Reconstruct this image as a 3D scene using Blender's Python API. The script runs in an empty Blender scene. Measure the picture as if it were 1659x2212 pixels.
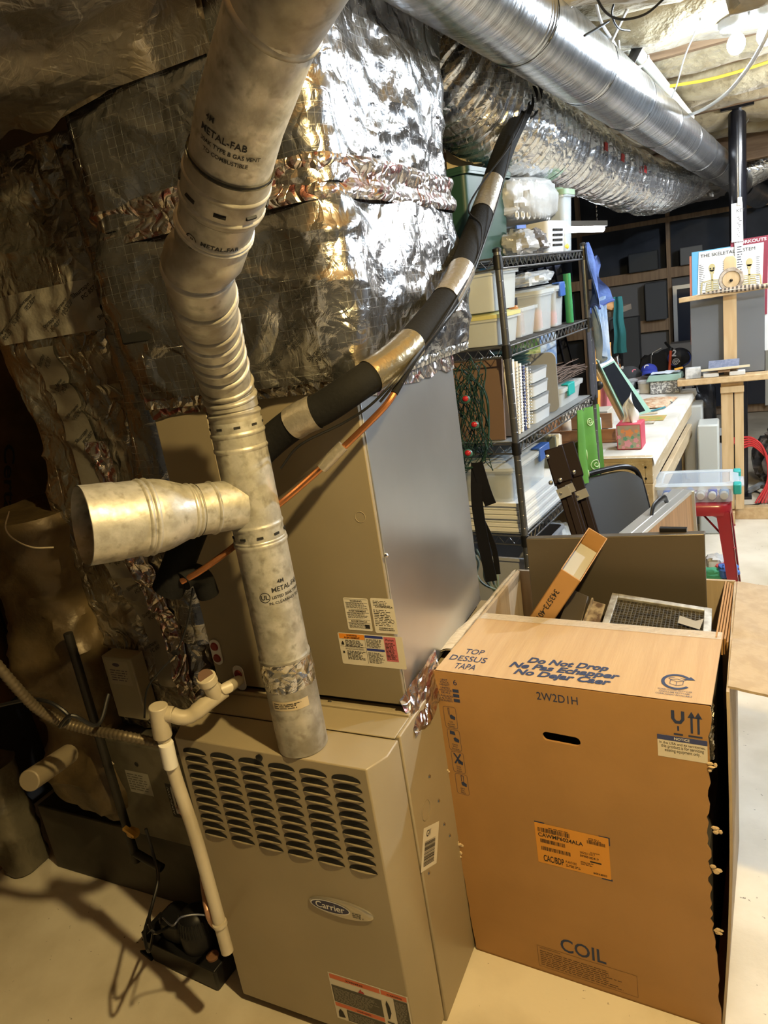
import bpy, math, random
from mathutils import Vector, Matrix, noise
R = math.radians
random.seed(7)
scene = bpy.context.scene
col = scene.collection

# ------------------------------------------------------------------ camera, world, exposure
cam = bpy.data.cameras.new('camera')
cam.sensor_fit = 'VERTICAL'; cam.sensor_height = 36.0; cam.lens = 1534.0 / 2212.0 * 36.0
cam.clip_start = 0.05
camo = bpy.data.objects.new('camera', cam); col.objects.link(camo)
rows = ((0.896368, 0.009347, 0.443211), (0.417669, 0.317284, -0.851401), (-0.148582, 0.948285, 0.280499))
cm = Matrix(rows).to_4x4(); cm.translation = (0, 0, 1.76)
camo.matrix_world = cm
scene.camera = camo
scene.view_settings.view_transform = 'Standard'
scene.view_settings.look = 'None'
scene.view_settings.gamma = 1.0
scene.view_settings.use_curve_mapping = False
scene.view_settings.exposure = 0.0
w = bpy.data.worlds.new('world'); scene.world = w; w.use_nodes = True
w.node_tree.nodes['Background'].inputs[0].default_value = (0.55, 0.52, 0.48, 1)
w.node_tree.nodes['Background'].inputs[1].default_value = 0.010
WARM_BULB = (0.32, 0.61, 2.42); WARM_S = 5000.0; WARM_C = (1.0, 0.735, 0.31)
COOL_S = 520.0; ADDED_SIDE_S = 3300.0; COOL_C = (0.74, 0.87, 1.0)
ADDED_TUBE_S = 215.0; SHOP_S = 30.0

# ------------------------------------------------------------------ mesh helpers
class MB:
    """collects geometry in the frame M and links it as ONE mesh object"""
    def __init__(s, M=None):
        s.v = []; s.f = []; s.M = M.copy() if M else Matrix()
    def add(s, vs, fs):
        b = len(s.v); M = s.M
        s.v += [M @ Vector(p) for p in vs]
        s.f += [tuple(i + b for i in f) for f in fs]
        return s
    def box(s, lo, hi):
        x0, y0, z0 = lo; x1, y1, z1 = hi
        return s.add([(x0,y0,z0),(x1,y0,z0),(x1,y1,z0),(x0,y1,z0),(x0,y0,z1),(x1,y0,z1),(x1,y1,z1),(x0,y1,z1)],
                     [(0,3,2,1),(4,5,6,7),(0,1,5,4),(1,2,6,5),(2,3,7,6),(3,0,4,7)])
    def hexa(s, p):
        return s.add(p, [(0,3,2,1),(4,5,6,7),(0,1,5,4),(1,2,6,5),(2,3,7,6),(3,0,4,7)])
    def bar(s, a, b, w, h, up=(0,0,1)):
        a = Vector(a); b = Vector(b); d = (b - a).normalized(); u = Vector(up)
        x = d.cross(u)
        if x.length < 1e-4: x = d.cross(Vector((1, 0, 0)))
        x.normalize(); u = x.cross(d)
        x = x * (w / 2); u = u * (h / 2)
        return s.hexa([a-x-u, a+x-u, b+x-u, b-x-u, a-x+u, a+x+u, b+x+u, b-x+u])
    def quad(s, a, b, c, d): return s.add([a, b, c, d], [(0, 1, 2, 3)])
    def slab(s, q, t):
        """a quad given thickness t along its normal"""
        q = [Vector(p) for p in q]; n = (q[1]-q[0]).cross(q[3]-q[0]).normalized() * t
        return s.hexa(q + [p + n for p in q])
    def tube(s, pts, r, n=12, caps=True, scale=(1, 1)):
        pts = [Vector(p) for p in pts]; k = len(pts)
        rr = list(r) if isinstance(r, (list, tuple)) else [r] * k
        T = []
        for i in range(k):
            a = pts[max(i-1, 0)]; b = pts[min(i+1, k-1)]
            d = b - a
            T.append(d.normalized() if d.length > 1e-9 else (T[-1] if T else Vector((0, 0, 1))))
        ref = Vector((0, 0, 1)) if abs(T[0].z) < .9 else Vector((1, 0, 0))
        x = (ref - T[0] * ref.dot(T[0])).normalized()
        vs = []
        for i in range(k):
            x = (x - T[i] * x.dot(T[i])).normalized(); y = T[i].cross(x)
            for j in range(n):
                a = 2 * math.pi * j / n
                vs.append(pts[i] + (x * math.cos(a) * scale[0] + y * math.sin(a) * scale[1]) * rr[i])
        fs = [(i*n+j, i*n+(j+1) % n, (i+1)*n+(j+1) % n, (i+1)*n+j) for i in range(k-1) for j in range(n)]
        if caps: fs += [tuple(range(n-1, -1, -1)), tuple(range((k-1)*n, k*n))]
        return s.add(vs, fs)
    def lathe(s, prof, n=24, A=None, caps=True):
        A = A or Matrix()
        vs = [A @ Vector((r*math.cos(2*math.pi*j/n), r*math.sin(2*math.pi*j/n), z)) for r, z in prof for j in range(n)]
        k = len(prof)
        fs = [(i*n+j, i*n+(j+1) % n, (i+1)*n+(j+1) % n, (i+1)*n+j) for i in range(k-1) for j in range(n)]
        if caps: fs += [tuple(range(n-1, -1, -1)), tuple(range((k-1)*n, k*n))]
        return s.add(vs, fs)
    def prism(s, poly, z0, z1):
        n = len(poly)
        vs = [(x, y, z0) for x, y in poly] + [(x, y, z1) for x, y in poly]
        return s.add(vs, [tuple(range(n-1, -1, -1)), tuple(range(n, 2*n))] + [(i, (i+1) % n, n+(i+1) % n, n+i) for i in range(n)])
    def ell(s, c, r, n=14, m=9):
        vs = []; c = Vector(c)
        for i in range(m+1):
            t = math.pi * i / m
            for j in range(n):
                p = 2*math.pi*j/n
                vs.append(c + Vector((r[0]*math.sin(t)*math.cos(p), r[1]*math.sin(t)*math.sin(p), r[2]*math.cos(t))))
        return s.add(vs, [(i*n+j, (i+1)*n+j, (i+1)*n+(j+1) % n, i*n+(j+1) % n) for i in range(m) for j in range(n)])
    def grid(s, fn, nu, nv, thick=0, closeu=False):
        vs = [Vector(fn(i/(nu if closeu else nu), j/nv)) for j in range(nv+1) for i in range(nu if closeu else nu+1)]
        w_ = nu if closeu else nu + 1
        fs = []
        for j in range(nv):
            for i in range(nu):
                a = j*w_+i; b = j*w_+(i+1) % w_
                fs.append((a, b, b+w_, a+w_))
        return s.add(vs, fs)
    def plate(s, outline, holes=(), t=0.004):
        """flat sheet in the local XY plane with holes, t thick (z 0..t)"""
        cu = bpy.data.curves.new('tmp', 'CURVE'); cu.dimensions = '2D'; cu.fill_mode = 'BOTH'; cu.extrude = t/2
        for loop in [outline] + list(holes):
            sp = cu.splines.new('POLY'); sp.points.add(len(loop)-1); sp.use_cyclic_u = True
            for p, q in zip(sp.points, loop): p.co = (q[0], q[1], 0, 1)
        return s._from_curve(cu, Matrix.Translation((0, 0, t/2)))
    def _from_curve(s, cu, A):
        o = bpy.data.objects.new('tmp', cu); col.objects.link(o)
        dg = bpy.context.evaluated_depsgraph_get()
        me = bpy.data.meshes.new_from_object(o.evaluated_get(dg))
        s.add([A @ v.co for v in me.vertices], [tuple(p.vertices) for p in me.polygons])
        bpy.data.objects.remove(o); bpy.data.curves.remove(cu); bpy.data.meshes.remove(me)
        return s
    def text(s, txt, x, y, w=None, h=None, bold=0.0, shear=0.0, align='L', rot=0.0, fn=None, space=1.0):
        """lettering in the local XY plane fitted to width w and/or capital height h, lower-left (or centre) at x, y"""
        cu = bpy.data.curves.new('tmp', 'FONT'); cu.body = txt; cu.size = 1.0; cu.offset = bold; cu.shear = shear; cu.space_character = space
        cu.resolution_u = 3
        t = MB(); t._from_curve(cu, Matrix())
        if not t.v: return s
        x0 = min(p.x for p in t.v); x1 = max(p.x for p in t.v)
        ch = 0.73 if any(c.isupper() or c.isdigit() for c in txt) else 0.55
        sy = (h / ch) if h else None; sx = (w / (x1 - x0)) if w else sy
        if sy is None: sy = sx
        W_ = (x1 - x0) * sx
        dx = -W_/2 if align == 'C' else (-W_ if align == 'R' else 0)
        c_, s_ = math.cos(rot), math.sin(rot); pts = []
        for p in t.v:
            a = (p.x - x0) * sx + dx; b = p.y * sy
            q = (x + a*c_ - b*s_, y + a*s_ + b*c_, 0)
            pts.append(fn(q) if fn else q)
        return s.add(pts, t.f)
    def rect(s, x0, y0, x1, y1, z=0.0): return s.add([(x0,y0,z),(x1,y0,z),(x1,y1,z),(x0,y1,z)], [(0,1,2,3)])
    def fine(s, x0, y0, x1, y1, pitch, rnd, h=.45, fill=.9):
        """illegible fine print: broken hairlines"""
        y = y1 - pitch
        while y > y0 - 1e-6:
            x = x0; end = x0 + (x1-x0) * rnd.uniform(.7, 1)
            while x < end:
                l = rnd.uniform(.8, 3.2) * pitch
                s.rect(x, y, min(x+l, end), y + pitch*h); x += l + pitch*.45/fill
            y -= pitch
        return s
    def bars(s, x0, y0, x1, y1, rnd, u=None):
        u = u or (x1-x0)/60; x = x0
        while x < x1:
            b = u*rnd.choice((.6, .6, 1.2, 1.8)); s.rect(x, y0, min(x+b, x1), y1); x += b + u*rnd.choice((.6, .8, 1.4))
        return s

def smooth(me, ang):
    me.polygons.foreach_set('use_smooth', [True] * len(me.polygons))
    me.set_sharp_from_angle(angle=R(ang))

def world(o):
    m = o.matrix_basis.copy()
    while o.parent: o = o.parent; m = o.matrix_basis @ m
    return m

def link(name, mb, mat, parent=None, bev=0.0, ang=35, kind=None, sub=0):
    me = bpy.data.meshes.new(name)
    vs = mb.v
    if parent is not None:
        inv = world(parent).inverted(); vs = [inv @ p for p in vs]; off = Vector()
    else:
        off = Vector((sum(p.x for p in vs)/len(vs), sum(p.y for p in vs)/len(vs), min(p.z for p in vs))); vs = [p - off for p in vs]
    me.from_pydata([tuple(p) for p in vs], [], mb.f); me.validate(); me.update()
    smooth(me, ang)
    if mat: me.materials.append(mat)
    o = bpy.data.objects.new(name, me); col.objects.link(o)
    if parent is not None: o.parent = parent
    else: o.location = off
    if bev:
        b = o.modifiers.new('bevel', 'BEVEL'); b.width = bev; b.segments = 2; b.limit_method = 'ANGLE'; b.angle_limit = R(40); b.use_clamp_overlap = True
    if sub:
        b = o.modifiers.new('sub', 'SUBSURF'); b.levels = sub; b.render_levels = sub
    if kind: o['kind'] = kind
    return o

def tag(o, label, cat, group=None, kind=None):
    o['label'] = label; o['category'] = cat
    if group: o['group'] = group
    if kind: o['kind'] = kind
    return o

def thing(name, label, cat, loc, rz=0.0, group=None, rot=None):
    o = bpy.data.objects.new(name, None); col.objects.link(o)
    o.location = loc; o.rotation_euler = rot or (0, 0, rz); o.empty_display_size = .05
    return tag(o, label, cat, group)

def frame(o, ux, uy):
    """matrix of a plane: origin o, x along ux, y along uy, z = outward"""
    x = Vector(ux).normalized(); y = Vector(uy); y = (y - x*y.dot(x)).normalized(); z = x.cross(y)
    m = Matrix((x, y, z)).transposed().to_4x4(); m.translation = o
    return m

def lift(M, d): return M @ Matrix.Translation((0, 0, d))

def smoothpath(pts, k=6):
    """Catmull-Rom through the points"""
    P = [Vector(p) for p in pts]; P = [P[0]*2-P[1]] + P + [P[-1]*2-P[-2]]; out = []
    for i in range(1, len(P)-2):
        a, b, c, d = P[i-1:i+3]
        for j in range(k):
            t = j/k
            out.append(.5*((2*b) + (c-a)*t + (2*a-5*b+4*c-d)*t*t + (3*b-a-3*c+d)*t**3))
    out.append(P[-2]); return out

def rrect(w, h, r, n=4, cx=0.0, cy=0.0):
    out = []
    for (sx, sy, a0) in ((1, 1, 0), (-1, 1, 90), (-1, -1, 180), (1, -1, 270)):
        for i in range(n+1):
            a = R(a0 + 90*i/n); out.append((cx + sx*(w/2-r) + r*math.cos(a), cy + sy*(h/2-r) + r*math.sin(a)))
    return out

# ------------------------------------------------------------------ materials
def mat(name, c, rough=.5, metal=0.0, c2=None, nscale=8.0, ndet=4.0, lo=.4, hi=.6, bump=0.0, bscale=40.0, bdet=4.0, alpha=1.0, stretch=None,
        emit=0.0, rough2=None, spec=None, trans=0.0, ior=None, c3=None, c3scale=60.0, c3lo=.62, c3hi=.7, bdist=.01, coat=0.0, sheen=0.0, vor=False):
    m = bpy.data.materials.new(name); m.use_nodes = True; nt = m.node_tree; N = nt.nodes; L = nt.links
    b = N['Principled BSDF']; I = b.inputs
    I['Base Color'].default_value = (*c, 1); I['Roughness'].default_value = rough; I['Metallic'].default_value = metal; I['Alpha'].default_value = alpha
    if spec is not None: I['Specular IOR Level'].default_value = spec
    if trans: I['Transmission Weight'].default_value = trans
    if ior: I['IOR'].default_value = ior
    if coat: I['Coat Weight'].default_value = coat; I['Coat Roughness'].default_value = .15
    if sheen: I['Sheen Weight'].default_value = sheen
    if emit: I['Emission Color'].default_value = (*c, 1); I['Emission Strength'].default_value = emit
    if not (c2 or bump or c3 or rough2 is not None): return m
    tc = N.new('ShaderNodeTexCoord'); mp = N.new('ShaderNodeMapping'); L.new(tc.outputs['Object'], mp.inputs[0])
    if stretch: mp.inputs['Scale'].default_value = stretch
    def noise_(sc, det):
        n = N.new('ShaderNodeTexNoise'); n.inputs['Scale'].default_value = sc; n.inputs['Detail'].default_value = det; L.new(mp.outputs[0], n.inputs[0]); return n.outputs[0]
    def ramp(src, a, b_, ca, cb):
        r = N.new('ShaderNodeValToRGB'); r.color_ramp.elements[0].position = a; r.color_ramp.elements[1].position = b_
        r.color_ramp.elements[0].color = ca; r.color_ramp.elements[1].color = cb; L.new(src, r.inputs[0]); return r.outputs[0]
    out = None
    if c2 or rough2 is not None:
        if vor:
            v = N.new('ShaderNodeTexVoronoi'); v.inputs['Scale'].default_value = nscale; L.new(mp.outputs[0], v.inputs[0])
            sx = N.new('ShaderNodeSeparateColor'); L.new(v.outputs['Color'], sx.inputs[0]); nz = sx.outputs[0]
        else: nz = noise_(nscale, ndet)
        if c2: out = ramp(nz, lo, hi, (*c, 1), (*c2, 1)); L.new(out, I['Base Color'])
        if rough2 is not None:
            rr = ramp(nz, lo, hi, (rough,)*3 + (1,), (rough2,)*3 + (1,)); L.new(rr, I['Roughness'])
    if c3:
        f = ramp(noise_(c3scale, 3.0), c3lo, c3hi, (0, 0, 0, 1), (1, 1, 1, 1))
        mx = N.new('ShaderNodeMix'); mx.data_type = 'RGBA'; L.new(f, mx.inputs[0])
        if out: L.new(out, mx.inputs[6])
        else: mx.inputs[6].default_value = (*c, 1)
        mx.inputs[7].default_value = (*c3, 1); L.new(mx.outputs[2], I['Base Color'])
    if bump:
        bp = N.new('ShaderNodeBump'); bp.inputs['Strength'].default_value = bump; bp.inputs['Distance'].default_value = bdist
        L.new(noise_(bscale, bdet), bp.inputs['Height']); L.new(bp.outputs[0], I['Normal'])
    return m

def foil_mat(name, c=(.72, .72, .73), rough=.22, scrim=True, wr=.6, wscale=9.0, red=0.0, fine=.35, dirt=None):
    """aluminium faced wrap: scrim grid, crumples, optional red print"""
    m = bpy.data.materials.new(name); m.use_nodes = True; nt = m.node_tree; N = nt.nodes; L = nt.links
    I = N['Principled BSDF'].inputs
    I['Metallic'].default_value = .95; I['Roughness'].default_value = rough; I['Base Color'].default_value = (*c, 1)
    tc = N.new('ShaderNodeTexCoord')
    def math_(op, a, b=None):
        x = N.new('ShaderNodeMath'); x.operation = op
        for i, q in ((0, a), (1, b)):
            if q is None: continue
            if isinstance(q, (int, float)): x.inputs[i].default_value = q
            else: L.new(q, x.inputs[i])
        return x.outputs[0]
    v1 = N.new('ShaderNodeTexVoronoi'); v1.feature = 'DISTANCE_TO_EDGE'; v1.inputs['Scale'].default_value = wscale
    n0 = N.new('ShaderNodeTexNoise'); n0.inputs['Scale'].default_value = 5.0; n0.inputs['Detail'].default_value = 3.0; L.new(tc.outputs['Object'], n0.inputs[0])
    ad = N.new('ShaderNodeMixRGB'); ad.blend_type = 'ADD'; ad.inputs[0].default_value = .35; L.new(tc.outputs['Object'], ad.inputs[1]); L.new(n0.outputs['Color'], ad.inputs[2])
    L.new(ad.outputs[0], v1.inputs[0])
    n1 = N.new('ShaderNodeTexNoise'); n1.inputs['Scale'].default_value = 22.0; n1.inputs['Detail'].default_value = 5.0; n1.inputs['Distortion'].default_value = 1.2; L.new(tc.outputs['Object'], n1.inputs[0])
    h = math_('ADD', math_('MULTIPLY', math_('MINIMUM', v1.outputs['Distance'], .25), wr*2.2), math_('MULTIPLY', n1.outputs[0], fine))
    if scrim:
        sp = N.new('ShaderNodeSeparateXYZ'); L.new(tc.outputs['Object'], sp.inputs[0])
        a = math_('ADD', sp.outputs[0], sp.outputs[1])
        g = math_('MAXIMUM', math_('GREATER_THAN', math_('FRACT', math_('MULTIPLY', a, 46.0)), .945), math_('GREATER_THAN', math_('FRACT', math_('MULTIPLY', sp.outputs[2], 54.0)), .945))
        h = math_('ADD', h, math_('MULTIPLY', g, .17))
        if not (red or dirt):
            nb = N.new('ShaderNodeTexNoise'); nb.inputs['Scale'].default_value = 17.0; nb.inputs['Detail'].default_value = 4.0; L.new(tc.outputs['Object'], nb.inputs[0])
            g = math_('MULTIPLY', g, math_('MULTIPLY', math_('GREATER_THAN', nb.outputs[0], .49), .75))
            mg = N.new('ShaderNodeMix'); mg.data_type = 'RGBA'; L.new(g, mg.inputs[0]); mg.inputs[6].default_value = (*c, 1); mg.inputs[7].default_value = (min(1, c[0]*1.5), min(1, c[1]*1.5), min(1, c[2]*1.5), 1); L.new(mg.outputs[2], I['Base Color'])
            rg = math_('ADD', math_('MULTIPLY', g, .10), rough); L.new(rg, I['Roughness'])
    bp = N.new('ShaderNodeBump'); bp.inputs['Strength'].default_value = .75; bp.inputs['Distance'].default_value = .02
    L.new(h, bp.inputs['Height']); L.new(bp.outputs[0], I['Normal'])
    if red or dirt:
        src = None
        if dirt:
            r0 = N.new('ShaderNodeValToRGB'); r0.color_ramp.elements[0].position = .55; r0.color_ramp.elements[1].position = .70
            r0.color_ramp.elements[0].color = (*c, 1); r0.color_ramp.elements[1].color = (*dirt, 1); L.new(n0.outputs[0], r0.inputs[0]); src = r0.outputs[0]
            L.new(src, I['Base Color'])
            r1 = N.new('ShaderNodeValToRGB'); r1.color_ramp.elements[0].position = .55; r1.color_ramp.elements[1].position = .70
            r1.color_ramp.elements[0].color = (.95,)*3+(1,); r1.color_ramp.elements[1].color = (.15,)*3+(1,); L.new(n0.outputs[0], r1.inputs[0]); L.new(r1.outputs[0], I['Metallic'])
        if red:
            br = N.new('ShaderNodeTexBrick'); br.inputs['Scale'].default_value = 13.0; br.inputs['Mortar Size'].default_value = .11 ; br.inputs['Mortar Smooth'].default_value = .3
            br.inputs['Brick Width'].default_value = .62; br.inputs['Row Height'].default_value = .42; br.offset = .5
            mp = N.new('ShaderNodeMapping'); mp.inputs['Rotation'].default_value = (R(68), R(22), R(35)); L.new(ad.outputs[0], mp.inputs[0]); L.new(mp.outputs[0], br.inputs[0])
            br.inputs['Color1'].default_value = (1, 1, 1, 1); br.inputs['Color2'].default_value = (.2, .2, .2, 1); br.inputs['Mortar'].default_value = (0, 0, 0, 1)
            n2 = N.new('ShaderNodeTexNoise'); n2.inputs['Scale'].default_value = 90.0; L.new(tc.outputs['Object'], n2.inputs[0])
            k = math_('MULTIPLY', math_('MULTIPLY', br.outputs[0], red), math_('GREATER_THAN', n2.outputs[0], .42))
            mx = N.new('ShaderNodeMix'); mx.data_type = 'RGBA'; L.new(k, mx.inputs[0])
            if src: L.new(src, mx.inputs[6])
            else: mx.inputs[6].default_value = (*c, 1)
            mx.inputs[7].default_value = (.33, .03, .03, 1); L.new(mx.outputs[2], I['Base Color'])
    return m

tan = mat('tan_enamel_lightened', (.33, .275, .185), .36, 0, c2=(.30, .25, .165), nscale=3, bump=.02, bscale=300)  # furnace paint, lightened to make up for the grazing lamp light
tan_panel = mat('tan_enamel_darkened', (.24, .20, .135), .42, 0, c2=(.22, .183, .122), nscale=2.5)  # same paint on the coil cabinet, darkened where the lamp shines stronger
dark = mat('gap_shade', (.006, .006, .006), .8)  # near-black fill in place of the shade inside slots, holes and gaps
galv = mat('galvanized_steel', (.53, .515, .47), .38, .50, c2=(.36, .345, .30), nscale=34, ndet=6, lo=.38, hi=.62, rough2=.52, c3=(.28, .265, .22), c3scale=50, c3lo=.54, c3hi=.72, bump=.10, bscale=60)
galv_old = mat('weathered_galvanized_steel', (.49, .47, .42), .38, .52, c2=(.27, .25, .21), nscale=16, ndet=6, lo=.38, hi=.62, rough2=.55, c3=(.24, .22, .18), c3scale=42, c3lo=.54, c3hi=.74, bump=.06, bscale=70)
galv_new = mat('new_galvanized_steel', (.66, .68, .70), .26, .93, c2=(.42, .44, .46), nscale=26, lo=.38, hi=.62, stretch=(.22, 1.4, .22), bump=.30, bscale=34, bdet=6, bdist=.012)
satin = mat('satin_galvanized_sheet', (.60, .61, .615), .34, .93, c2=(.53, .54, .545), nscale=2)
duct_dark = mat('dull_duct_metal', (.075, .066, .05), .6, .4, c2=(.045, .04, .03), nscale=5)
foil = foil_mat('foil_scrim_wrap', (.38, .38, .385), .20, wr=.34, wscale=8.0, fine=.26)
foil_dim = foil_mat('dusty_foil_wrap', (.33, .30, .26), .32, wr=.6, wscale=5, fine=.35)
foil_flex = foil_mat('flex_duct_foil', (.74, .75, .76), .24, wr=.25, wscale=14, fine=.22)
foil_drop = foil_mat('stained_foil_wrap', (.42, .39, .33), .27, wr=.45, wscale=13, fine=.4, dirt=(.13, .095, .055))
tape_red = foil_mat('printed_foil_tape', (.62, .58, .55), .22, scrim=False, wr=.5, wscale=22, red=.8, fine=.35)
tape_dim = foil_mat('dull_printed_foil_tape', (.36, .32, .28), .3, scrim=False, wr=.5, wscale=22, red=.75, fine=.35)
tape_plain = foil_mat('plain_foil_tape', (.62, .60, .55), .22, scrim=False, wr=.5, wscale=20, fine=.5)
tape_grey = mat('duct_tape', (.36, .33, .28), .3, .6, bump=.3, bscale=60)
kraft = mat('kraft_facing', (.13, .062, .02), .8, spec=.1, c2=(.075, .036, .012), nscale=4, bump=.3, bscale=9, bdist=.03)
rubber = mat('black_foam_rubber', (.009, .009, .009), .8, spec=.1, bump=.15, bscale=120)
blackp = mat('black_plastic', (.010, .010, .011), .42, spec=.3)
blackm = mat('black_gloss_metal', (.012, .012, .014), .25, .3)
chrome_black = mat('black_wire_enamel', (.20, .205, .215), .28, .8)
ink = mat('black_ink', (.012, .012, .013), .7)
ink_red = mat('red_ink', (.40, .03, .03), .7)
ink_blue = mat('blue_print_ink', (.020, .035, .10), .7)
paper = mat('label_paper', (.62, .58, .50), .6)
pvc = mat('white_pvc', (.50, .45, .36), .38, c2=(.40, .35, .26), nscale=7)
copper = mat('copper_tube', (.62, .26, .11), .32, .9, c2=(.42, .17, .07), nscale=14)
card = mat('brown_cardboard', (.385, .21, .075), .72, c2=(.355, .193, .068), nscale=5, bump=.04, bscale=90)
card_top = mat('pale_cardboard', (.47, .33, .19), .68, c2=(.44, .30, .17), nscale=7, bump=.10, bscale=30, stretch=(6, .4, 1))
card_in = mat('cardboard_inside', (.42, .335, .235), .8, c2=(.37, .29, .20), nscale=9, bump=.15, bscale=40, stretch=(4, 4, .3))
clear_tape = mat('clear_packing_tape', (.75, .72, .66), .12, alpha=.5, bump=.5, bscale=60)
concrete = mat('concrete_floor', (.79, .725, .60), .55, c2=(.55, .485, .365), nscale=3.1, ndet=10, lo=.38, hi=.70, c3=(.16, .13, .09), c3scale=55, c3lo=.715, c3hi=.78, bump=.12, bscale=45)
fiber = mat('fiberglass_batt', (.34, .26, .13), .9, c2=(.46, .38, .23), nscale=6, ndet=6, bump=.8, bscale=16, bdet=8, bdist=.03, sheen=.2)
fiber_white = mat('pale_fiberglass', (.46, .42, .33), .9, c2=(.36, .28, .16), nscale=4, ndet=6, bump=.8, bscale=14, bdet=8, bdist=.03)
joistw = mat('rough_joist_lumber', (.30, .19, .10), .7, c2=(.22, .13, .065), nscale=3, stretch=(1, 14, 14), bump=.1)
studw = mat('stud_lumber', (.33, .225, .135), .7, c2=(.25, .165, .10), nscale=3, stretch=(12, 12, 1))
pine = mat('pine_board', (.56, .40, .22), .5, c2=(.47, .32, .16), nscale=3, stretch=(9, 1.0, 9))
pinez = mat('upright_pine_board', (.58, .42, .235), .5, c2=(.49, .335, .17), nscale=3, stretch=(9, 9, 1.0))
benchw = mat('workbench_lumber', (.55, .45, .30), .6, c2=(.46, .36, .22), nscale=3, stretch=(7, 1, 7), c3=(.75, .72, .66), c3scale=14, c3lo=.66, c3hi=.72)
white = mat('white_plastic', (.60, .61, .62), .4)
whitec = mat('white_paper', (.72, .72, .70), .7)
clear = mat('clear_plastic', (.70, .76, .80), .18, alpha=.34)
clear2 = mat('cloudy_plastic', (.66, .70, .71), .28, alpha=.58)
cloth = mat('white_bench_cloth', (.66, .65, .61), .85, c2=(.50, .48, .42), nscale=5, lo=.45, hi=.75, bump=.25, bscale=14)
blue = mat('blue_latch_plastic', (.03, .09, .32), .4)
teal = mat('teal_plastic', (.015, .33, .32), .4)
green = mat('dark_green_plastic', (.012, .045, .03), .45)
green_lid = mat('sage_green_plastic', (.16, .24, .14), .5)
redp = mat('red_enamel', (.26, .012, .018), .28, coat=.3)
denim = mat('blue_denim', (.045, .085, .26), .9, c2=(.07, .125, .33), nscale=14, bump=.3, bscale=80)
denim_pale = mat('faded_denim', (.24, .36, .58), .9, c2=(.45, .55, .70), nscale=9, bump=.3, bscale=60)
grey = mat('grey_board', (.115, .12, .125), .7)
greyp = mat('grey_plastic', (.26, .27, .28), .4)
panelm = mat('bronze_grey_sheet_metal', (.105, .088, .066), .36, .35)
wall_dark = mat('dark_block_wall', (.05, .055, .07), .85, c2=(.035, .04, .05), nscale=3)
orange = mat('orange_label', (.66, .29, .035), .6)
orange2 = mat('orange_plastic', (.75, .12, .02), .4)
pink = mat('pink_label', (.52, .13, .16), .6)
yellow = mat('yellow_cable', (.70, .45, .03), .5)
yellow_lid = mat('yellow_lid_plastic', (.55, .52, .22), .4)
wirew = mat('white_cable', (.70, .69, .66), .5)
steel = mat('bright_steel', (.62, .62, .62), .25, 1.0)
alum = mat('aluminium_trim', (.62, .62, .60), .34, .7)
brown_tube = mat('dark_brown_enamel', (.012, .006, .006), .6, spec=.12)
redcord = mat('red_cord', (.50, .03, .03), .5)
twig = mat('bare_twigs', (.10, .065, .05), .85)
greencl = mat('green_cloth', (.085, .25, .035), .85, c2=(.07, .21, .03), nscale=9)
pale_green = mat('pale_green_cloth', (.40, .58, .28), .85)
bulbm = mat('lit_cool_bulb', COOL_C, .5, emit=COOL_S)
added_bulbm = mat('added_side_bulb', COOL_C, .5, emit=ADDED_SIDE_S)
warmm = mat('lit_warm_bulb', WARM_C, .5, emit=WARM_S)
tubem = mat('lit_fluorescent_tube', (.95, .97, 1.0), .5, emit=SHOP_S)

# ------------------------------------------------------------------ lamps of the room, plus two unseen ones added as fill
def bulb(label, c, m, r=.03):
    t = thing('light_bulb', label, 'light bulb', c)
    mb = MB(); mb.ell(c, (r, r, r*1.15), 20, 14); link('glass_globe', mb, m, t)
    mb = MB(Matrix.Translation(c)); mb.lathe([(.013, r*.9), (.014, r*.9+.022), (.052, r*.9+.024), (.060, r*.9+.036), (.058, 2.585-c[2])], 20); link('lamp_holder', mb, white, t)  # wide holder disc shaped to shade the ceiling above the globe
    return t
bulb('warm bulb in a ceiling holder over the front of the furnace', WARM_BULB, warmm)
bulb('glaring cool bulb under the torn batts, the fully visible one', (0.019, 3.230, 2.450), bulbm)
bulb('glaring cool bulb cut by the edge of the photo, beside the visible one', (0.113, 3.213, 2.450), bulbm)
bulb('added cool fill bulb over the open floor to the right, outside the photo', (1.5, 3.1, 2.45), added_bulbm, .036)  # unseen bulb added to brighten the floor on the right
bt = thing('added_tube_light', 'added twin tube fill light over the aisle beside the workbench, outside the photo', 'light', (.80, 4.5, 2.47))  # unseen fixture added to brighten the bench and the back
mb = MB(); mb.box((.72, 3.9, 2.47), (.88, 5.1, 2.52)); link('housing', mb, white, bt)
for x in (.76, .84):
    mb = MB(); mb.tube([(x, 3.92, 2.452), (x, 5.08, 2.452)], .013, 12); link('glass_tube', mb, mat('added_bench_tube', (.95, .97, 1.0), .5, emit=ADDED_TUBE_S), bt)

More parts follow.
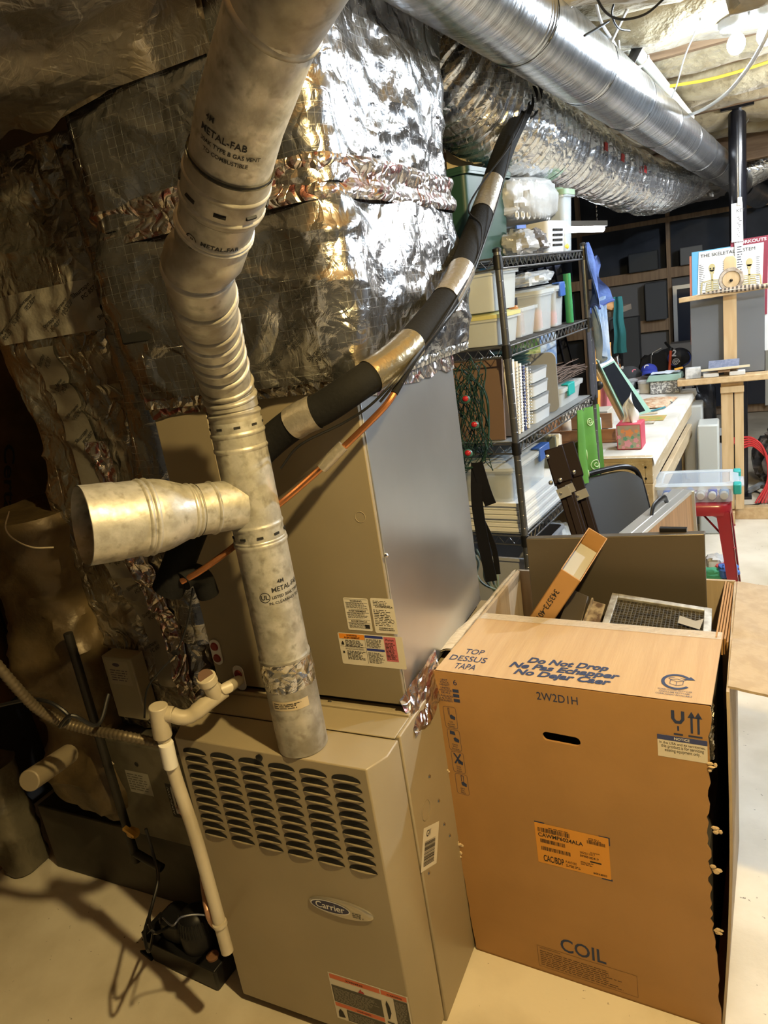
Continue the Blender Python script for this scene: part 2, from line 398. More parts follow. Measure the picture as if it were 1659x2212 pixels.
# ------------------------------------------------------------------ the room
ORD = ['first', 'second', 'third', 'fourth', 'fifth', 'sixth', 'seventh', 'eighth', 'ninth', 'tenth', 'eleventh', 'twelfth', 'thirteenth', 'fourteenth']
XL, XR, YF, YB, ZC = -2.62, 2.7, -1.4, 8.9, 2.84
mb = MB(); mb.box((XL-.1, YF-.1, -.1), (XR+.1, YB+.1, 0)); link('floor', mb, concrete, kind='structure')
mb = MB(); mb.box((XL-.1, YF-.1, 0), (XL, YB+.1, ZC)); link('wall_left', mb, mat('left_block_wall', (.05, .04, .03), .9), kind='structure')
mb = MB(); mb.box((XR, YF-.1, 0), (XR+.1, YB+.1, ZC)); link('wall_right', mb, wall_dark, kind='structure')
mb = MB(); mb.box((XL, YB, 0), (XR, YB+.1, ZC)); link('wall_back', mb, wall_dark, kind='structure')
mb = MB(); mb.box((XL, YF-.1, 0), (XR, YF, ZC)); link('wall_front', mb, wall_dark, kind='structure')
mb = MB(); mb.box((XL-.1, YF-.1, ZC), (XR+.1, YB+.1, ZC+.1)); link('ceiling', mb, joistw, kind='structure')
mb = MB(); mb.box((XL, 2.06, 0), (-1.30, 2.12, ZC)); link('wall_light_block', mb, mat('light_block_boards', (.09, .06, .035), .9), kind='structure')  # partition added to keep cool lamp light off the left wall
k = 0
y = 1.72
joist_y = []
while y < 8.6:
    mb = MB(); mb.box((-1.0 if y < 2.2 else XL, y, 2.60), (XR, y+.042, ZC)); o = link('trim_%d' % (k+1), mb, joistw, kind='structure'); joist_y.append(y); y += .42; k += 1
mb = MB(); mb.box((XL, 6.9, 2.40), (XR, 7.03, 2.60)); link('trim_30', mb, joistw, kind='structure')

def batt(x0, x1, y0, y1, z0, seed, m, sag=.05, rag=.0):
    mb = MB(); nu, nv = 46, 10
    def f(side):
        def g(u, v):
            x = x0 + (x1-x0)*u; y = y0 + (y1-y0)*v
            e = math.sin(math.pi*v)**.6
            n = noise.noise((x*2.1+seed, y*3, seed)) * 1.5 + noise.noise((x*6+seed, y*7, seed*2)) * .7
            z = z0 - sag*e - .035*n*(.4+e) if side == 0 else z0 + .13
            if rag: x += rag*noise.noise((y*12, seed, 1.0)) * (1 if u > .5 else -1) * (abs(u-.5)*2)**4
            return (x, y, z)
        return g
    mb.grid(f(0), nu, nv); mb.grid(f(1), nu, nv)
    w_ = nu+1; n = w_*(nv+1)
    ring = [i for i in range(w_)] + [j*w_+nu for j in range(1, nv+1)] + [nv*w_+i for i in range(nu-1, -1, -1)] + [j*w_ for j in range(nv-1, 0, -1)]
    mb.f += [(ring[i], ring[(i+1) % len(ring)], ring[(i+1) % len(ring)]+n, ring[i]+n) for i in range(len(ring))]
    return link('fiberglass_batt', mb, m, ang=60)
for i, y in enumerate(joist_y[:12]):
    o = batt(-1.0 if i < 1 else -1.5, 2.4, y+.038, y+.424, 2.645, i*3.7, fiber, .075 if i % 3 else .12)
    tag(o, 'yellow fiberglass batt between the ceiling joists, %s bay back from the plenum' % ORD[i], 'insulation', 'fiberglass batts between the joists')
o = batt(-.62, .22, 1.95, 2.60, 2.53, 61.0, fiber_white, .08, .08); tag(o, 'large pale torn batt drooping below the joists beside the round metal duct', 'insulation')
o = batt(.0, .42, 2.30, 2.72, 2.46, 83.0, fiber_white, .06, .08); tag(o, 'ragged white tuft of batt hanging right over the two glaring bulbs', 'insulation')

# far stud partition, its plates and boards
def beam(name, a, b, w_, h_, m, label, cat='board', up=(0, 0, 1)):
    mb = MB(); mb.bar(a, b, w_, h_, up); return tag(link(name, mb, m, bev=.004), label, cat)
def tr(a, b, w_, h_, m, n, up=(0, 0, 1)):
    mb = MB(); mb.bar(a, b, w_, h_, up); return link('trim_%d' % n, mb, m, bev=.003, kind='structure')
tr((-2.6, 8.72, 1.60), (2.6, 8.72, 1.60), .04, .11, studw, 40)
tr((-2.6, 8.72, .06), (2.6, 8.72, .06), .05, .10, studw, 41)
tr((-2.6, 8.72, 1.06), (-.30, 8.72, 1.06), .04, .13, studw, 42)
tr((.30, 8.72, .95), (2.6, 8.72, .95), .04, .12, studw, 43)
for i, x in enumerate((-1.55, -.62, .55, 1.2)):
    tr((x, 8.74, .1), (x, 8.74, 2.8), .042, .10, studw, 44+i, (0, 1, 0))
tr((-2.6, 8.70, 2.16), (2.6, 8.70, 2.12), .04, .05, studw, 50)
mb = MB(); mb.box((-1.5, 8.80, .12), (2.6, 8.83, 1.55)); link('trim_52', mb, mat('grey_wall_board', (.16, .16, .165), .8), kind='structure')
# dark framed opening left of the chart
t = thing('framed_panel', 'dark panel with a pale frame leaning on the far studs, left of the skeleton chart', 'panel', (-.38, 8.6, .1))
mb = MB(); mb.box((-.54, 8.58, .12), (.30, 8.60, 1.42)); link('dark_face', mb, mat('dark_glass_face', (.012, .016, .03), .3), t)
mb = MB(); mb.box((-.58, 8.56, .1), (-.54, 8.61, 1.46)); mb.box((.30, 8.56, .1), (.34, 8.61, 1.46)); mb.box((-.54, 8.56, 1.42), (.30, 8.61, 1.46)); link('frame_border', mb, alum, t)

# ------------------------------------------------------------------ furnace
FT = .844
fu = thing('furnace', 'taupe gas furnace cabinet with a louvred door on the concrete floor', 'furnace', (-.94, 1.5, 0))
mb = MB(); mb.box((-1.236, 1.193, .0), (-.668, 1.905, FT)); link('casing', mb, tan, fu, bev=.004)
mb = MB(); mb.box((-1.225, 1.18, FT), (-.675, 1.262, FT+.004)); mb.box((-1.225, 1.262, FT), (-.675, 1.275, FT+.009)); link('top_flange', mb, tan, fu, bev=.002)
mb = MB(); mb.box((-1.20, 1.095, 0), (-.69, 1.192, .03)); link('plinth', mb, dark, fu)
mb = MB(); mb.prism([(-1.213, 1.07), (-.692, 1.07), (-.667, 1.123), (-.667, 1.181), (-1.236, 1.181), (-1.236, 1.123)], .030, FT)
door = link('front_door', mb, tan, fu, bev=.003)
DM = frame((-1.213, 1.07, 0), (1, 0, 0), (0, 0, 1))       # door plane, x from the left edge, y = height
ms = MB(lift(DM, .0007)); ml = MB(DM)
for r in range(11):
    for c in range(6):
        x0 = .018 + c*.0826; y0 = .806 - r*.0238; w_, h_ = .0712, .0165
        arc = [(x0 + w_/2 - w_/2*math.cos(math.pi*i/12), y0 + h_*math.sin(math.pi*i/12)**.75) for i in range(13)]
        ms.add([(a, b, 0) for a, b in arc], [tuple(range(12, -1, -1))])
        vs = []; n = 12
        for i in range(n+1):
            a = x0 + w_*i/n; e = math.sin(math.pi*i/n)**.7
            vs += [(a, y0-.0035*e, 0), (a, y0+.001*e, .0062*e), (a, y0+.0024*e, .0062*e), (a, y0+.0012*e, .0)]
        ml.add(vs, [(i*4+k, (i+1)*4+k, (i+1)*4+k+1, i*4+k+1) for i in range(n) for k in range(3)])
link('louver_slot_shade', ms, dark, door)  # near-black plates painted in for the shade inside the louver openings
link('louver_lips', ml, tan, door)
# latch and soot mark
mb = MB(DM); mb.lathe([(.0, .0), (.008, 0), (.009, .004), (.006, .006), (0, .006)], 16, Matrix.Translation((.248, .829, 0)), caps=False); link('latch_button', mb, blackp, door)
# badge
mb = MB(lift(DM, 0)); prof = [(1, 0), (1, .003), (.93, .0055), (0, .006)]
BC = (.3845, .441)
BW, BH = .086, .0245
vs = []; n = 40
for s_, z in prof[:3]:
    vs += [(BC[0]+BW*s_*math.cos(2*math.pi*i/n), BC[1]+BH*s_*math.sin(2*math.pi*i/n), z) for i in range(n)]
mb.add(vs, [(k*n+i, k*n+(i+1) % n, (k+1)*n+(i+1) % n, (k+1)*n+i) for k in range(2) for i in range(n)] + [tuple(range(2*n, 3*n))])
badge = link('badge', mb, mat('silver_badge', (.45, .42, .36), .3, .7), door)
badge['label'] = 'silver oval badge'
def oval(mb, cx, cy, a, b, z):
    mb.add([(cx+a*math.cos(2*math.pi*i/40), cy+b*math.sin(2*math.pi*i/40), z) for i in range(40)], [tuple(range(40))])
mb = MB(DM); oval(mb, BC[0]-.026, BC[1]+.001, .0535, .0175, .0062); link('oval_outline', mb, whitec, badge)
mb = MB(DM); oval(mb, BC[0]-.026, BC[1]+.001, .0505, .0150, .0065); link('oval_field', mb, mat('navy_field', (.012, .016, .07), .4), badge)
mb = MB(lift(DM, .0068)); mb.text('Carrier', BC[0]-.026, BC[1]-.0065, w=.078, h=.0185, bold=.012, align='C'); link('badge_lettering', mb, whitec, badge)
mb = MB(lift(DM, .0063)); rnd = random.Random(4); mb.fine(BC[0]+.032, BC[1]-.012, BC[0]+.062, BC[1]+.004, .005, rnd, .35); link('badge_fine_print', mb, ink, badge)
# lower warning label
LM = lift(DM, .0008)
def part_label(name, parent, M, w_, h_, m=paper):
    mb = MB(M); mb.box((0, 0, -.0004), (w_, h_, 0)); return link(name, mb, m, parent)
WM = frame((-.9085, 1.0692, .070), (1, 0, 0), (0, 0, 1)) @ Matrix.Diagonal((1.197, .95, 1, 1))
wl = part_label('warning_label', door, WM, .180, .158)
g = mat('grey_print_field', (.065, .062, .05), .7); ored = mat('orange_red_band', (.60, .14, .06), .6)
q = lift(WM, .0005)
mb = MB(q); mb.rect(.003, .140, .118, .155); mb.rect(.121, .140, .177, .155); link('label_band', mb, ored, wl)
mb = MB(q); mb.rect(.003, .045, .118, .058); link('label_band', mb, ored, wl)
mb = MB(q); mb.rect(.003, .061, .118, .118); mb.rect(.028, .004, .118, .042); mb.rect(.147, .055, .177, .137); link('label_field', mb, g, wl)
mb = MB(lift(q, .0003)); rnd = random.Random(5)
mb.fine(.006, .063, .114, .112, .0042, rnd, .3); mb.fine(.031, .006, .114, .038, .0042, rnd, .3); mb.fine(.149, .058, .175, .132, .0042, rnd, .3); link('label_fine_print', mb, mat('pale_print', (.36, .34, .28), .7), wl)
mb = MB(lift(q, .0003)); mb.text('WARNING', .06, .1435, h=.006, align='C', bold=.02); mb.text('WARNING', .150, .1435, h=.005, align='C', bold=.02); mb.text('WARNING', .07, .049, h=.005, align='C', bold=.02)
mb.fine(.124, .004, .175, .045, .005, rnd, .3); mb.rect(.124, .048, .140, .052)
mb.add([(.128, .062, 0), (.131, .062, 0), (.137, .085, 0), (.135, .108, 0), (.130, .124, 0), (.127, .110, 0)], [(0, 1, 2, 3, 4, 5)])
mb.add([(.006, .008, 0), (.022, .010, 0), (.018, .030, 0), (.012, .038, 0), (.007, .026, 0)], [(0, 1, 2, 3, 4)]); link('label_print', mb, ink, wl)
mb = MB(lift(q, .0003)); mb.add([(.066, .120, 0), (.081, .120, 0), (.078, .128, 0), (.076, .125, 0), (.073, .134, 0), (.070, .126, 0)], [(0, 1, 2, 3, 4, 5)]); link('flame_symbol', mb, ink_red, wl)
# side: screws, knockout, barcode sticker
SM = frame((-.668, 1.193, 0), (0, 1, 0), (0, 0, 1))
for (yy, z) in ((1.302, .658), (1.332, .564), (1.343, .484), (1.365, .430), (1.222, .444), (1.300, .810)):
    mb = MB(frame((-.668, yy, z), (0, 1, 0), (0, 0, 1))); mb.lathe([(.0055, 0), (.0055, .001), (.0038, .0035), (.0, .0042)], 6, caps=False); link('screw', mb, steel, fu)
mb = MB(lift(SM, .0005)); ring = [(.066+.024*math.cos(a*.2618), .595+.024*math.sin(a*.2618)) for a in range(25)]
mb.tube([(a, b, 0) for a, b in ring], .0007, 5, caps=False); link('knockout', mb, tan_panel, fu)
BM = frame((-.6673, 1.184, .479), (0, .87, -.50), (0, .50, .87)); bc = part_label('barcode_sticker', fu, BM, .098, .098)
mb = MB(lift(BM, .0005)); rnd = random.Random(9); mb.M = mb.M @ Matrix.Rotation(R(90), 4, 'Z'); mb.bars(.010, -.078, .066, -.012, rnd); mb.M = lift(BM, .0005); mb.text('GV', .018, .076, h=.015, bold=.02); link('barcode_print', mb, ink, bc)

# ------------------------------------------------------------------ evaporator coil cabinet
CX0, CX1, CY0, CY1, CZ0, CZ1 = -1.243, -.690, 1.285, 1.862, .862, 1.605
co = thing('coil_cabinet', 'tall coil cabinet with a shiny bare metal side standing on the furnace', 'cabinet', (-.96, 1.57, FT))
mb = MB(); mb.box((CX0, CY0+.012, CZ0), (CX1-.0, CY1, CZ1)); link('sheet_metal_case', mb, satin, co, bev=.002)
mb = MB(); mb.box((CX0+.01, CY0+.02, FT), (CX1-.012, CY1-.01, CZ0)); link('base_gap', mb, dark, co)
mb = MB(); mb.box((-1.08, CY0, CZ0), (CX1-.002, CY0+.012, CZ1-.004)); fp = link('front_panel', mb, tan_panel, co, bev=.002)
mb = MB(); mb.box((CX0+.002, CY0, CZ0), (-1.083, CY0+.012, CZ1-.004)); sp_ = link('pipe_panel', mb, tan_panel, co, bev=.002)
CM = frame((0, CY0, 0), (1, 0, 0), (0, 0, 1)); CM = lift(CM, .0006)
rnd = random.Random(11)
def sticker(name, x0, z0, x1, z1, parent=fp):
    mb = MB(CM); mb.add([(a, b, 0) for a, b in rrect(x1-x0, z1-z0, .004, 3, (x0+x1)/2, (z0+z1)/2)], [tuple(range(16))]); o = link(name, mb, paper, parent); return o
a = sticker('warning_label', -.808, 1.050, -.744, 1.132)
mb = MB(lift(CM, .0004)); 
for (zt, word) in ((1.129, 'WARNING'), (1.104, 'AVERTISSEMENT'), (1.078, 'ADVERTENCIA')):
    mb.text(word, -.776, zt-.0068, h=.0046, align='C', bold=.02)
    mb.fine(-.803, zt-.0225, -.749, zt-.0085, .0027, rnd, .4); mb.rect(-.805, zt-.0092, -.747, zt-.0086); mb.rect(-.805, zt-.0005, -.747, zt)
mb.rect(-.762, 1.056, -.750, 1.066); link('label_print', mb, ink, a)
a = sticker('rating_label', -.738, 1.047, -.681, 1.134)
mb = MB(lift(CM, .0004)); mb.text('CAWMP6024ALA', -.706, 1.111, h=.0042, align='C', bold=.02); mb.fine(-.732, 1.114, -.688, 1.130, .0036, rnd, .35); mb.fine(-.734, 1.064, -.690, 1.108, .0042, rnd, .35, .6)
mb.text('ENGINEERED IN USA', -.708, 1.059, h=.0028, align='C', bold=.02); mb.text('ASSEMBLED IN MEXICO', -.708, 1.0545, h=.0028, align='C', bold=.02)
mb.tube([(-.690+.004*math.cos(i*.5236), 1.078+.004*math.sin(i*.5236), 0) for i in range(13)], .0004, 4, caps=False); link('label_print', mb, ink, a)
a = sticker('refrigerant_label', -.840, .958, -.673, 1.041)
mb = MB(lift(CM, .0004)); mb.rect(-.837, 1.026, -.770, 1.039); link('orange_band', mb, mat('orange_band', (.72, .25, .02), .6), a)
mb = MB(lift(CM, .0004)); mb.rect(-.768, 1.032, -.722, 1.0385); bb_ = mat('blue_band', (.02, .035, .22), .6); link('blue_band', mb, bb_, a)
mb = MB(lift(CM, .0004)); mb.rect(-.768, .999, -.722, 1.005); link('blue_band', mb, bb_, a)
mb = MB(lift(CM, .0004)); mb.rect(-.720, .976, -.690, 1.038); link('pink_field', mb, pink, a)
mb = MB(lift(CM, .0008)); mb.text('WARNING', -.803, 1.0335, h=.0042, align='C', bold=.02); mb.text('AVERTISSEMENT', -.803, 1.0275, h=.0042, align='C', bold=.02)
mb.text('EXPLOSION HAZARD', -.80, 1.004, h=.0036, align='C'); mb.text("RISQUE D'EXPLOSION", -.80, .9985, h=.0036, align='C'); mb.text('Puron', -.705, 1.028, h=.0062, align='C', bold=.01)
mb.fine(-.822, 1.008, -.772, 1.025, .0034, rnd, .4); mb.fine(-.822, .972, -.772, .997, .0034, rnd, .4); mb.fine(-.766, 1.007, -.724, 1.031, .0032, rnd, .35); mb.fine(-.766, .968, -.724, .997, .0032, rnd, .35); mb.fine(-.718, .979, -.692, 1.025, .0034, rnd, .45)
mb.add([(-.834, 1.010, 0), (-.826, 1.010, 0), (-.827, 1.016, 0), (-.830, 1.020, 0), (-.833, 1.015, 0)], [(0, 1, 2, 3, 4)]); mb.rect(-.833, .988, -.828, .993); mb.rect(-.7695, .965, -.7689, 1.038); mb.rect(-.837, 1.0063, -.770, 1.0067); link('label_print', mb, ink, a)
# knockout, screws, pipe plates
kp = (-0.728, 1.285, 1.326)
mb = MB(CM); mb.tube([(kp[0]+.0125*math.cos(i*.2618), kp[2]+.0125*math.sin(i*.2618), 0) for i in range(25)], .0006, 5, caps=False); link('knockout', mb, tan, fp)
for p in ((-0.680, 1.285, 1.238), (-0.899, 1.285, 0.847)):
    mb = MB(frame(p, (1, 0, 0), (0, 0, 1))); mb.lathe([(.0055, 0), (.0055, .0012), (.004, .004), (.0, .0055)], 6, caps=False); link('screw', mb, steel, fp)
def pipe_plate(cx, cz, holes):
    mb = MB(lift(frame((cx, CY0, cz), (1, 0, 0), (0, 0, 1)), .0005)); mb.prism(rrect(.032, .072, .0155, 5), 0, .003); o = link('pipe_plate', mb, whitec, sp_); o['label'] = 'white oval plate with red plugs'
    mb = MB(lift(frame((cx, CY0, cz), (1, 0, 0), (0, 0, 1)), .004))
    for h in holes: mb.lathe([(.0, .004), (.010, .004), (.012, 0)], 18, Matrix.Translation((0, h, 0)), caps=False)
    link('red_plug', mb, mat('red_plug', (.22, .012, .012), .5), o)
p = (-1.221, 1.285, 0.956); pipe_plate(p[0], p[2], (-.017, .017))
p = (-1.163, 1.285, 0.878); pipe_plate(p[0], p[2]+.008, (.012,))
# crumpled foil tape along the top edge and at the lower corner
def crumple(mb, quad, nu, nv, amp, seed, out):
    q = [Vector(p) for p in quad]; out = Vector(out)
    def f(u, v):
        p = (q[0]*(1-u)+q[1]*u)*(1-v) + (q[3]*(1-u)+q[2]*u)*v
        n = noise.noise((p.x*18+seed, p.y*18, p.z*18)) + .4*noise.noise((p.x*45, p.y*45+seed, p.z*45))
        e = v*.012*noise.noise((p.x*18, p.y*18, seed))
        return p + out*(amp*(.8+.8*n)+.0012) + Vector((0, 0, e))
    return mb.grid(f, nu, nv)
mb = MB(); crumple(mb, [(-.690, 1.285, 1.63), (-.690, 1.862, 1.63), (-.690, 1.862, 1.562), (-.690, 1.285, 1.578)], 60, 8, .004, 3.1, (1, 0, 0)); link('top_tape', mb, tape_red, co, ang=25)['label'] = 'red printed foil tape'
mb = MB(); crumple(mb, [(-1.243, 1.262, 1.685), (-1.02, 1.262, 1.68), (-1.02, 1.285, 1.585), (-1.243, 1.285, 1.572)], 40, 10, .003, 5.7, (0, -1, 0)); link('top_tape', mb, tape_dim, co, ang=25)['label'] = 'red printed foil tape'
mb = MB(); crumple(mb, [(-.705, 1.274, .885), (-.676, 1.44, .93), (-.664, 1.45, .80), (-.668, 1.262, .80)], 26, 20, .010, 8.3, (.9, -.45, 0)); link('corner_tape', mb, tape_red, co, ang=20)['label'] = 'crumpled red printed foil tape'

# ------------------------------------------------------------------ foil wrapped duct work
def disp(p, amp, seed):
    a = noise.noise((p[0]*3.1+seed, p[1]*3.1, p[2]*2.3)) * amp
    b = noise.noise((p[0]*8+seed*2, p[1]*8, p[2]*5)) * amp * .55
    r = 1 - abs(noise.noise((p[0]*7+seed, p[1]*7, p[2]*11+seed))) * 2
    return a + b + max(r, 0)**3 * amp * .5
def foil_box(mb, x0, x1, y0, y1, z0, z1, amp, seed, rad=.05, nz=70, step=.014, bulge=None, cap=False):
    """insulated duct, rounded rectangle in plan, crumpled outwards"""
    w_, h_ = x1-x0, y1-y0
    base = rrect(w_, h_, rad, 5, (x0+x1)/2, (y0+y1)/2); pts = []
    for i in range(len(base)):
        a = Vector((*base[i], 0)); b = Vector((*base[(i+1) % len(base)], 0)); n = max(1, int((b-a).length/step))
        for k in range(n): pts.append(a.lerp(b, k/n))
    n = len(pts); c = Vector(((x0+x1)/2, (y0+y1)/2, 0)); vs = []
    nor = []
    for i in range(n):
        t = pts[(i+1) % n] - pts[i-1]; nor.append(Vector((t.y, -t.x, 0)).normalized())
    for j in range(nz+1):
        v = j/nz; z = z0 + (z1-z0)*v; s_ = bulge(v) if bulge else 0
        for i in range(n):
            p = Vector((pts[i].x, pts[i].y, z)); vs.append(p + nor[i]*(disp(p, amp, seed) + s_))
    mb.add(vs, [(j*n+i, j*n+(i+1) % n, (j+1)*n+(i+1) % n, (j+1)*n+i) for j in range(nz) for i in range(n)])
    if cap: mb.f += [tuple(range(len(mb.v)-n, len(mb.v)))]; mb.f += [tuple(range(len(mb.v)-n*(nz+1)+n-1, len(mb.v)-n*(nz+1)-1, -1))]
    return mb
LB = lambda v: .006+.022*math.sin(math.pi*min(1, max(0, v)))**.8
pl = thing('supply_plenum', 'foil wrapped supply plenum rising from the coil cabinet to the joists', 'duct', (-.96, 1.6, 1.605))
mb = MB(); foil_box(mb, -1.262, -.672, 1.262, 1.962, 1.625, 2.00, .020, 2.0, .05, 44, bulge=LB); link('lower_wrap', mb, foil, pl, ang=38)
mb = MB(); foil_box(mb, -1.262, -.672, 1.262, 1.962, 1.99, 2.62, .020, 9.0, .06, 50, bulge=lambda v: .022*math.sin(math.pi*v)**.5 - .004); link('upper_wrap', mb, foil, pl, ang=38)
mb = MB(); foil_box(mb, -1.268, -.666, 1.256, 1.968, 1.960, 2.040, .016, 5.0, .05, 12, bulge=lambda v: .010+.006*math.sin(v*9)); link('seam_tape', mb, tape_red, pl, ang=25)['label'] = 'crumpled printed foil tape round the seam'
mb = MB(); foil_box(mb, -1.258, -.676, 1.272, 1.955, 1.60, 1.675, .012, 7.0, .03, 9, bulge=lambda v: .004*math.sin(v*7)); link('foot_tape', mb, tape_plain, pl, ang=25)
# printed words on the tape at the foot and the front of the plenum
def tape_words(parent, spots, M, fn, sz, rnd):
    for (a, b) in spots:
        mb = MB(); rot = R(rnd.uniform(24, 36))
        mb.text('Shurtape', a, b, h=sz, bold=.012, rot=rot, fn=fn)
        c_, s_ = math.cos(rot), math.sin(rot)
        mb.text('PC 857', a+sz*1.6*c_+sz*1.55*s_, b+sz*1.6*s_-sz*1.55*c_, h=sz, bold=.012, rot=rot, fn=fn); link('tape_print', mb, ink, parent)
rnd = random.Random(3)
mb = MB()
def on_front(q):
    p = Vector((q[0], 1.262, q[1])); b = LB((q[1]-1.625)/.375)
    return (q[0], 1.262 - (disp(p, .020, 2.0) + b) - .006, q[1])
tape_words(pl, [(-.99+.058*i, 1.668+.03*(i % 2)) for i in range(5)], None, on_front, .0095, rnd)
tape_words(pl, [(-.80, 1.735), (-.77, 1.79), (-.74, 1.85)], None, on_front, .0085, rnd)
mb = MB(); mb.box((-1.235, 1.236, 1.755), (-1.11, 1.262, 1.825)); link('gap_shade_block', mb, dark, pl, bev=.004)  # near-black block standing in for the shade inside a hole
mb = MB(); mb.box((-1.225, 1.240, 1.825), (-1.11, 1.262, 1.87)); link('board_edge', mb, mat('tan_fibre_edge', (.30, .20, .07), .8), pl)

# overhead return trunk that runs from the plenum top over the camera's left
tk = thing('overhead_duct', 'dusty foil wrapped trunk duct hanging from the joists at the top left', 'duct', (-1.5, .8, 2.25))
def trunk_pt(u, v):
    # v round the section, u along x
    x = -2.30 + 1.46*u; per = v*4
    y0, y1, z0, z1 = .02, 1.225, 2.235, 2.70
    if per < 1: p = Vector((x, y0+(y1-y0)*per, z0))
    elif per < 2: p = Vector((x, y1, z0+(z1-z0)*(per-1)))
    elif per < 3: p = Vector((x, y1+(y0-y1)*(per-2), z1))
    else: p = Vector((x, y0, z1+(z0-z1)*(per-3)))
    d = disp(p, .045, 4.0)
    if per < 1: p.z += -.035*math.sin(math.pi*per) - d*.9 + .10*max(0, (x+1.25)/.42)*per
    return p
mb = MB(); mb.grid(lambda u, v: trunk_pt(u, v), 90, 160); link('trunk_wrap', mb, foil_dim, tk, ang=40)
mb = MB(); mb.tube([(-1.24, 1.215, 2.222), (-1.12, 1.222, 2.238), (-1.0, 1.22, 2.262), (-.85, 1.22, 2.30)], .009, 6); link('seam_fold', mb, foil_dim, tk)

# return drop left of the coil cabinet
dp = thing('return_drop', 'stained foil wrapped return drop standing left of the vent pipe', 'duct', (-1.57, 1.6, .60))
mb = MB(); foil_box(mb, -1.800, -1.335, 1.35, 1.88, .62, 2.24, .028, 12.0, .06, 110, bulge=lambda v: .012*math.sin(v*19)); link('drop_wrap', mb, foil_drop, dp, ang=38)
def on_drop(q, off=.004):
    v = (q[1]-.62)/1.62; p = Vector((q[0], 1.35, q[1]))
    return (q[0], 1.35 - disp(p, .028, 12.0) - .012*math.sin(v*19) - off, q[1])
mb = MB(); mb.grid(lambda u, v: on_drop((-1.765+.40*u, 1.80+.12*v), .004+.002*math.sin(u*40)), 50, 12); link('cross_tape', mb, tape_grey, dp, ang=40)
mb = MB(); mb.grid(lambda u, v: on_drop((-1.66+.10*u+.16*(1-v)**1.5, .80+.98*v), .005), 14, 90); link('seam_tape', mb, mat('pale_dull_tape', (.26, .24, .20), .35, .6, bump=.2, bscale=30), dp, ang=40)
mb = MB(); mb.grid(lambda u, v: on_drop((-1.575+.075*u+.14*(1-v), .78+.74*v), .008+.003*noise.noise((u*5, v*22, 2))), 14, 80); link('seam_tape', mb, tape_red, dp, ang=25)['label'] = 'red printed foil tape'
mb = MB(); rnd = random.Random(21)
tape_words(dp, [(-1.60+.10*(1-(z-.8)/.98)**1.5+rnd.uniform(-.04, .02), z) for z in (.90, 1.00, 1.09, 1.18, 1.30, 1.38, 1.45, 1.52, 1.59, 1.66, 1.73)], None, lambda q: on_drop(q, .009), .011, rnd)
tape_words(dp, [(-1.75+.062*i, 1.82+.030*(i % 3)) for i in range(7)], None, lambda q: on_drop(q, .009), .011, rnd)

# shinier round wrapped duct between the drop and the cabinet, behind the drain trap
mb = MB(); foil_box(mb, -1.40, -1.26, 1.33, 1.86, .95, 2.20, .016, 31.0, .05, 80); tag(link('wrapped_side_duct', mb, foil, ang=38), 'narrow bright foil wrapped duct squeezed between the return drop and the coil cabinet', 'duct')

# lower wrap of the old branch, left of the black gas pipe
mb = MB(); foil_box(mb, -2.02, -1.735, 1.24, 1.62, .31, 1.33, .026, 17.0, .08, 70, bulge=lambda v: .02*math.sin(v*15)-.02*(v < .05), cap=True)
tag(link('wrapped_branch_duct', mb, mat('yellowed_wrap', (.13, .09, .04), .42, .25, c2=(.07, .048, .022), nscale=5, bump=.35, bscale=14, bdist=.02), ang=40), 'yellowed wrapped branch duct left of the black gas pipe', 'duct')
# galvanised filter rack and base plenum
fr_ = thing('filter_rack', 'galvanized filter rack with airflow sticker left of the furnace', 'filter rack', (-1.58, 1.5, .27))
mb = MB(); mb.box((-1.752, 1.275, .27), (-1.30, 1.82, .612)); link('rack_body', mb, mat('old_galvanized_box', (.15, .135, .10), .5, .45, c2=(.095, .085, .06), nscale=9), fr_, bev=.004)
FM = frame((0, 1.2745, 0), (1, 0, 0), (0, 0, 1))
a = (-1.696, 1.275, 0.504); b = (-1.612, 1.275, 0.446)
mb = MB(FM); mb.rect(-1.69, .435, -1.595, .515); o = link('data_sticker', mb, mat('aged_sticker', (.26, .245, .20), .6), fr_)
mb = MB(lift(FM, .0005)); rnd = random.Random(8); mb.fine(-1.685, .440, -1.60, .510, .009, rnd, .4); link('sticker_print', mb, mat('faded_print', (.09, .085, .07), .7), o)
mb = MB(FM); mb.rect(-1.535, .375, -1.455, .495); o = link('airflow_sticker', mb, ink, fr_)
mb = MB(lift(FM, .0005))
for i in range(3): mb.add([(-1.517+.018*i, .390, 0), (-1.509+.018*i, .390, 0), (-1.509+.018*i, .480, 0), (-1.513+.018*i, .490, 0), (-1.517+.018*i, .480, 0)], [(0, 1, 2, 3, 4)])
mb.text('AIRFLOW', -1.461, .384, w=.10, h=.0075, rot=R(90)); mb.text('AIRFLOW', -1.5235, .384, w=.10, h=.0075, rot=R(90)); link('sticker_print', mb, mat('sticker_white', (.40, .38, .32), .6), o)
mb = MB(FM); mb.lathe([(0, .001), (.008, .001)], 14, Matrix.Translation((-1.63, .545, 0)), caps=False); link('plug_hole', mb, dark, fr_)
mb = MB(); crumple(mb, [(-1.50, 1.268, .44), (-1.30, 1.268, .42), (-1.28, 1.268, .22), (-1.40, 1.268, .24)], 40, 30, .014, 4.4, (0, -1, 0)); link('torn_foil', mb, tape_dim, fr_, ang=25)
mb = MB(); mb.box((-2.205, 1.285, 0), (-1.245, 1.90, .268)); tag(link('base_plenum', mb, duct_dark, bev=.005), 'dark sheet metal return base on the floor behind the condensate pump', 'duct')
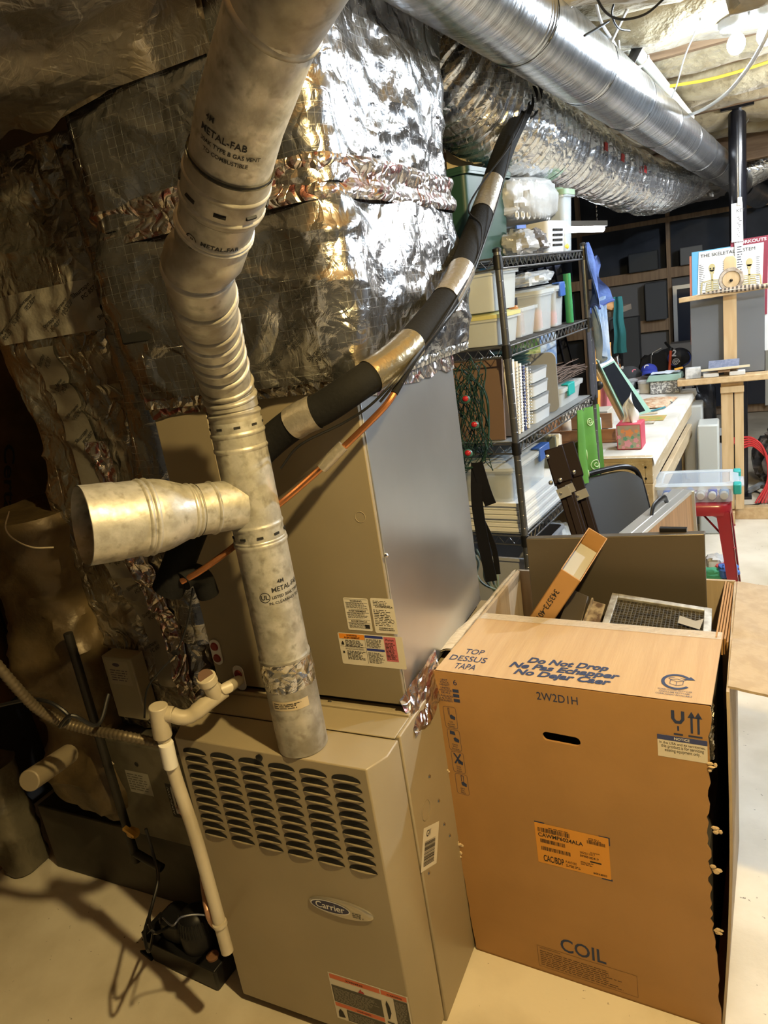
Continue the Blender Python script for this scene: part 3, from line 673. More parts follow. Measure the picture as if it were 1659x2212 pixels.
# left wall batts and studs
for i, (y0, y1, zz, lab) in enumerate(((1.62, 2.1, .10, 'brown kraft faced batt on the left wall, the one with black lettering'), (1.18, 1.60, .55, 'brown kraft faced batt nearest the camera on the left wall'), (.7, 1.16, .60, 'brown kraft faced batt at the left frame edge'))):
    mb = MB()
    mb.grid(lambda u, v: (-2.60+.17*math.sin(math.pi*u)**.5+.03*noise.noise((u*3, v*5, i*7.0)), y0+(y1-y0)*u, zz+(2.35-zz)*v), 22, 50)
    o = link('wall_batt', mb, kraft, ang=50)
    if i == 0:
        ca, cb_ = Vector((-2.415, 1.744, 1.465)), Vector((-2.415, 1.564, 0.937)); m2 = MB(frame(ca, cb_-ca, (0, 1, 0))); m2.text('CertainTeed', 0, -.02, w=(cb_-ca).length, h=.045, bold=.015); link('batt_lettering', m2, mat('faded_black_print', (.015, .01, .006), .8), o)
    tag(o, lab, 'insulation')
def upright(x, y, z0, z1, w_, d_, m, label, name='stud'):
    mb = MB(); mb.box((x-w_/2, y-d_/2, z0), (x+w_/2, y+d_/2, z1)); return tag(link(name, mb, m, bev=.003), label, 'board')
upright(-2.46, 1.22, 0, .50, .09, .04, mat('orange_stud', (.30, .16, .06), .7), 'short orange lumber upright on the floor at the left frame edge')
mb = MB(); foil_box(mb, -2.40, -2.27, 1.20, 1.32, 0.01, .44, .02, 40.0, .04, 30, cap=True); tag(link('plastic_bundle', mb, mat('smoky_film', (.14, .125, .09), .2, .2, bump=.5, bscale=20), ang=40), 'film wrapped bundle standing beside the left end of the base plenum', 'bundle')

# ------------------------------------------------------------------ vent pipe
vt = thing('flue_vent_pipe', 'mottled metal vent pipe rising from the furnace top, bending towards the ceiling', 'pipe', (-.876, 1.12, FT))
def ringtube(mb, pts, r, n=40, beads=()):
    """pipe; each bead (station, half width, height) is a rolled ridge"""
    P = [Vector(p) for p in pts]; L_ = [0]
    for a, b in zip(P, P[1:]): L_.append(L_[-1]+(b-a).length)
    st = sorted(set([0, L_[-1]] + [L_[i] for i in range(1, len(P)-1)] + [max(0, min(L_[-1], s_+w_*k)) for s_, w_, h_ in beads for k in (-1.5, -1.02, -.5, 0, .5, 1.02, 1.5)]))
    pp, rr = [], []
    for s_ in st:
        i = max(j for j in range(len(P)-1) if L_[j] <= s_+1e-9); t = (s_-L_[i])/(L_[i+1]-L_[i])
        pp.append(P[i].lerp(P[i+1], t)); q = r(s_/L_[-1]) if callable(r) else r
        for b_, w_, h_ in beads:
            e = abs(s_-b_)/w_
            if e < 1: q += h_*(1-e*e)
        rr.append(q)
    return mb.tube(pp, rr, n, caps=False)
bx, by = -.876, 1.12
mb = MB(); ringtube(mb, [(bx, by, FT+.002), (bx, by, 1.075)], .0560, beads=()); p1 = link('outlet_collar', mb, galv_old, vt)
mb = MB(); ringtube(mb, [(bx, by, 1.060), (bx, by, 1.345)], .0535, beads=((.012, .006, .0025), (.272, .006, .0025))); p2 = link('lower_pipe', mb, galv, vt)
mb = MB(); ringtube(mb, [(bx, by, 1.325), (bx, by, 1.585)], .0520, beads=((.014, .005, .0030), (.045, .005, .0020), (.205, .005, .0025), (.235, .005, .0025))); p3 = link('tee_body', mb, galv, vt)
mb = MB(); crumple_pts = []
mb.grid(lambda u, v: ((bx+(.0568+.003*noise.noise((u*12, v*7, 3)))*math.cos(2*math.pi*u), by+(.0568+.003*noise.noise((u*12, v*7, 3)))*math.sin(2*math.pi*u), 1.005+.065*v)), 48, 8, closeu=True); link('foil_tape_band', mb, tape_plain, vt, ang=30)
# rating sticker and stencilled words on the round pipe
def on_pipe(r, ang0, zc):
    def f(q):
        a = ang0 + q[0]/r; return (bx + r*math.cos(a), by + r*math.sin(a), zc + q[1])
    return f
A0 = math.atan2(-by, -bx) + R(0)                      # side that faces the camera
f = on_pipe(.0566, A0-.2, .975)
mb = MB()
mb.grid(lambda u, v: f(((u-.5)*.085, (v-.5)*.022)), 14, 1); st = link('rating_sticker', mb, mat('beige_sticker', (.46, .38, .26), .6), p1)
f = on_pipe(.0571, A0-.2, .975); mb = MB(); t0 = MB(); rnd = random.Random(2); t0.fine(-.038, -.008, .026, .009, .0048, rnd, .4); t0.text('METAL-FAB', -.01, .001, h=.0035); mb.add([f(p) for p in t0.v], t0.f); link('sticker_print', mb, ink, st)
f = on_pipe(.0541, A0+.35, 1.215); mb = MB()
mb.text('4M', -.004, .036, h=.009, bold=.015, fn=f); mb.text('METAL-FAB', -.018, .020, h=.0105, bold=.015, fn=f); mb.text('LISTED 30AK TYPE B GAS VENT', -.020, .006, h=.0062, bold=.02, fn=f); mb.text('IN. CLEARANCE TO COMBUSTIBLE', -.028, -.006, h=.0062, bold=.01, fn=f)
mb.text('UL', -.0345, .007, h=.010, bold=.02, fn=f, align='C')
t0 = MB(); t0.add([(-.0345+r_*math.cos(i*.2618), .0115+r_*math.sin(i*.2618), 0) for i in range(24) for r_ in (.0098, .0112)], [(2*i, 2*i+1, (2*i+3) % 48, (2*i+2) % 48) for i in range(24)]); mb.add([f(p) for p in t0.v], t0.f)
link('stencil', mb, ink, p2)
# slots and rivets of the locking collars
for (z, r_) in ((1.352, .0528), (1.575, .0515)):
    mb = MB()
    for k in range(9):
        a = A0 + (k-4)*.7
        mb.bar((bx+r_*math.cos(a-.12), by+r_*math.sin(a-.12), z), (bx+r_*math.cos(a+.12), by+r_*math.sin(a+.12), z), .003, .0045)
    link('lock_slots', mb, dark, p3)
# adjustable elbow: gores leaning to the viewer
elb = [Vector(p) for p in ((bx, by, 1.570), (bx, by, 1.625), (-.868, 1.105, 1.665), (-.845, 1.070, 1.705), (-.805, 1.015, 1.745), (-.755, .950, 1.785), (-.705, .888, 1.822), (-.668, .846, 1.853), (-0.644, 0.844, 1.863), (-0.621, 0.835, 1.889))]
mb = MB(); E_ = smoothpath(elb, 2)
LL = [0]
for a, b in zip(E_, E_[1:]): LL.append(LL[-1]+(b-a).length)
bd_ = [(LL[-1]*f_, .0045, .0032) for f_ in (.05, .11, .16, .25, .33, .41, .49, .57, .70, .725, .86)] + [(LL[-1]*f_+.0075, .003, -.0035) for f_ in (.05, .11, .16, .25, .33, .41, .49, .57, .725, .86)]
ringtube(mb, E_, .0500, 44, bd_); ep = link('adjustable_elbow', mb, galv_old, vt, ang=50)
UP_ = [Vector(p) for p in ((-0.626, 0.837, 1.884), (-0.578, 0.809, 1.920), (-0.501, 0.765, 1.986), (-0.407, 0.724, 2.059), (-0.346, 0.695, 2.083), (-0.285, 0.671, 2.110))]
mb = MB(); ringtube(mb, UP_[:2] + [UP_[1].lerp(UP_[2], .35)], .0500, 44, ((.010, .004, .004), (.016, .003, .003))); ec = link('upper_elbow_outlet', mb, galv, vt)
d_ = (UP_[2]-UP_[1]).normalized()
mb = MB(); ringtube(mb, [UP_[1]-d_*.012, UP_[1]+d_*.052], .0540, 44, ((.008, .004, .002), (.040, .004, .002))); cl = link('locking_collar', mb, galv_old, vt)
mb = MB(); ringtube(mb, [UP_[1]+d_*.045] + UP_[2:4], .0508, 44); uppipe = link('upper_pipe', mb, galv, vt)
for zz in (-.013, .0535):
    mb = MB(); ringtube(mb, [UP_[1]+d_*zz, UP_[1]+d_*(zz+.0035)], .0533, 44); link('collar_shadow', mb, dark, cl)  # dark ring painted in for the shadow at the collar edge
vw = Vector((0, 0, 1.76))-UP_[1]; vw = (vw-d_*vw.dot(d_)).normalized(); sw = d_.cross(vw)
mb = MB()
for k in range(7):
    a = R(-130+44*k); pa = lambda q: UP_[1]+d_*.010+(vw*math.cos(q)+sw*math.sin(q))*.0543
    mb.tube([pa(a-.14), pa(a), pa(a+.14)], .0026, 6)
link('collar_slots', mb, dark, cl)
e_ = (UP_[4]-UP_[3]).normalized()
mb = MB(); ringtube(mb, [UP_[3]-e_*.012] + UP_[4:], .0530, 44, ((.004, .005, .003),)); link('upper_pipe', mb, galv_old, vt)
# stencils on the slanted pieces
def slant(p0, d, r, aoff=0.0):
    z = Vector(d).normalized(); v = (Vector((0, 0, 1.76)) - Vector(p0)); v = (v - z*v.dot(z)).normalized(); s_ = z.cross(v)
    def f(q):
        a = q[0]/r + aoff; return Vector(p0) + (v*math.cos(a) + s_*math.sin(a))*r + z*q[1]
    return f
f = slant(UP_[1].lerp(UP_[2], .80), d_, .0514, -.45); mb = MB()
mb.text('4M', -.016, .030, h=.007, bold=.015, fn=f); mb.text('METAL-FAB', -.020, .014, h=.0085, bold=.015, fn=f); mb.text('30AK TYPE B GAS VENT', -.018, .003, h=.0052, bold=.015, fn=f); mb.text('TO COMBUSTIBLE', -.012, -.007, h=.0050, bold=.01, fn=f); link('stencil', mb, ink, uppipe)
f = slant(UP_[0], UP_[1]-UP_[0], .0506, -.1); mb = MB()
mb.text('METAL-FAB', -.006, .018, h=.0075, bold=.015, fn=f); mb.text('LISTED 30AK TYPE B', -.013, .009, h=.0055, bold=.015, fn=f); mb.text('IN. CLEARANCE TO', -.020, .001, h=.0055, bold=.01, fn=f); mb.text('UL', -.020, .014, h=.0075, bold=.02, fn=f, align='C')
t0 = MB(); t0.add([(-.020+r_*math.cos(i*.2618), .0172+r_*math.sin(i*.2618), 0) for i in range(24) for r_ in (.0072, .0084)], [(2*i, 2*i+1, (2*i+3) % 48, (2*i+2) % 48) for i in range(24)]); mb.add([f(p) for p in t0.v], t0.f); link('stencil', mb, ink, ec)
# branch of the tee with the reducer and the open barrel
b0 = Vector((bx, by, 1.415)); b1 = Vector((-1.027, 0.831, 1.466)); bdir = (b1-b0).normalized(); bl_ = (b1-b0).length
mb = MB(); ringtube(mb, [b0+bdir*.03, b0+bdir*(bl_*.36)], .0500, 40, ((bl_*.36-.06, .004, .003),)); br1 = link('tee_branch', mb, galv, vt)
mb = MB(); ringtube(mb, [b0+bdir*(bl_*.34+(bl_*.28)*i/10) for i in range(11)], lambda t: .0480+.0218*(t*t*(3-2*t)), 40, ((.012, .004, .003), (.022, .004, .003))); link('increaser', mb, galv, vt)
mb = MB(); ringtube(mb, [b0+bdir*(bl_*.62), b0+bdir*bl_], .0698, 44, ((.010, .005, .003), (.022, .005, .003))); o = link('open_barrel', mb, galv, vt)
mb = MB(); ringtube(mb, [b0+bdir*(bl_*.82), b0+bdir*(bl_-.0005)], .0716, 44); o2 = link('barrel_end_band', mb, galv, vt)
mb = MB(); mb.lathe([(0, 0), (.0694, 0)], 40, frame(b0+bdir*(bl_*.66), bdir.orthogonal(), bdir.cross(bdir.orthogonal())), caps=False); link('barrel_interior', mb, dark, o)

# ------------------------------------------------------------------ refrigerant line set
ls = thing('refrigerant_line_set', 'black insulated refrigerant line sweeping from the coil cabinet up behind the round duct', 'pipe', (-.75, 1.25, 1.5))
path = [(-0.889, 1.165, 1.495), (-0.824, 1.177, 1.537), (-0.766, 1.182, 1.566), (-0.717, 1.195, 1.582), (-0.655, 1.226, 1.614), (-0.605, 1.329, 1.652), (-0.596, 1.505, 1.708), (-0.601, 1.713, 1.777), (-0.629, 1.940, 1.869), (-0.661, 2.251, 2.008), (-0.653, 2.474, 2.171), (-0.628, 2.703, 2.328), (-0.608, 2.919, 2.454), (-0.583, 3.111, 2.569)]
SP = smoothpath(path, 6)
mb = MB(); mb.tube(SP, .0325, 22); link('suction_line_insulation', mb, rubber, ls)
def wrap(i0, i1, m, r=.0342, name='tape_wrap'):
    mb = MB(); mb.tube(SP[i0:i1], [r+.0015*noise.noise((i*1.3, 0, 5)) for i in range(i1-i0)], 22, caps=False); return link(name, mb, m, ls, ang=60)
wrap(10, 17, tape_grey); wrap(26, 33, mat('brass_foil_tape', (.42, .36, .24), .25, .85, bump=.3, bscale=40)); wrap(39, 45, tape_grey); wrap(52, 57, tape_grey)
cp = smoothpath([(-0.883, 1.139, 1.373), (-0.820, 1.161, 1.410), (-0.736, 1.189, 1.468), (-0.668, 1.217, 1.519), (-0.612, 1.244, 1.565), (-0.591, 1.264, 1.592)], 5)
mb = MB(); mb.tube(cp, .0068, 10); link('liquid_line', mb, copper, ls)
mb = MB(); mb.tube(smoothpath([(-0.593, 1.259, 1.588), (-0.577, 1.300, 1.625), (-0.572, 1.359, 1.654), (-0.570, 1.491, 1.697), (-0.574, 1.703, 1.776), (-0.600, 1.903, 1.853), (-0.627, 2.083, 1.944)], 5), .0075, 8); link('liquid_line_insulation', mb, rubber, ls)
mb = MB(); mb.tube([(-0.739, 1.182, 1.463), (-0.718, 1.193, 1.482), (-0.695, 1.206, 1.502)], [.011, .0125, .012], 12); link('tape_wrap', mb, tape_grey, ls)
mb = MB(); mb.tube(smoothpath([(-0.825, 1.166, 1.471), (-0.772, 1.174, 1.516), (-0.692, 1.213, 1.545), (-0.633, 1.230, 1.574), (-0.582, 1.260, 1.618), (-0.572, 1.345, 1.648), (-0.554, 1.479, 1.705), (-0.581, 1.834, 1.828), (-0.601, 1.969, 1.912), (-0.665, 2.071, 1.969), (-0.676, 2.231, 2.042), (-0.617, 2.463, 2.189), (-0.601, 2.700, 2.349)], 6), .0026, 6); link('control_cable', mb, blackp, ls)
mb = MB(); mb.tube(smoothpath([(-0.616, 1.238, 1.577), (-0.572, 1.266, 1.623), (-0.566, 1.403, 1.671), (-0.566, 1.650, 1.745), (-0.593, 1.961, 1.875), (-0.608, 2.241, 2.035), (-0.620, 2.478, 2.205)], 6), .0026, 6); link('control_cable', mb, blackp, ls)
# stub of the line at the coil cabinet
st_ = thing('insulated_line_stub', 'two black foam covered line stubs hanging under the vent tee beside the cabinet', 'pipe', (-1.2, 1.2, 1.1))
mb = MB(); mb.tube(smoothpath([(-1.033, 1.122, 1.380), (-1.042, 1.079, 1.333), (-1.062, 1.051, 1.281), (-1.083, 1.041, 1.247)], 4), .034, 18); link('thick_stub', mb, rubber, st_, bev=0)
mb = MB(); mb.tube(smoothpath([(-1.039, 1.109, 1.207), (-1.038, 1.100, 1.250), (-1.032, 1.065, 1.276), (-1.036, 1.038, 1.271)], 4), .024, 16); link('thin_stub', mb, rubber, st_)
mb = MB(); mb.tube(smoothpath([(-1.030, 1.032, 1.273), (-0.996, 1.052, 1.287), (-0.959, 1.090, 1.309), (-0.932, 1.134, 1.329)], 4), .0068, 10); link('liquid_tube', mb, copper, st_)

# ------------------------------------------------------------------ condensate trap and drain
tr_ = thing('condensate_trap', 'white plastic condensate trap with an open cup, running from the cabinet to the floor pump', 'pipe', (-1.15, 1.2, .86))
r_ = .0155
cA = (-1.165, 1.280, 0.880); 
def pt(px, py, d): pass
mb = MB(); mb.tube(smoothpath([cA, (-1.014, 1.083, 0.998), (-1.023, 1.062, 0.997)], 4), .0135, 16); link('outlet_pipe', mb, pvc, tr_)
mb = MB(); mb.tube([(-1.019, 1.069, 0.998), (-1.048, 1.026, 0.981)], .0190, 18); mb.tube([(-1.030, 1.050, 0.992), (-1.027, 1.033, 1.045)], .0180, 18); mb.tube([(-1.027, 1.035, 1.033), (-1.026, 1.030, 1.052)], .0215, 18); o = link('open_tee', mb, pvc, tr_, bev=.002)
mb = MB(); mb.tube([(-1.026, 1.030, 1.052), (-1.025, 1.029, 1.054)], .0165, 18); link('cup_opening', mb, mat('brown_cup', (.10, .05, .03), .6), o)
mb = MB(); mb.tube(smoothpath([(-1.044, 1.028, 0.983), (-1.053, 1.014, 0.976), (-1.069, 0.997, 0.968), (-1.084, 0.985, 0.972), (-1.098, 0.980, 0.980)], 4), [.0185]*6+[.0165]*11, 18); link('trap_bend', mb, pvc, tr_)
mb = MB(); mb.tube([(-1.097, 0.981, 0.980), (-1.116, 0.972, 0.985)], .0175, 16); mb.tube([(-1.119, 0.967, 1.007), (-1.128, 0.966, 0.930)], .0205, 18); link('drop_tee', mb, pvc, tr_, bev=.002)
mb = MB(); mb.tube(smoothpath([(-1.128, 0.967, 0.941), (-1.130, 0.970, 0.892), (-1.132, 0.974, 0.803), (-1.119, 0.972, 0.668), (-1.114, 0.970, 0.512), (-1.099, 0.957, 0.341)], 4), .0148, 16); link('drain_pipe', mb, pvc, tr_)
mb = MB(); mb.tube([(-1.104, 0.961, 0.425), (-1.103, 0.961, 0.416)], .0172, 16); link('coupling', mb, pvc, tr_)
mb = MB(); mb.tube([(-1.119, 0.961, 0.917), (-1.125, 0.963, 0.856)], .0162, 16); link('white_sleeve', mb, mat('clean_pvc', (.74, .73, .70), .4), tr_)
# gas pipe, conduit and cables of the dark corner
mb = MB(); mb.tube([(-1.705, 1.235, 1.0), (-1.705, 1.235, .20)], .013, 14); mb.tube([(-1.705, 1.235, .235), (-1.60, 1.235, .20)], .013, 14)
gp = link('gas_pipe', mb, mat('black_iron_pipe', (.02, .018, .015), .5, .4)); tag(gp, 'upright black iron gas pipe in front of the filter rack', 'pipe')
mb = MB(); mb.tube([(-1.671, 1.220, 0.333), (-1.648, 1.215, 0.337)], .016, 14); mb.bar((-1.676, 1.205, 0.360), (-1.637, 1.205, 0.340), .014, .010); link('valve_handle', mb, mat('yellow_brass_valve', (.50, .28, .05), .45, .3), gp)
cnd = smoothpath([(-1.374, 0.805, 1.203), (-1.369, 0.835, 1.110), (-1.379, 0.873, 1.027), (-1.363, 0.909, 0.970), (-1.302, 0.932, 0.942), (-1.221, 0.946, 0.930), (-1.167, 0.986, 0.892)], 24)
mb = MB(); mb.tube(cnd, [.0105+.0016*((i % 3) == 0) for i in range(len(cnd))], 12); tag(link('flexible_conduit', mb, mat('aged_armored_conduit', (.12, .095, .06), .5, .6), ang=60), 'ribbed metal conduit snaking in from the left edge to the drain pipe', 'conduit')
mb = MB(); mb.tube(smoothpath([(-1.526, 0.863, 1.016), (-1.415, 0.882, 1.038), (-1.343, 0.884, 1.038), (-1.307, 0.891, 1.002), (-1.333, 0.881, 0.981), (-1.277, 0.877, 1.020), (-1.260, 0.917, 0.972), (-1.269, 0.973, 1.014)], 6), .0045, 8); tag(link('black_cable', mb, blackp), 'loose black cable looped over the ribbed conduit', 'cable')
mb = MB(); mb.tube(smoothpath([(-1.420, 0.978, 1.448), (-1.409, 0.951, 1.420), (-1.384, 0.945, 1.396), (-1.331, 0.943, 1.379), (-1.291, 0.962, 1.372)], 6), .0018, 6); tag(link('white_wire', mb, mat('dull_wire', (.26, .22, .16), .6)), 'thin pale wire curling left of the open vent barrel', 'cable')
mb = MB(); mb.tube(smoothpath([(-1.063, 1.093, 1.230), (-1.088, 1.078, 1.152), (-1.118, 1.052, 1.089), (-1.144, 1.018, 1.059), (-1.169, 0.993, 1.025), (-1.182, 0.977, 0.962)], 6), .0022, 6); mb.box(Vector((-1.115, 1.049, 1.091))-Vector((.008, .004, .004)), Vector((-1.115, 1.049, 1.091))+Vector((.008, .004, .004))); tag(link('thermostat_wire', mb, blackp), 'thin black wire with a blue splice hanging over the foil left of the trap', 'cable')
# control box with oval mark
cb = thing('control_box', 'small grey control box fixed to the return drop above the conduit', 'control box', (-1.657, 1.300, 0.679))
B_ = [(-1.667, 1.285, 0.838), (-1.570, 1.285, 0.840), (-1.580, 1.285, 0.698), (-1.672, 1.285, 0.703)]
mb = MB(); mb.box((-1.662, 1.285, .70), (-1.545, 1.335, .905)); link('box_body', mb, mat('box_enamel', (.20, .175, .12), .5), cb, bev=.004)
QM = lift(frame((-1.662, 1.285, .70), (1, 0, 0), (0, 0, 1)), .0006)
mb = MB(QM); mb.rect(.012, .115, .100, .192); o = link('box_label', mb, mat('grey_label', (.24, .21, .15), .6), cb)
mb = MB(lift(QM, .0004)); oval(mb, .052, .180, .014, .006, 0); rnd = random.Random(6); mb.fine(.022, .122, .095, .168, .008, rnd, .35); link('label_print', mb, mat('label_print_dark', (.04, .03, .05), .6), o)
mb = MB(); mb.tube([(-1.552, 1.027, 0.771), (-1.486, 0.867, 0.821)], .026, 16); tag(link('pipe_offcut', mb, mat('stained_pvc', (.19, .155, .10), .5), bev=.003), 'short pale pipe end poking out at the left above the base plenum', 'pipe')

# ------------------------------------------------------------------ condensate pump
pu = thing('condensate_pump', 'black condensate pump on the floor at the left foot of the furnace', 'pump', (-1.42, 1.14, 0))
PM = Matrix.Translation((-1.425, 1.135, 0)) @ Matrix.Rotation(R(-4), 4, 'Z')
mb = MB(PM); mb.hexa([(-.135, -.056, 0), (.125, -.056, 0), (.125, .056, 0), (-.135, .056, 0), (-.142, -.062, .085), (.138, -.062, .085), (.138, .062, .085), (-.142, .062, .085)]); tank = link('tank', mb, blackp, pu, bev=.008)
mb = MB(PM); mb.box((-.145, -.066, .083), (.141, .066, .092)); mb.box((-.165, -.05, .078), (-.14, .03, .094)); mb.prism([(-.20, -.05), (-.14, -.06), (-.14, -.02)], 0, .012); link('tank_cover', mb, blackp, pu, bev=.003)
mb = MB(PM); mb.lathe([(.052, 0), (.053, .055), (.050, .062), (.048, .085), (.040, .105), (.022, .118), (0, .121)], 32, Matrix.Translation((.035, -.002, .09)), caps=False); mo = link('motor_dome', mb, blackp, pu)
mb = MB(PM)
for i in range(16):
    a = R(-150 + i*12); mb.bar((.035+.0525*math.cos(a), -.002+.0525*math.sin(a), .150), (.035+.044*math.cos(a), -.002+.044*math.sin(a), .190), .004, .004)
link('vent_slots', mb, dark, mo)
mb = MB(PM); mb.prism(rrect(.10, .085, .03, 5, -.045, 0), .09, .165); link('switch_housing', mb, blackp, pu, bev=.012)
mb = MB(PM); mb.lathe([(.018, 0), (.018, .006), (.012, .007), (.012, .002), (0, .002)], 20, Matrix.Translation((.105, -.03, .092)), caps=False); link('inlet_plug', mb, mat('rusty_plug', (.20, .10, .05), .5), pu)
mb = MB(PM); mb.tube([(.108, .025, .09), (.108, .026, .125)], .009, 12); link('outlet_fitting', mb, steel, pu)
mb = MB(); mb.tube(smoothpath([PM @ Vector((.108, .026, .12)), (-1.135, 0.963, 0.416), (-1.149, 0.979, 0.487), (-1.166, 1.008, 0.531)], 5), .0062, 10); tag(link('discharge_tube', mb, mat('pinkish_copper_tube', (.36, .20, .13), .4, .4)), 'pinkish tube rising from the pump beside the white drain pipe', 'tube')
mb = MB(); mb.tube(smoothpath([PM @ Vector((-.07, -.03, .165)), (-1.189, 0.900, 0.451), (-1.171, 0.914, 0.466), (-1.149, 0.935, 0.460), (-1.129, 0.953, 0.446)], 6), .0022, 6); tag(link('vinyl_wire', mb, mat('blue_grey_vinyl', (.06, .07, .12), .4)), 'thin blue grey vinyl wire arching over the pump motor', 'cable')
mb = MB(); mb.tube(smoothpath([PM @ Vector((-.06, -.02, .13)), (-1.269, 0.909, 0.393), (-1.311, 0.935, 0.396), (-1.332, 0.973, 0.403), (-1.349, 1.022, 0.433), (-1.376, 1.048, 0.484), (-1.384, 1.054, 0.551)], 6), .0042, 8); tag(link('pump_power_cord', mb, blackp), 'black power cord curving up from the pump past the base plenum', 'cable')
mb = MB(); mb.tube(smoothpath([PM @ Vector((-.14, -.02, .094)), (-1.267, 0.879, 0.369), (-1.292, 0.897, 0.392), (-1.316, 0.932, 0.392), (-1.329, 0.959, 0.391)], 6), .0038, 8); tag(link('pump_signal_cord', mb, blackp), 'second thinner black cord leaving the left end of the pump tank', 'cable')

# ------------------------------------------------------------------ the big carton
BX = Matrix.Translation((-.661, 1.414, 0)) @ Matrix.Rotation(R(-3.2), 4, 'Z')      # u right, v away, z up
def bpt(p): return BX @ Vector(p)
bxo = thing('cardboard_box', 'large open cardboard box with a half closed top and blue lettering, beside the furnace', 'box', (-.661, 1.414, 0), R(-3.2))
FB = BX @ frame((0, 0, 0), (1, 0, 0), (0, 0, 1))
rnd = random.Random(12)
def jag(a, b, n, amp):
    return [(a[0]+(b[0]-a[0])*i/n + (rnd.uniform(-amp, amp) if 0 < i < n else 0), a[1]+(b[1]-a[1])*i/n) for i in range(n)]
outl = [(0, 0), (.625, 0)] + jag((.622, .01), (.612, .30), 16, .0035) + jag((.606, .30), (.603, .62), 22, .0045) + jag((.606, .62), (.612, .882), 14, .0035) + [(.612, .882), (-.020, .882)] + jag((-.022, .87), (-.016, .66), 6, .002) + jag((-.010, .66), (-.008, .25), 16, .003) + jag((-.006, .25), (0, 0), 8, .002)
hole = [(a, b) for a, b in rrect(.088, .024, .0115, 5, .2975, .7445)]
ho = []
for a, b in hole: ho.append((a, b - (a-.2975)*.03))
mb = MB(FB @ Matrix.Translation((0, 0, -.006))); mb.plate(outl, [ho[::-1]], .006); fw = link('front_wall', mb, card, bxo)
mb = MB(BX); mb.box((.0, .006, .004), (.006, .645, .872)); mb.box((-.003, .10, .85), (.006, .645, .882)); link('side_wall', mb, card_in, bxo)
mb = MB(BX); mb.box((.0, .640, .004), (.625, .650, .882)); link('back_wall', mb, card_in, bxo)
mb = MB(BX); mb.box((0, 0, 0), (.625, .65, .006)); link('box_bottom', mb, card, bxo)
# right wall bowed outward, torn off the front corner
def rw(u, v, o):
    y = .012+.633*u; z = .004+.876*v
    bow = .016*v*(1-u)+.012*math.sin(math.pi*v)*(1-u)
    return (.622+bow+o, y + (.055*(v**3)*(1-u)) + .004*noise.noise((v*30, u*3, 4))*(1-u), z)
mb = MB(BX); mb.grid(lambda u, v: rw(u, v, 0), 16, 40); mb.grid(lambda u, v: rw(1-u, v, .006), 16, 40); mb.grid(lambda u, v: tuple(Vector(rw(0, v, .006*(1-u)))), 1, 40); mb.grid(lambda u, v: tuple(Vector(rw(u, 1, .006*v))), 16, 1); link('side_wall', mb, card_in, bxo)
# half lid with lettering
def lid(u, v, o=0.0):
    x = -.003+.618*u; y = .33*v
    return (x, y, .882 + .004*math.sin(math.pi*v)*math.sin(math.pi*u) - .004*v + .0012*noise.noise((x*9, y*9, 1)) + o)
mb = MB(BX); mb.grid(lambda u, v: lid(u, v, .003), 24, 14); mb.grid(lambda u, v: lid(1-u, v, -.003), 24, 14)
mb.grid(lambda u, v: lid(u, 1, .003-.006*v), 24, 1); mb.grid(lambda u, v: lid(1, v, -.003+.006*u), 1, 14); mb.grid(lambda u, v: lid(0, v, .003-.006*u), 1, 14)
ld = link('top_flap', mb, card_top, bxo)
def on_lid(q):
    p = lid((q[0]+.003)/.618, q[1]/.33, .0040); return p
mb = MB(BX)
mb.text('TOP', .036, .093, w=.050, h=.025, bold=.004, shear=.0, fn=on_lid); mb.text('DESSUS', .010, .056, w=.096, h=.026, bold=.004, fn=on_lid); mb.text('TAPA', .037, .018, w=.056, h=.027, bold=.004, fn=on_lid)
link('top_lettering', mb, ink_blue, ld)
mb = MB(BX)
mb.text('Do Not Drop', .204, .082, w=.19, h=.0235, bold=.042, shear=.22, fn=on_lid); mb.text('Ne Pas Echapper', .168, .054, w=.256, h=.0230, bold=.042, shear=.22, fn=on_lid); mb.text('No Dejar Caer', .188, .026, w=.222, h=.0230, bold=.042, shear=.22, fn=on_lid)
link('do_not_drop_lettering', mb, ink_blue, ld)
mb = MB(BX)
c0 = (.541, .074)
def arc(mb, a0, a1, r0, r1, n, fn, sy=1.0):
    vs = []
    for i in range(n+1):
        a = R(a0+(a1-a0)*i/n)
        for r_ in (r0, r1): vs.append(fn((c0[0]+r_*math.cos(a), c0[1]+r_*math.sin(a)*sy, 0)))
    mb.add(vs, [(2*i, 2*i+1, 2*i+3, 2*i+2) for i in range(n)])
arc(mb, 35, 325, .0245, .0315, 40, on_lid)
mb.add([on_lid((c0[0]+a, c0[1]+b)) for a, b in ((.012, .012), (.036, .014), (.026, .026))], [(0, 1, 2)])
for a, b, c, d in ((-.013, -.010, -.013, .006), (.013, -.010, .013, .006), (-.013, -.010, 0, -.016), (.013, -.010, 0, -.016), (-.013, .006, 0, 0), (.013, .006, 0, 0), (0, -.016, 0, 0), (-.013, .006, 0, .012), (.013, .006, 0, .012), (-.013, .006, -.018, .012), (.013, .006, .018, .012), (-.018, .012, -.006, .017), (.018, .012, .006, .017)):
    A = Vector((a, b)); B2 = Vector((c, d)); n_ = Vector((-(B2-A).y, (B2-A).x)).normalized()*.0006
    mb.add([on_lid((c0[0]+p.x, c0[1]+p.y)) for p in (A-n_, A+n_, B2+n_, B2-n_)], [(0, 1, 2, 3)])
mb.text('CORRUGATED RECYCLES', .541, .036, w=.068, h=.0056, align='C', fn=on_lid); mb.text('ONDULEES RECYCLES', .541, .027, w=.060, h=.0056, align='C', fn=on_lid); mb.text('CORRUGADO RECICLABLE', .541, .018, w=.072, h=.0056, align='C', fn=on_lid)
link('recycling_mark', mb, ink_blue, ld)
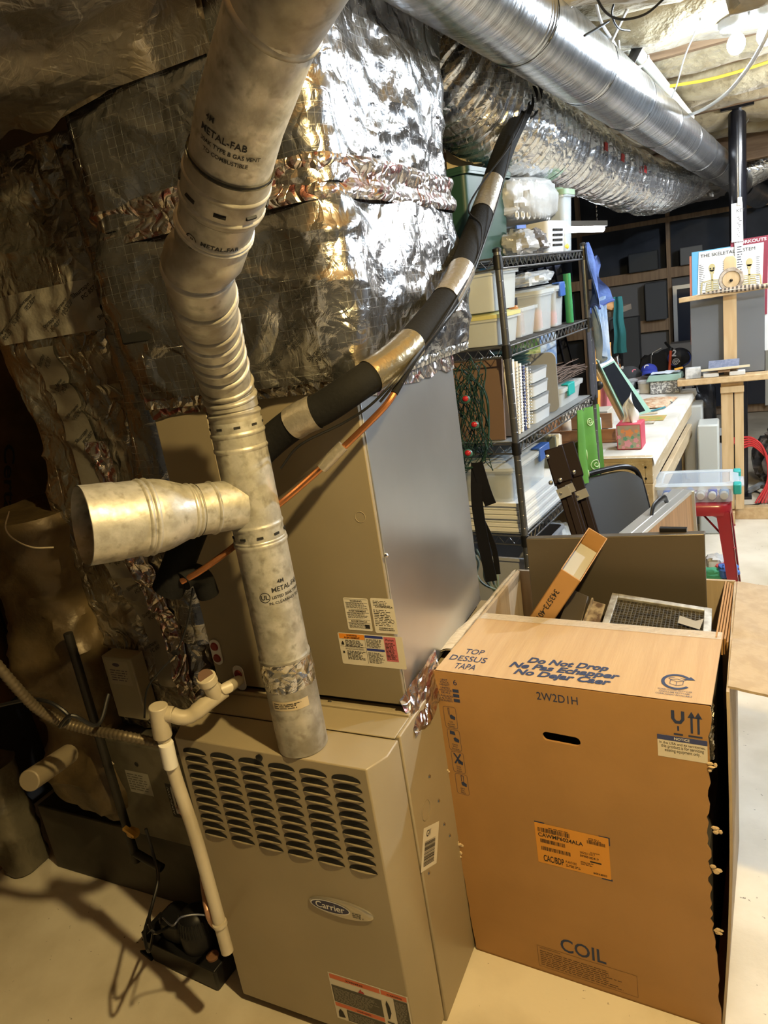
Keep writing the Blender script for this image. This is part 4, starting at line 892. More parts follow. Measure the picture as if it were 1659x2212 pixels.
mb = MB(BX); mb.grid(lambda u, v: lid(.012+.985*u, .885+.112*v, .0042), 24, 3); link('packing_tape', mb, clear_tape, ld)
# left flap folded down outside, torn edge showing
def lf(u, v, o):
    y = .105+.53*u; k = 1-.35*(1-u)
    return (-.004-.050*v*(1-.55*u) - .006*math.sin(9*u)*v + o*.2, y+.004*noise.noise((u*22, v*4, 9)), .884-.030*v*v*k + .003*noise.noise((u*18, v*6, 2)) + o)
mb = MB(BX); mb.grid(lambda u, v: lf(u, 1-v, .003), 40, 6); mb.grid(lambda u, v: lf(u, v, -.002), 40, 6); mb.grid(lambda u, v: tuple(Vector(lf(u, 1, .003-.005*v))), 40, 1)
link('side_flap', mb, mat('pale_corrugated_edge', (.60, .53, .42), .8, c2=(.48, .40, .29), nscale=60, stretch=(.2, 5, .2), bump=.3, bscale=90), bxo)
# right flap folded outward
def rf(u, v, o):
    y = .085+.555*u; e = .30
    return (.640-.010*u+e*v*.97, y+.01*v+.003*noise.noise((v*14, u*5, 3)), .880-.035*v-.05*v*v+.004*noise.noise((u*6, v*6, 5))-.006*math.exp(-((u-.42-.05*v)/.02)**2) + o)
mb = MB(BX); mb.grid(lambda u, v: rf(1-u, v, .003), 36, 20); mb.grid(lambda u, v: rf(u, v, -.003), 36, 20)
mb.grid(lambda u, v: rf(0, u, -.003+.006*v), 20, 1); mb.grid(lambda u, v: rf(1-.0*u, 1-u, -.003+.006*v), 20, 1); link('side_flap', mb, card_in, bxo)
mb = MB(BX)
for i in range(5): mb.box((.600+.006*i, .30+.012*(i % 2), .845-.004*i), (.604+.006*i, .636, .884-.003*i))
link('folded_flap_edges', mb, card, bxo)
mb = MB(BX)
for (a, z) in ((.615, .735), (.622, .58), (.617, .47), (.621, .30), (-.012, .60), (-.009, .33), (-.006, .36)):
    for k in range(5): mb.ell((a+rnd.uniform(-.006, .006), rnd.uniform(-.006, .004), z+rnd.uniform(-.010, .010)), (rnd.uniform(.003, .008), .003, rnd.uniform(.002, .006)), 6, 4)
link('torn_shreds', mb, mat('torn_paper_fibre', (.55, .42, .26), .9), bxo, ang=10)
# print on the front wall
PF = lift(FB, .0006)
mb = MB(PF)
mb.text('2W2D1H', .249, .842, w=.094, h=.021, bold=.004); link('code_lettering', mb, ink_blue, fw)
mb = MB(PF); mb.text('COIL', .246, .097, w=.115, h=.044, bold=.012); link('coil_lettering', mb, ink_blue, fw)
mb = MB(PF)
mb.text('6', .0415, .849, h=.0165)
for i in range(3): mb.rect(.037, .8285-.0135*i, .053, .8375-.0135*i)
for i, tx in enumerate(('UNIT', 'STACK', 'HEIGHT', 'UNITES', 'HAUTEUR', 'DE PILE', 'UNIDADES', 'ALTURA', 'DE APILAMIENTO')):
    mb.text(tx, .018, .8575-.0068*i-.002*(i//3), h=.0056, w=.030 if i == 8 else None, align='C')
link('stack_height_mark', mb, ink_blue, fw)
def icon_box(x, z, w_, h_):
    o = rrect(w_, h_, .006, 3, x+w_/2, z+h_/2); i_ = rrect(w_-.0014, h_-.0014, .0054, 3, x+w_/2, z+h_/2); n = len(o)
    mb.add([(a, b, 0) for a, b in o] + [(a, b, 0) for a, b in i_], [(i, (i+1) % n, n+(i+1) % n, n+i) for i in range(n)])
tx4 = (('Fork', 'Fourche', 'Tenedor'), ('Clamp', 'Pince', 'Mordaza'), ('Spike', 'Pique', 'Espina'), ('Hand', 'Main', 'Mano'))
for i in range(4):
    x, z = .004+.0022*i, .7235-.0655*i; mb = MB(PF)
    icon_box(x, z, .034, .062)
    for k in range(3): mb.text(tx4[i][k], x+.017, z+.0165-.0065*k, h=.0042, align='C')
    mb.add([(x+a, z+b, 0) for a, b in ((.017, .028), (.029, .025), (.030, .034), (.020, .040), (.015, .036))], [(0, 1, 2, 3, 4)])
    if i == 0: mb.rect(x+.0125, z+.038, x+.0135, z+.058); mb.rect(x+.0155, z+.038, x+.0165, z+.058); mb.rect(x+.0125, z+.057, x+.0165, z+.058)
    if i == 1: mb.add([(x+a, z+b, 0) for a, b in ((.007, .048), (.022, .046), (.020, .056), (.008, .058))], [(0, 1, 2, 3)])
    if i == 2: mb.add([(x+a, z+b, 0) for a, b in ((.006, .057), (.010, .058), (.028, .028), (.024, .026))], [(0, 1, 2, 3)]); mb.add([(x+a, z+b, 0) for a, b in ((.024, .058), (.028, .056), (.010, .026), (.006, .028))], [(0, 1, 2, 3)])
    if i == 3: mb.rect(x+.016, z+.040, x+.0175, z+.058); mb.rect(x+.022, z+.038, x+.0235, z+.058); mb.rect(x+.016, z+.0565, x+.0235, z+.058)
    link('handling_mark', mb, ink_blue, fw)
# glass and this-way-up marks
ux = .5505; mb = MB(PF)
mb.add([(ux-.013, .862, 0), (ux-.0065, .862, 0), (ux-.0065, .843, 0), (ux-.003, .838, 0), (ux+.003, .838, 0), (ux+.0065, .843, 0), (ux+.0065, .862, 0), (ux+.013, .862, 0), (ux+.013, .842, 0), (ux+.006, .831, 0), (ux-.006, .831, 0), (ux-.013, .842, 0)], [(0, 1, 2, 11), (2, 3, 10, 11), (3, 4, 9, 10), (4, 5, 8, 9), (5, 6, 7, 8)])
mb.rect(ux-.0018, .814, ux+.0018, .825); mb.rect(ux-.009, .803, ux+.009, .807)
for a in (.577, .590):
    mb.rect(a-.0022, .812, a+.0022, .852); mb.add([(a-.0075, .849, 0), (a+.0075, .849, 0), (a, .864, 0)], [(0, 1, 2)])
mb.rect(.570, .803, .597, .807)
link('this_way_up_mark', mb, ink_blue, fw)
mb = MB(PF); 
for a, b, c, d in ((.181, .019, .434, .0198), (.181, .0892, .434, .09), (.181, .019, .1818, .09), (.4332, .019, .434, .09)): mb.rect(a, b, c, d)
rnd = random.Random(14); mb.text('IMPORTANT NOTICE', .188, .0815, h=.0042); mb.fine(.188, .024, .428, .079, .0066, rnd, .32)
link('notice_text', mb, mat('brown_black_ink', (.09, .05, .03), .7), fw)
mb = MB(PF); mb.rect(.508, .744, .606, .799); o = link('notice_sticker', mb, mat('sticker_white_card', (.66, .60, .50), .6), fw)
mb = MB(lift(PF, .0004)); mb.rect(.508, .787, .606, .799); link('sticker_band', mb, mat('navy_band', (.035, .05, .17), .6), o)
mb = MB(lift(PF, .0008)); mb.text('NOTICE', .557, .7905, h=.0062, bold=.015, align='C'); link('sticker_heading', mb, whitec, o)
mb = MB(lift(PF, .0004))
for i, tx in enumerate(('In the USA and its territories,', 'this product is for servicing', 'existing equipment only.')): mb.text(tx, .557, .7775-.0093*i, w=(.090, .084, .070)[i], h=.0062, align='C')
link('sticker_text', mb, ink, o)
OM = PF
mb = MB(OM); mb.rect(.2105, .370, .3885, .491); o = link('shipping_label', mb, orange, fw); o['label'] = 'orange shipping label'
mb = MB(lift(OM, -.0002)); mb.rect(.2105, .489, .236, .4945); mb.rect(.366, .489, .3915, .4935); mb.rect(.3875, .470, .3915, .4935); mb.rect(.366, .366, .3915, .372); link('registration_corners', mb, ink_blue, fw)
mb = MB(lift(OM, .0004)); rnd = random.Random(15)
mb.bars(.2175, .4655, .296, .4785, rnd); mb.bars(.2215, .4335, .283, .445, rnd); mb.bars(.2225, .411, .295, .4225, rnd)
mb.text('CAWMP6024ALA', .2175, .4515, w=.110, h=.0115, bold=.02); mb.text('CAC/BDP', .2255, .378, w=.051, h=.0195, bold=.02); mb.text('PLANT4305', .281, .388, w=.027, h=.008)
mb.text('3825J11017', .318, .4285, w=.036, h=.0068); mb.text('09900182419', .318, .4185, w=.044, h=.0068, bold=.012); mb.bars(.337, .463, .380, .4725, rnd); mb.text('ALUMINUM', .343, .436, w=.022, h=.004); mb.rect(.341, .4085, .368, .4125)
mb.text('MADE IN MEXICO', .3475, .3755, w=.032, h=.0058, bold=.02); mb.fine(.318, .392, .352, .407, .0038, rnd, .4); mb.fine(.281, .374, .318, .386, .0042, rnd, .4); mb.fine(.245, .480, .296, .485, .0045, rnd, .4); mb.fine(.341, .474, .372, .482, .004, rnd, .4)
link('label_print', mb, ink, o)

# contents
PB = [bpt(p) for p in ((.075, .545, .50), (.562, .56, .50), (.556, .585, 1.045), (.066, .57, 1.022))]
t = thing('sheet_metal_panel', 'wide bronze grey sheet metal panel standing in the open cardboard box', 'panel', bpt((.31, .56, .1)))
mb = MB(); mb.slab(PB, .014); link('panel_face', mb, panelm, t, bev=.003)
mb = MB(BX); mb.hexa([(.066, .560, 1.010), (.556, .575, 1.033), (.556, .600, 1.033), (.066, .585, 1.010), (.066, .560, 1.022), (.556, .575, 1.045), (.556, .600, 1.045), (.066, .585, 1.022)]); link('bent_lip', mb, panelm, t, bev=.002)
mb = MB(BX); mb.box((.44, .590, 1.040), (.51, .606, 1.052)); link('catch_strip', mb, blackm, t)
# narrow carton
A_, B_, C_, D_ = (Vector(p) for p in ((.228, .345, 1.021), (.277, .345, .988), (.315, .515, 1.046), (.266, .515, 1.078)))
dn = Vector((-.107, 0, -.159)).normalized()*.40
t = thing('narrow_carton', 'slim open ended carton printed with a part number leaning in the big box', 'box', bpt(A_+dn))
W4 = [A_, B_, C_, D_]
mb = MB(BX); th = .0025
for i in range(4):
    a, b = W4[i], W4[(i+1) % 4]; n_ = ((A_+B_+C_+D_)/4 - (a+b)/2).normalized()*th
    mb.hexa([a, b, b+n_, a+n_, a+dn, b+dn, b+dn+n_, a+dn+n_])
body = link('carton_body', mb, card, t)
mb = MB(BX); off = dn*.12; s_ = lambda p: p.lerp((A_+B_+C_+D_)/4, .08)
mb.add([s_(A_)+off, s_(B_)+off, s_(C_)+off*1.0, s_(D_)+off*1.0], [(0, 1, 2, 3)]); link('inner_liner', mb, mat('pale_liner_card', (.42, .42, .40), .7), t)
ex_ = (A_-(A_+dn)).normalized()
PCM = BX @ frame(A_+dn*.47+(B_-A_)*.32, (dn*-1), (A_-B_)); PCM = lift(PCM, .0)
nn = (PCM.to_3x3() @ Vector((0, 0, 1)))
PCM2 = Matrix.Translation(nn*(.001 if nn.y < 0 else -.001)) @ PCM
if nn.y > 0: PCM2 = PCM2 @ Matrix.Rotation(R(180), 4, 'X')
mb = MB(PCM2); mb.text('343573-401', .128, .004, w=.105, h=.0165, bold=.012, rot=R(180)); link('carton_lettering', mb, ink, body)
# filter cell
t = thing('filter_cell', 'dirty filter cell with a pale metal frame lying in the box behind the half lid', 'filter', bpt((.45, .35, .80)))
Q = [Vector(p) for p in ((.326, .300, .860), (.590, .300, .862), (.583, .430, .889), (.331, .462, .901))]
def qp(u, v): return (Q[0]*(1-u)+Q[1]*u)*(1-v) + (Q[3]*(1-u)+Q[2]*u)*v
mb = MB(BX); e = .07
for (a, b, c, d) in ((0, 0, e, 1), (1-e, 0, 1, 1), (e, .90, 1-e, 1), (e, 0, 1-e, .05)):
    mb.slab([qp(a, b), qp(c, b), qp(c, d), qp(a, d)], .008)
link('cell_frame', mb, mat('corroded_aluminium', (.50, .49, .45), .45, .5, c2=(.30, .28, .24), nscale=40), t, bev=.001)
mb = MB(BX); 
for i in range(46):
    u = e+.005+(1-2*e-.01)*i/45
    mb.bar(qp(u, .05)+Vector((0, 0, -.004+.003*(i % 2))), qp(u, .9)+Vector((0, 0, -.004+.003*(i % 2))), .0032, .004)
for j in range(14):
    v = .06+.83*j/13; mb.bar(qp(e, v)+Vector((0, 0, -.001)), qp(1-e, v)+Vector((0, 0, -.001)), .003, .003)
mb.slab([qp(e, .05)+Vector((0, 0, -.012)), qp(1-e, .05)+Vector((0, 0, -.012)), qp(1-e, .9)+Vector((0, 0, -.012)), qp(e, .9)+Vector((0, 0, -.012))], .003)
link('filter_mesh', mb, mat('sooty_mesh', (.028, .024, .018), .7, c2=(.07, .06, .04), nscale=60), t)
mb = MB(BX); mb.add([qp(.70, .42)+Vector((0, 0, .009)), qp(.90, .30)+Vector((0, 0, .009)), qp(.93, .62)+Vector((0, 0, .010)), qp(.86, .52)+Vector((0, 0, .010)), qp(.71, .62)+Vector((0, 0, .010))], [(0, 1, 2, 3, 4)]); link('torn_tab', mb, mat('dull_tab', (.33, .30, .24), .5, .3), t)
mb = MB(BX); mb.slab([(.205, .36, .845), (.268, .35, .845), (.275, .43, .900), (.222, .46, .905)], .012); tag(link('dark_plate', mb, mat('dark_brown_plate', (.06, .05, .038), .45), bev=.002), 'dark brown plate between the slim carton and the filter cell', 'plate')
mb = MB(BX); mb.slab([(.278, .335, .862), (.318, .335, .862), (.322, .41, .893), (.285, .42, .897)], .004); mb.bar((.278, .335, .868), (.287, .42, .903), .004, .014); tag(link('rusty_bracket', mb, mat('rusty_cream_metal', (.34, .27, .16), .5, .3, c2=(.10, .06, .03), nscale=45)), 'speckled rusty bracket beside the filter cell frame', 'bracket')
mb = MB(BX); mb.grid(lambda u, v: (.590+.022*u+.006*noise.noise((u*8, v*20, 1)), .05+.03*u+.012*noise.noise((u*9, v*14, 7)), .70+.155*v), 8, 30); tag(link('foil_scrap', mb, tape_plain, ang=25), 'bright foil scrap showing through the torn right edge of the big box', 'foil')
# an insulated packing block keeps the contents up
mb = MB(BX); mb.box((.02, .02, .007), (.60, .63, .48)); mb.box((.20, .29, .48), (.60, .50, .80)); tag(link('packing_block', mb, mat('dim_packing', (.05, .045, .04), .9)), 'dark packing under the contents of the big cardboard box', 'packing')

# ------------------------------------------------------------------ wire shelving unit and what stands on it
SX = Matrix.Translation((-.690, 2.400, 0)) @ Matrix.Rotation(R(-7.3), 4, 'Z')     # x across (0 = front rail), y along, z up
SL, SW = .914, .40
TZ = (1.842, 1.553, 1.215, .868, .53, .20)
sh = thing('wire_shelf_unit', 'black wire shelving unit loaded with bins behind the coil cabinet', 'shelving', (-.690, 2.400, 0), R(-7.3))
for (x, y) in ((0, 0), (0, SL), (-SW, 0), (-SW, SL)):
    mb = MB(SX); mb.tube([(x, y, 0), (x, y, 1.862)], .0127, 16)
    for i in range(36): mb.lathe([(.0127, -.0012), (.0134, 0), (.0127, .0012)], 14, Matrix.Translation((x, y, .04+.0508*i)), caps=False)
    p = link('post', mb, chrome_black, sh)
    mb = MB(SX); mb.lathe([(0, 0), (.015, 0), (.015, .010), (.006, .015), (0, .015)], 14, Matrix.Translation((x, y, 1.860)), caps=False); link('post_cap', mb, blackp, p)
for ti, z in enumerate(TZ):
    mb = MB(SX); r_ = .0032
    for (a, b) in (((0, 0), (0, SL)), ((-SW, 0), (-SW, SL)), ((0, 0), (-SW, 0)), ((0, SL), (-SW, SL))):
        mb.tube([(*a, z), (*b, z)], r_, 8); mb.tube([(*a, z-.034), (*b, z-.034)], r_, 8)
        n = int(max(abs(a[0]-b[0]), abs(a[1]-b[1]))/.021); zz = []
        for i in range(n+1):
            t_ = i/n; zz.append((a[0]+(b[0]-a[0])*t_, a[1]+(b[1]-a[1])*t_, z-.004 if i % 2 else z-.030))
        mb.tube(zz, .0022, 5)
    o = link('wire_shelf', mb, chrome_black, sh, ang=60)
    mb = MB(SX)
    for i in range(1, 34): mb.tube([(0, SL*i/34, z+.003), (-SW, SL*i/34, z+.003)], .0016, 5)
    for i in range(1, 4): mb.tube([(-SW*i/4, 0, z-.002), (-SW*i/4, SL, z-.002)], .0026, 5)
    link('deck_wires', mb, chrome_black, o, ang=60)
    for (x, y) in ((0, 0), (0, SL), (-SW, 0), (-SW, SL)):
        mb = MB(SX); mb.lathe([(.0127, z-.038), (.0165, z-.036), (.0150, z+.006), (.0127, z+.008)], 14, Matrix.Translation((x, y, 0)), caps=False); link('corner_sleeve', mb, blackp, o)
    if ti in (2, 3):
        mb = MB(SX); mb.box((-SW+.01, .012, z+.0050), (-.008, SL-.012, z+.0075)); link('shelf_liner', mb, mat('grey_liner%d' % ti, (.20, .215, .225), .5), o)
DZ = .0062
def spt(p): return SX @ Vector(p)
def tote(name, label, cat, x0, x1, y0, y1, z, h, m, taper=.012, lid=None, lidh=.018, latch=None, group=None, over=.008, wall=.003, ribs=True, rim=True):
    """open walled bin with rim, optional lid and latches (shelf frame)"""
    t = thing(name, label, cat, spt(((x0+x1)/2, (y0+y1)/2, z)), R(-7.3), group)
    mb = MB(SX); c = ((x0+x1)/2, (y0+y1)/2); w_, d_ = x1-x0, y1-y0
    rings = []
    for (k, zz, ins) in ((-taper, z, 0), (0, z+h, 0), (0, z+h, wall), (-taper, z+wall, wall)):
        rings.append([(a, b, zz) for a, b in rrect(w_+2*k-2*ins, d_+2*k-2*ins, .02, 4, *c)])
    n = len(rings[0]); vs = [p for r_ in rings for p in r_]
    mb.add(vs, [(k*n+i, k*n+(i+1) % n, (k+1)*n+(i+1) % n, (k+1)*n+i) for k in range(3) for i in range(n)] + [tuple(range(n-1, -1, -1)), tuple(range(3*n, 4*n))])
    body = link('bin_body', mb, m, t, ang=45)
    if rim:
        mb = MB(SX); o_ = rrect(w_+2*over, d_+2*over, .024, 4, *c); i_ = rrect(w_-.001, d_-.001, .02, 4, *c)
        vs = [(a, b, z+h-.012) for a, b in o_] + [(a, b, z+h) for a, b in o_] + [(a, b, z+h) for a, b in i_]
        mb.add(vs, [(k*n+i, k*n+(i+1) % n, (k+1)*n+(i+1) % n, (k+1)*n+i) for k in range(2) for i in range(n)]); link('rim', mb, m, t)
    if lid:
        mb = MB(SX); o_ = rrect(w_+2*over+.004, d_+2*over+.004, .026, 4, *c); i2 = rrect(w_-.03, d_-.03, .02, 4, *c)
        vs = [(a, b, z+h-.004) for a, b in o_] + [(a, b, z+h+lidh*.55) for a, b in o_] + [(a, b, z+h+lidh*.7) for a, b in i2] + [(a, b, z+h+lidh) for a, b in rrect(w_-.05, d_-.05, .02, 4, *c)]
        mb.add(vs, [(k*n+i, k*n+(i+1) % n, (k+1)*n+(i+1) % n, (k+1)*n+i) for k in range(3) for i in range(n)] + [tuple(range(3*n, 4*n)), tuple(range(n-1, -1, -1))])
        link('lid', mb, lid, t, ang=45)
    if latch:
        lm, pos = latch
        for (side, a, b) in pos:
            mb = MB(SX)
            if side == 'x': mb.box((x1+over-.004, a, z+h-.035), (x1+over+.006, b, z+h+lidh+.002)); mb.box((x1-.02, a, z+h+lidh-.002), (x1+over+.006, b, z+h+lidh+.004))
            else: mb.box((a, y0-over-.006, z+h-.035), (b, y0-over+.004, z+h+lidh+.002)); mb.box((a, y0-over-.006, z+h+lidh-.002), (b, y0+.02, z+h+lidh+.004))
            link('latch', mb, lm, t, bev=.003)
    return t
# top shelf
T = TZ[0]+DZ
tote('storage_tote', 'big dark green tote on the top shelf beside the insulated line', 'tote', -.39, -.10, .04, .40, T, .285, green, taper=.02, lid=green, over=.012)
t = tote('storage_tote', 'clear tote with sage green lid at the far end of the top shelf', 'tote', -.34, -.03, .80, .915, T, .225, clear, lid=green_lid, lidh=.03, over=.012)
mb = MB(SX)
rnd = random.Random(31)
for i in range(5): mb.ell((-.045-.05*rnd.random(), .83+.06*rnd.random(), T+.02+.03*i), (.010, .02, .012), 8, 5)
tag(link('yellow_flowers', mb, mat('yellow_bloom', (.75, .50, .04), .6)), 'yellow paper flowers inside the clear tote with the sage lid', 'flowers')
t = thing('perforated_basket', 'white perforated plastic basket on the top shelf under the bulging bag', 'basket', spt((-.15, .69, T)), R(-7.3))
mb = MB(SX); mb.prism(rrect(.22, .19, .02, 4, -.145, .685), T, T+.003)
def bw(u, v):
    pts_ = rrect(.22+.02*v, .19+.02*v, .022, 4, -.145, .685); n = len(pts_); p = pts_[int(round(u*n)) % n]; return (p[0], p[1], T+.118*v)
mb.grid(bw, 20, 6, closeu=True); body = link('basket_wall', mb, white, t)
mb = MB(SX)
for i in range(7):
    for j in range(4): mb.box((-.0335+.0018*j, .630+.0165*i, T+.022+.019*j), (-.0275+.0018*j, .637+.0165*i, T+.031+.019*j))
link('slot_holes', mb, dark, body)
# bulging bag with a lattice basket inside
t = thing('white_bag', 'bulging translucent bag over a lattice basket on top of the white perforated basket', 'bag', spt((-.15, .62, T+.12)), R(-7.3))
def blob(c, r_, seed, amp, flat=.0):
    def f(u, v):
        th = math.pi*v; ph = 2*math.pi*u
        d = Vector((math.sin(th)*math.cos(ph), math.sin(th)*math.sin(ph), math.cos(th)))
        k = 1 + amp*noise.noise(d*2.2+Vector((seed, 0, 0))) + amp*.5*noise.noise(d*6+Vector((0, seed, 0)))
        p = Vector((math.copysign(abs(d.x)**.7, d.x)*r_[0], math.copysign(abs(d.y)**.7, d.y)*r_[1], math.copysign(abs(d.z)**.7, d.z)*r_[2]))*k
        q = Vector(c)+p
        if flat and q.z < flat: q.z = flat + .1*(q.z-flat)
        return q
    return f
mb = MB(SX); mb.grid(blob((-.17, .60, T+.205), (.14, .27, .085), 3, .16, T+.122), 40, 24, closeu=True); link('film', mb, mat('milky_film', (.52, .52, .51), .3, alpha=.6, bump=.5, bscale=18), t)
mb = MB(SX)
for i in range(9):
    for j in range(4):
        mb.tube([(-.055-.012*abs(i-4)*.5, .40+.042*i+.012*math.cos(a*1.047+.5), T+.145+.036*j+.014*math.sin(a*1.047+.5)) for a in range(7)], .004, 5)
link('lattice_basket', mb, white, t)
mb = MB(SX); mb.grid(blob((-.17, .62, T+.175), (.115, .22, .045), 9, .15), 26, 14, closeu=True); link('bundle_inside', mb, mat('taupe_cloth_bundle', (.40, .36, .30), .9), t)
for i, (y, lab) in enumerate(((.36, 'crumpled zip bag with a blue seal at the near end of the top shelf'), (.50, 'dark crumpled zip bag between the seal topped bag and the perforated basket'))):
    t = thing('zip_bag', lab, 'bag', spt((-.09, y, T)))
    mb = MB(SX); mb.grid(blob((-.085, y+.03, T+.045), (.06, .075, .045), 5+i*3, .35, T+.002), 30, 18, closeu=True); link('bag_film', mb, mat('crumpled_film%d' % i, ((.40, .40, .40), (.14, .13, .13))[i], .15, alpha=.8, bump=.8, bscale=25), t, ang=30)
    if i == 0: mb = MB(SX); mb.bar((-.05, .31, T+.097), (-.05, .40, T+.100), .006, .012); link('zip_seal', mb, blue, t)
# second shelf
T = TZ[1]+DZ
tote('clear_bin', 'long clear bin with a yellow lid at the near corner of the second shelf', 'bin', -.37, -.03, .03, .215, T, .095, clear2, lid=yellow_lid, lidh=.016)
tote('clear_bin', 'large cloudy bin stacked on the yellow lidded bin', 'bin', -.38, -.03, .02, .235, T+.115, .13, clear2, lid=None)
tote('clear_bin', 'narrow clear bin holding the amber bottle', 'bin', -.26, -.04, .245, .425, T, .105, clear, taper=.014)
t = thing('amber_bottle', 'bottle of amber liquid with a dark cap in the narrow clear bin', 'bottle', spt((-.10, .33, T+.006)))
mb = MB(SX); mb.lathe([(0, .0), (.036, 0), (.038, .01), (.038, .075), (.020, .100), (.016, .115)], 24, Matrix.Translation((-.10, .33, T+.0045)), caps=False); link('glass', mb, mat('amber_glass', (.45, .20, .07), .1, alpha=.75), t)
mb = MB(SX); mb.lathe([(.019, .112), (.019, .138), (0, .138)], 20, Matrix.Translation((-.10, .33, T+.0045)), caps=False); link('cap', mb, blackp, t)
tote('clear_bin', 'tall clear bin with a pale lid in the middle of the second shelf', 'bin', -.30, -.035, .44, .60, T, .145, clear, lid=clear2, latch=None)
tote('clear_bin', 'tall clear bin with a blue latch near the far end of the second shelf', 'bin', -.30, -.035, .615, .735, T, .150, clear, lid=clear2, latch=(blue, (('x', .645, .71),)))
for (y, h, c, lab) in ((.50, .08, (.55, .18, .10), 'reddish packet inside the tall pale lidded bin'), (.67, .06, (.60, .06, .05), 'small red packet inside the blue latched bin')):
    mb = MB(SX); mb.box((-.20, y-.03, T+.005), (-.06, y+.03, T+h)); tag(link('packet', mb, mat('packet_%d' % int(y*100), c, .6), bev=.008), lab, 'packet')
mb = MB(SX); mb.grid(blob((-.13, .60, T+.185+.015), (.07, .13, .028), 14, .3, T+.174), 30, 16, closeu=True); tag(link('clear_pouch', mb, mat('shiny_clear_film', (.72, .74, .75), .12, alpha=.7, bump=.7, bscale=22), ang=35), 'crinkled clear pouch lying on the bin lids of the second shelf', 'bag')
mb = MB(SX); mb.tube([(-.03, .765, T), (-.03, .765, T+.20)], .016, 14); tag(link('green_can', mb, mat('green_white_can', (.03, .22, .07), .4)), 'slim green tube standing beside the blue latched bin', 'tube')
mb = MB(SX); mb.slab([(-.30, .46, T+.19), (-.22, .48, T+.19), (-.22, .48, T+.27), (-.30, .46, T+.27)], .01); tag(link('printed_packet', mb, mat('blue_white_packet', (.10, .32, .55), .4, c2=(.75, .72, .40), nscale=18)), 'blue and white printed packet standing behind the bins of the second shelf', 'packet')
# dark clothes behind the far end
for i, (x, y, w_, m, lab) in enumerate(((-.28, .88, .16, mat('black_cloth', (.014, .014, .018), .9), 'black garment hanging at the far end between the second and third shelf'), (-.14, .885, .13, mat('navy_cloth', (.012, .016, .035), .9), 'dark navy garment hanging beside the denim'))):
    mb = MB(SX); mb.grid(lambda u, v: (x+w_*(u-.5)+.01*math.sin(9*v), y-.02+.018*math.sin(22*u+i)+.02*v, 1.80-.52*v), 24, 20); tag(link('hanging_garment', mb, m), lab, 'clothing')
# third shelf
T = TZ[2]+.0085
t = thing('sketch_pad', 'large brown sketch pad standing at the near end of the third shelf', 'sketch pad', spt((-.2, .05, T)))
mb = MB(SX); mb.slab([(-.36, .045, T), (-.055, .045, T), (-.055, .085, T+.29), (-.36, .085, T+.29)], .010); pad = link('pad_cover', mb, mat('brown_pad_cover', (.16, .10, .07), .7), t)
mb = MB(SX)
for i in range(26): x = -.35+.0115*i; mb.tube([(x, .083+.008*math.cos(a), T+.287+.008*math.sin(a)) for a in [k*.7 for k in range(10)]], .0012, 5)
link('spiral_binding', mb, steel, pad)
for i in range(5):
    t = thing('spiral_pad', ('white edged spiral pad standing next to the brown sketch pad', 'spiral pad behind the white edged one', 'third spiral pad, in the middle of the row', 'navy spotted spiral pad before the tray stack', 'last thin spiral pad of the row, touching the tray stack')[i], 'sketch pad', spt((-.15, .10+.03*i, T)))
    y = .107+.031*i; mb = MB(SX); mb.slab([(-.30, y, T), (-.035, y, T), (-.035, y+.032, T+.272-.012*i), (-.30, y+.032, T+.272-.012*i)], .018); link('pages', mb, (whitec, paper, whitec, mat('navy_spotted', (.03, .04, .12), .6, c2=(.6, .6, .6), nscale=70, lo=.6, hi=.62), paper)[i], t)
    mb = MB(SX)
    for k in range(20): z = T+.02+.0115*k; mb.tube([(-.033+.006*math.cos(a), y+.010+.032*k/22+.006*math.sin(a), z) for a in [q*.8 for q in range(9)]], .0010, 4)
    link('spiral_binding', mb, steel, t)
for i in range(4):
    z = T+.052*i; t = thing('drawer_tray', ('bottom', 'second', 'third', 'top')[i]+' clear white tray of the stack on the third shelf', 'tray', spt((-.15, .37, z)), R(-7.3), 'stacked trays')
    mb = MB(SX); mb.prism(rrect(.26, .17, .02, 4, -.170, .385), z, z+.004); o1 = rrect(.26, .17, .02, 4, -.170, .385); n = len(o1)
    mb.add([(a, b, z) for a, b in o1] + [(a, b, z+.040) for a, b in rrect(.268, .178, .02, 4, -.170, .385)], [(k, (k+1) % n, n+(k+1) % n, n+k) for k in range(n)]); link('tray_shell', mb, mat('tray_plastic%d' % i, (.66, .70, .74), .25, alpha=.8), t)
    mb = MB(SX); mb.prism(rrect(.272, .182, .02, 4, -.170, .385), z+.040, z+.048); link('tray_lid', mb, mat('smoky_tray_lid%d' % i, (.22, .24, .26), .3), t)
for i in range(5):
    z = T+.216+.013*i; mb = MB(SX); mb.lathe([(.0, 0), (.05, 0), (.078, .010), (.080, .011), (.05, .004), (0, .004)], 30, Matrix.Translation((-.16, .39, z)), caps=False)
    tag(link('glass_plate', mb, mat('green_glass%d' % i, (.12, .22, .20), .12, alpha=.8)), ('bottom', 'second', 'middle', 'fourth', 'top')[i]+' greenish glass plate of the pile on the tray stack', 'plate', 'glass plates')
mb = MB(SX @ Matrix.Translation((-.035, .525, T)) @ Matrix.Rotation(R(90), 4, 'X') @ Matrix.Rotation(R(14), 4, 'Y') @ Matrix.Rotation(R(0), 4, 'X'))
mb.prism(rrect(.21, .245, .03, 5, -.09, .1235), -.006, .0); tag(link('smooth_board', mb, greyp, bev=.002), 'smooth grey rounded panel standing upright beside the tray stack', 'panel')
t = tote('clear_bin', 'flat clear box with a teal latch under the twig bundle', 'bin', -.22, -.035, .60, .88, T, .075, clear2, lid=clear2, lidh=.012, latch=(teal, (('x', .66, .74),)))
mb = MB(SX); rnd = random.Random(41)
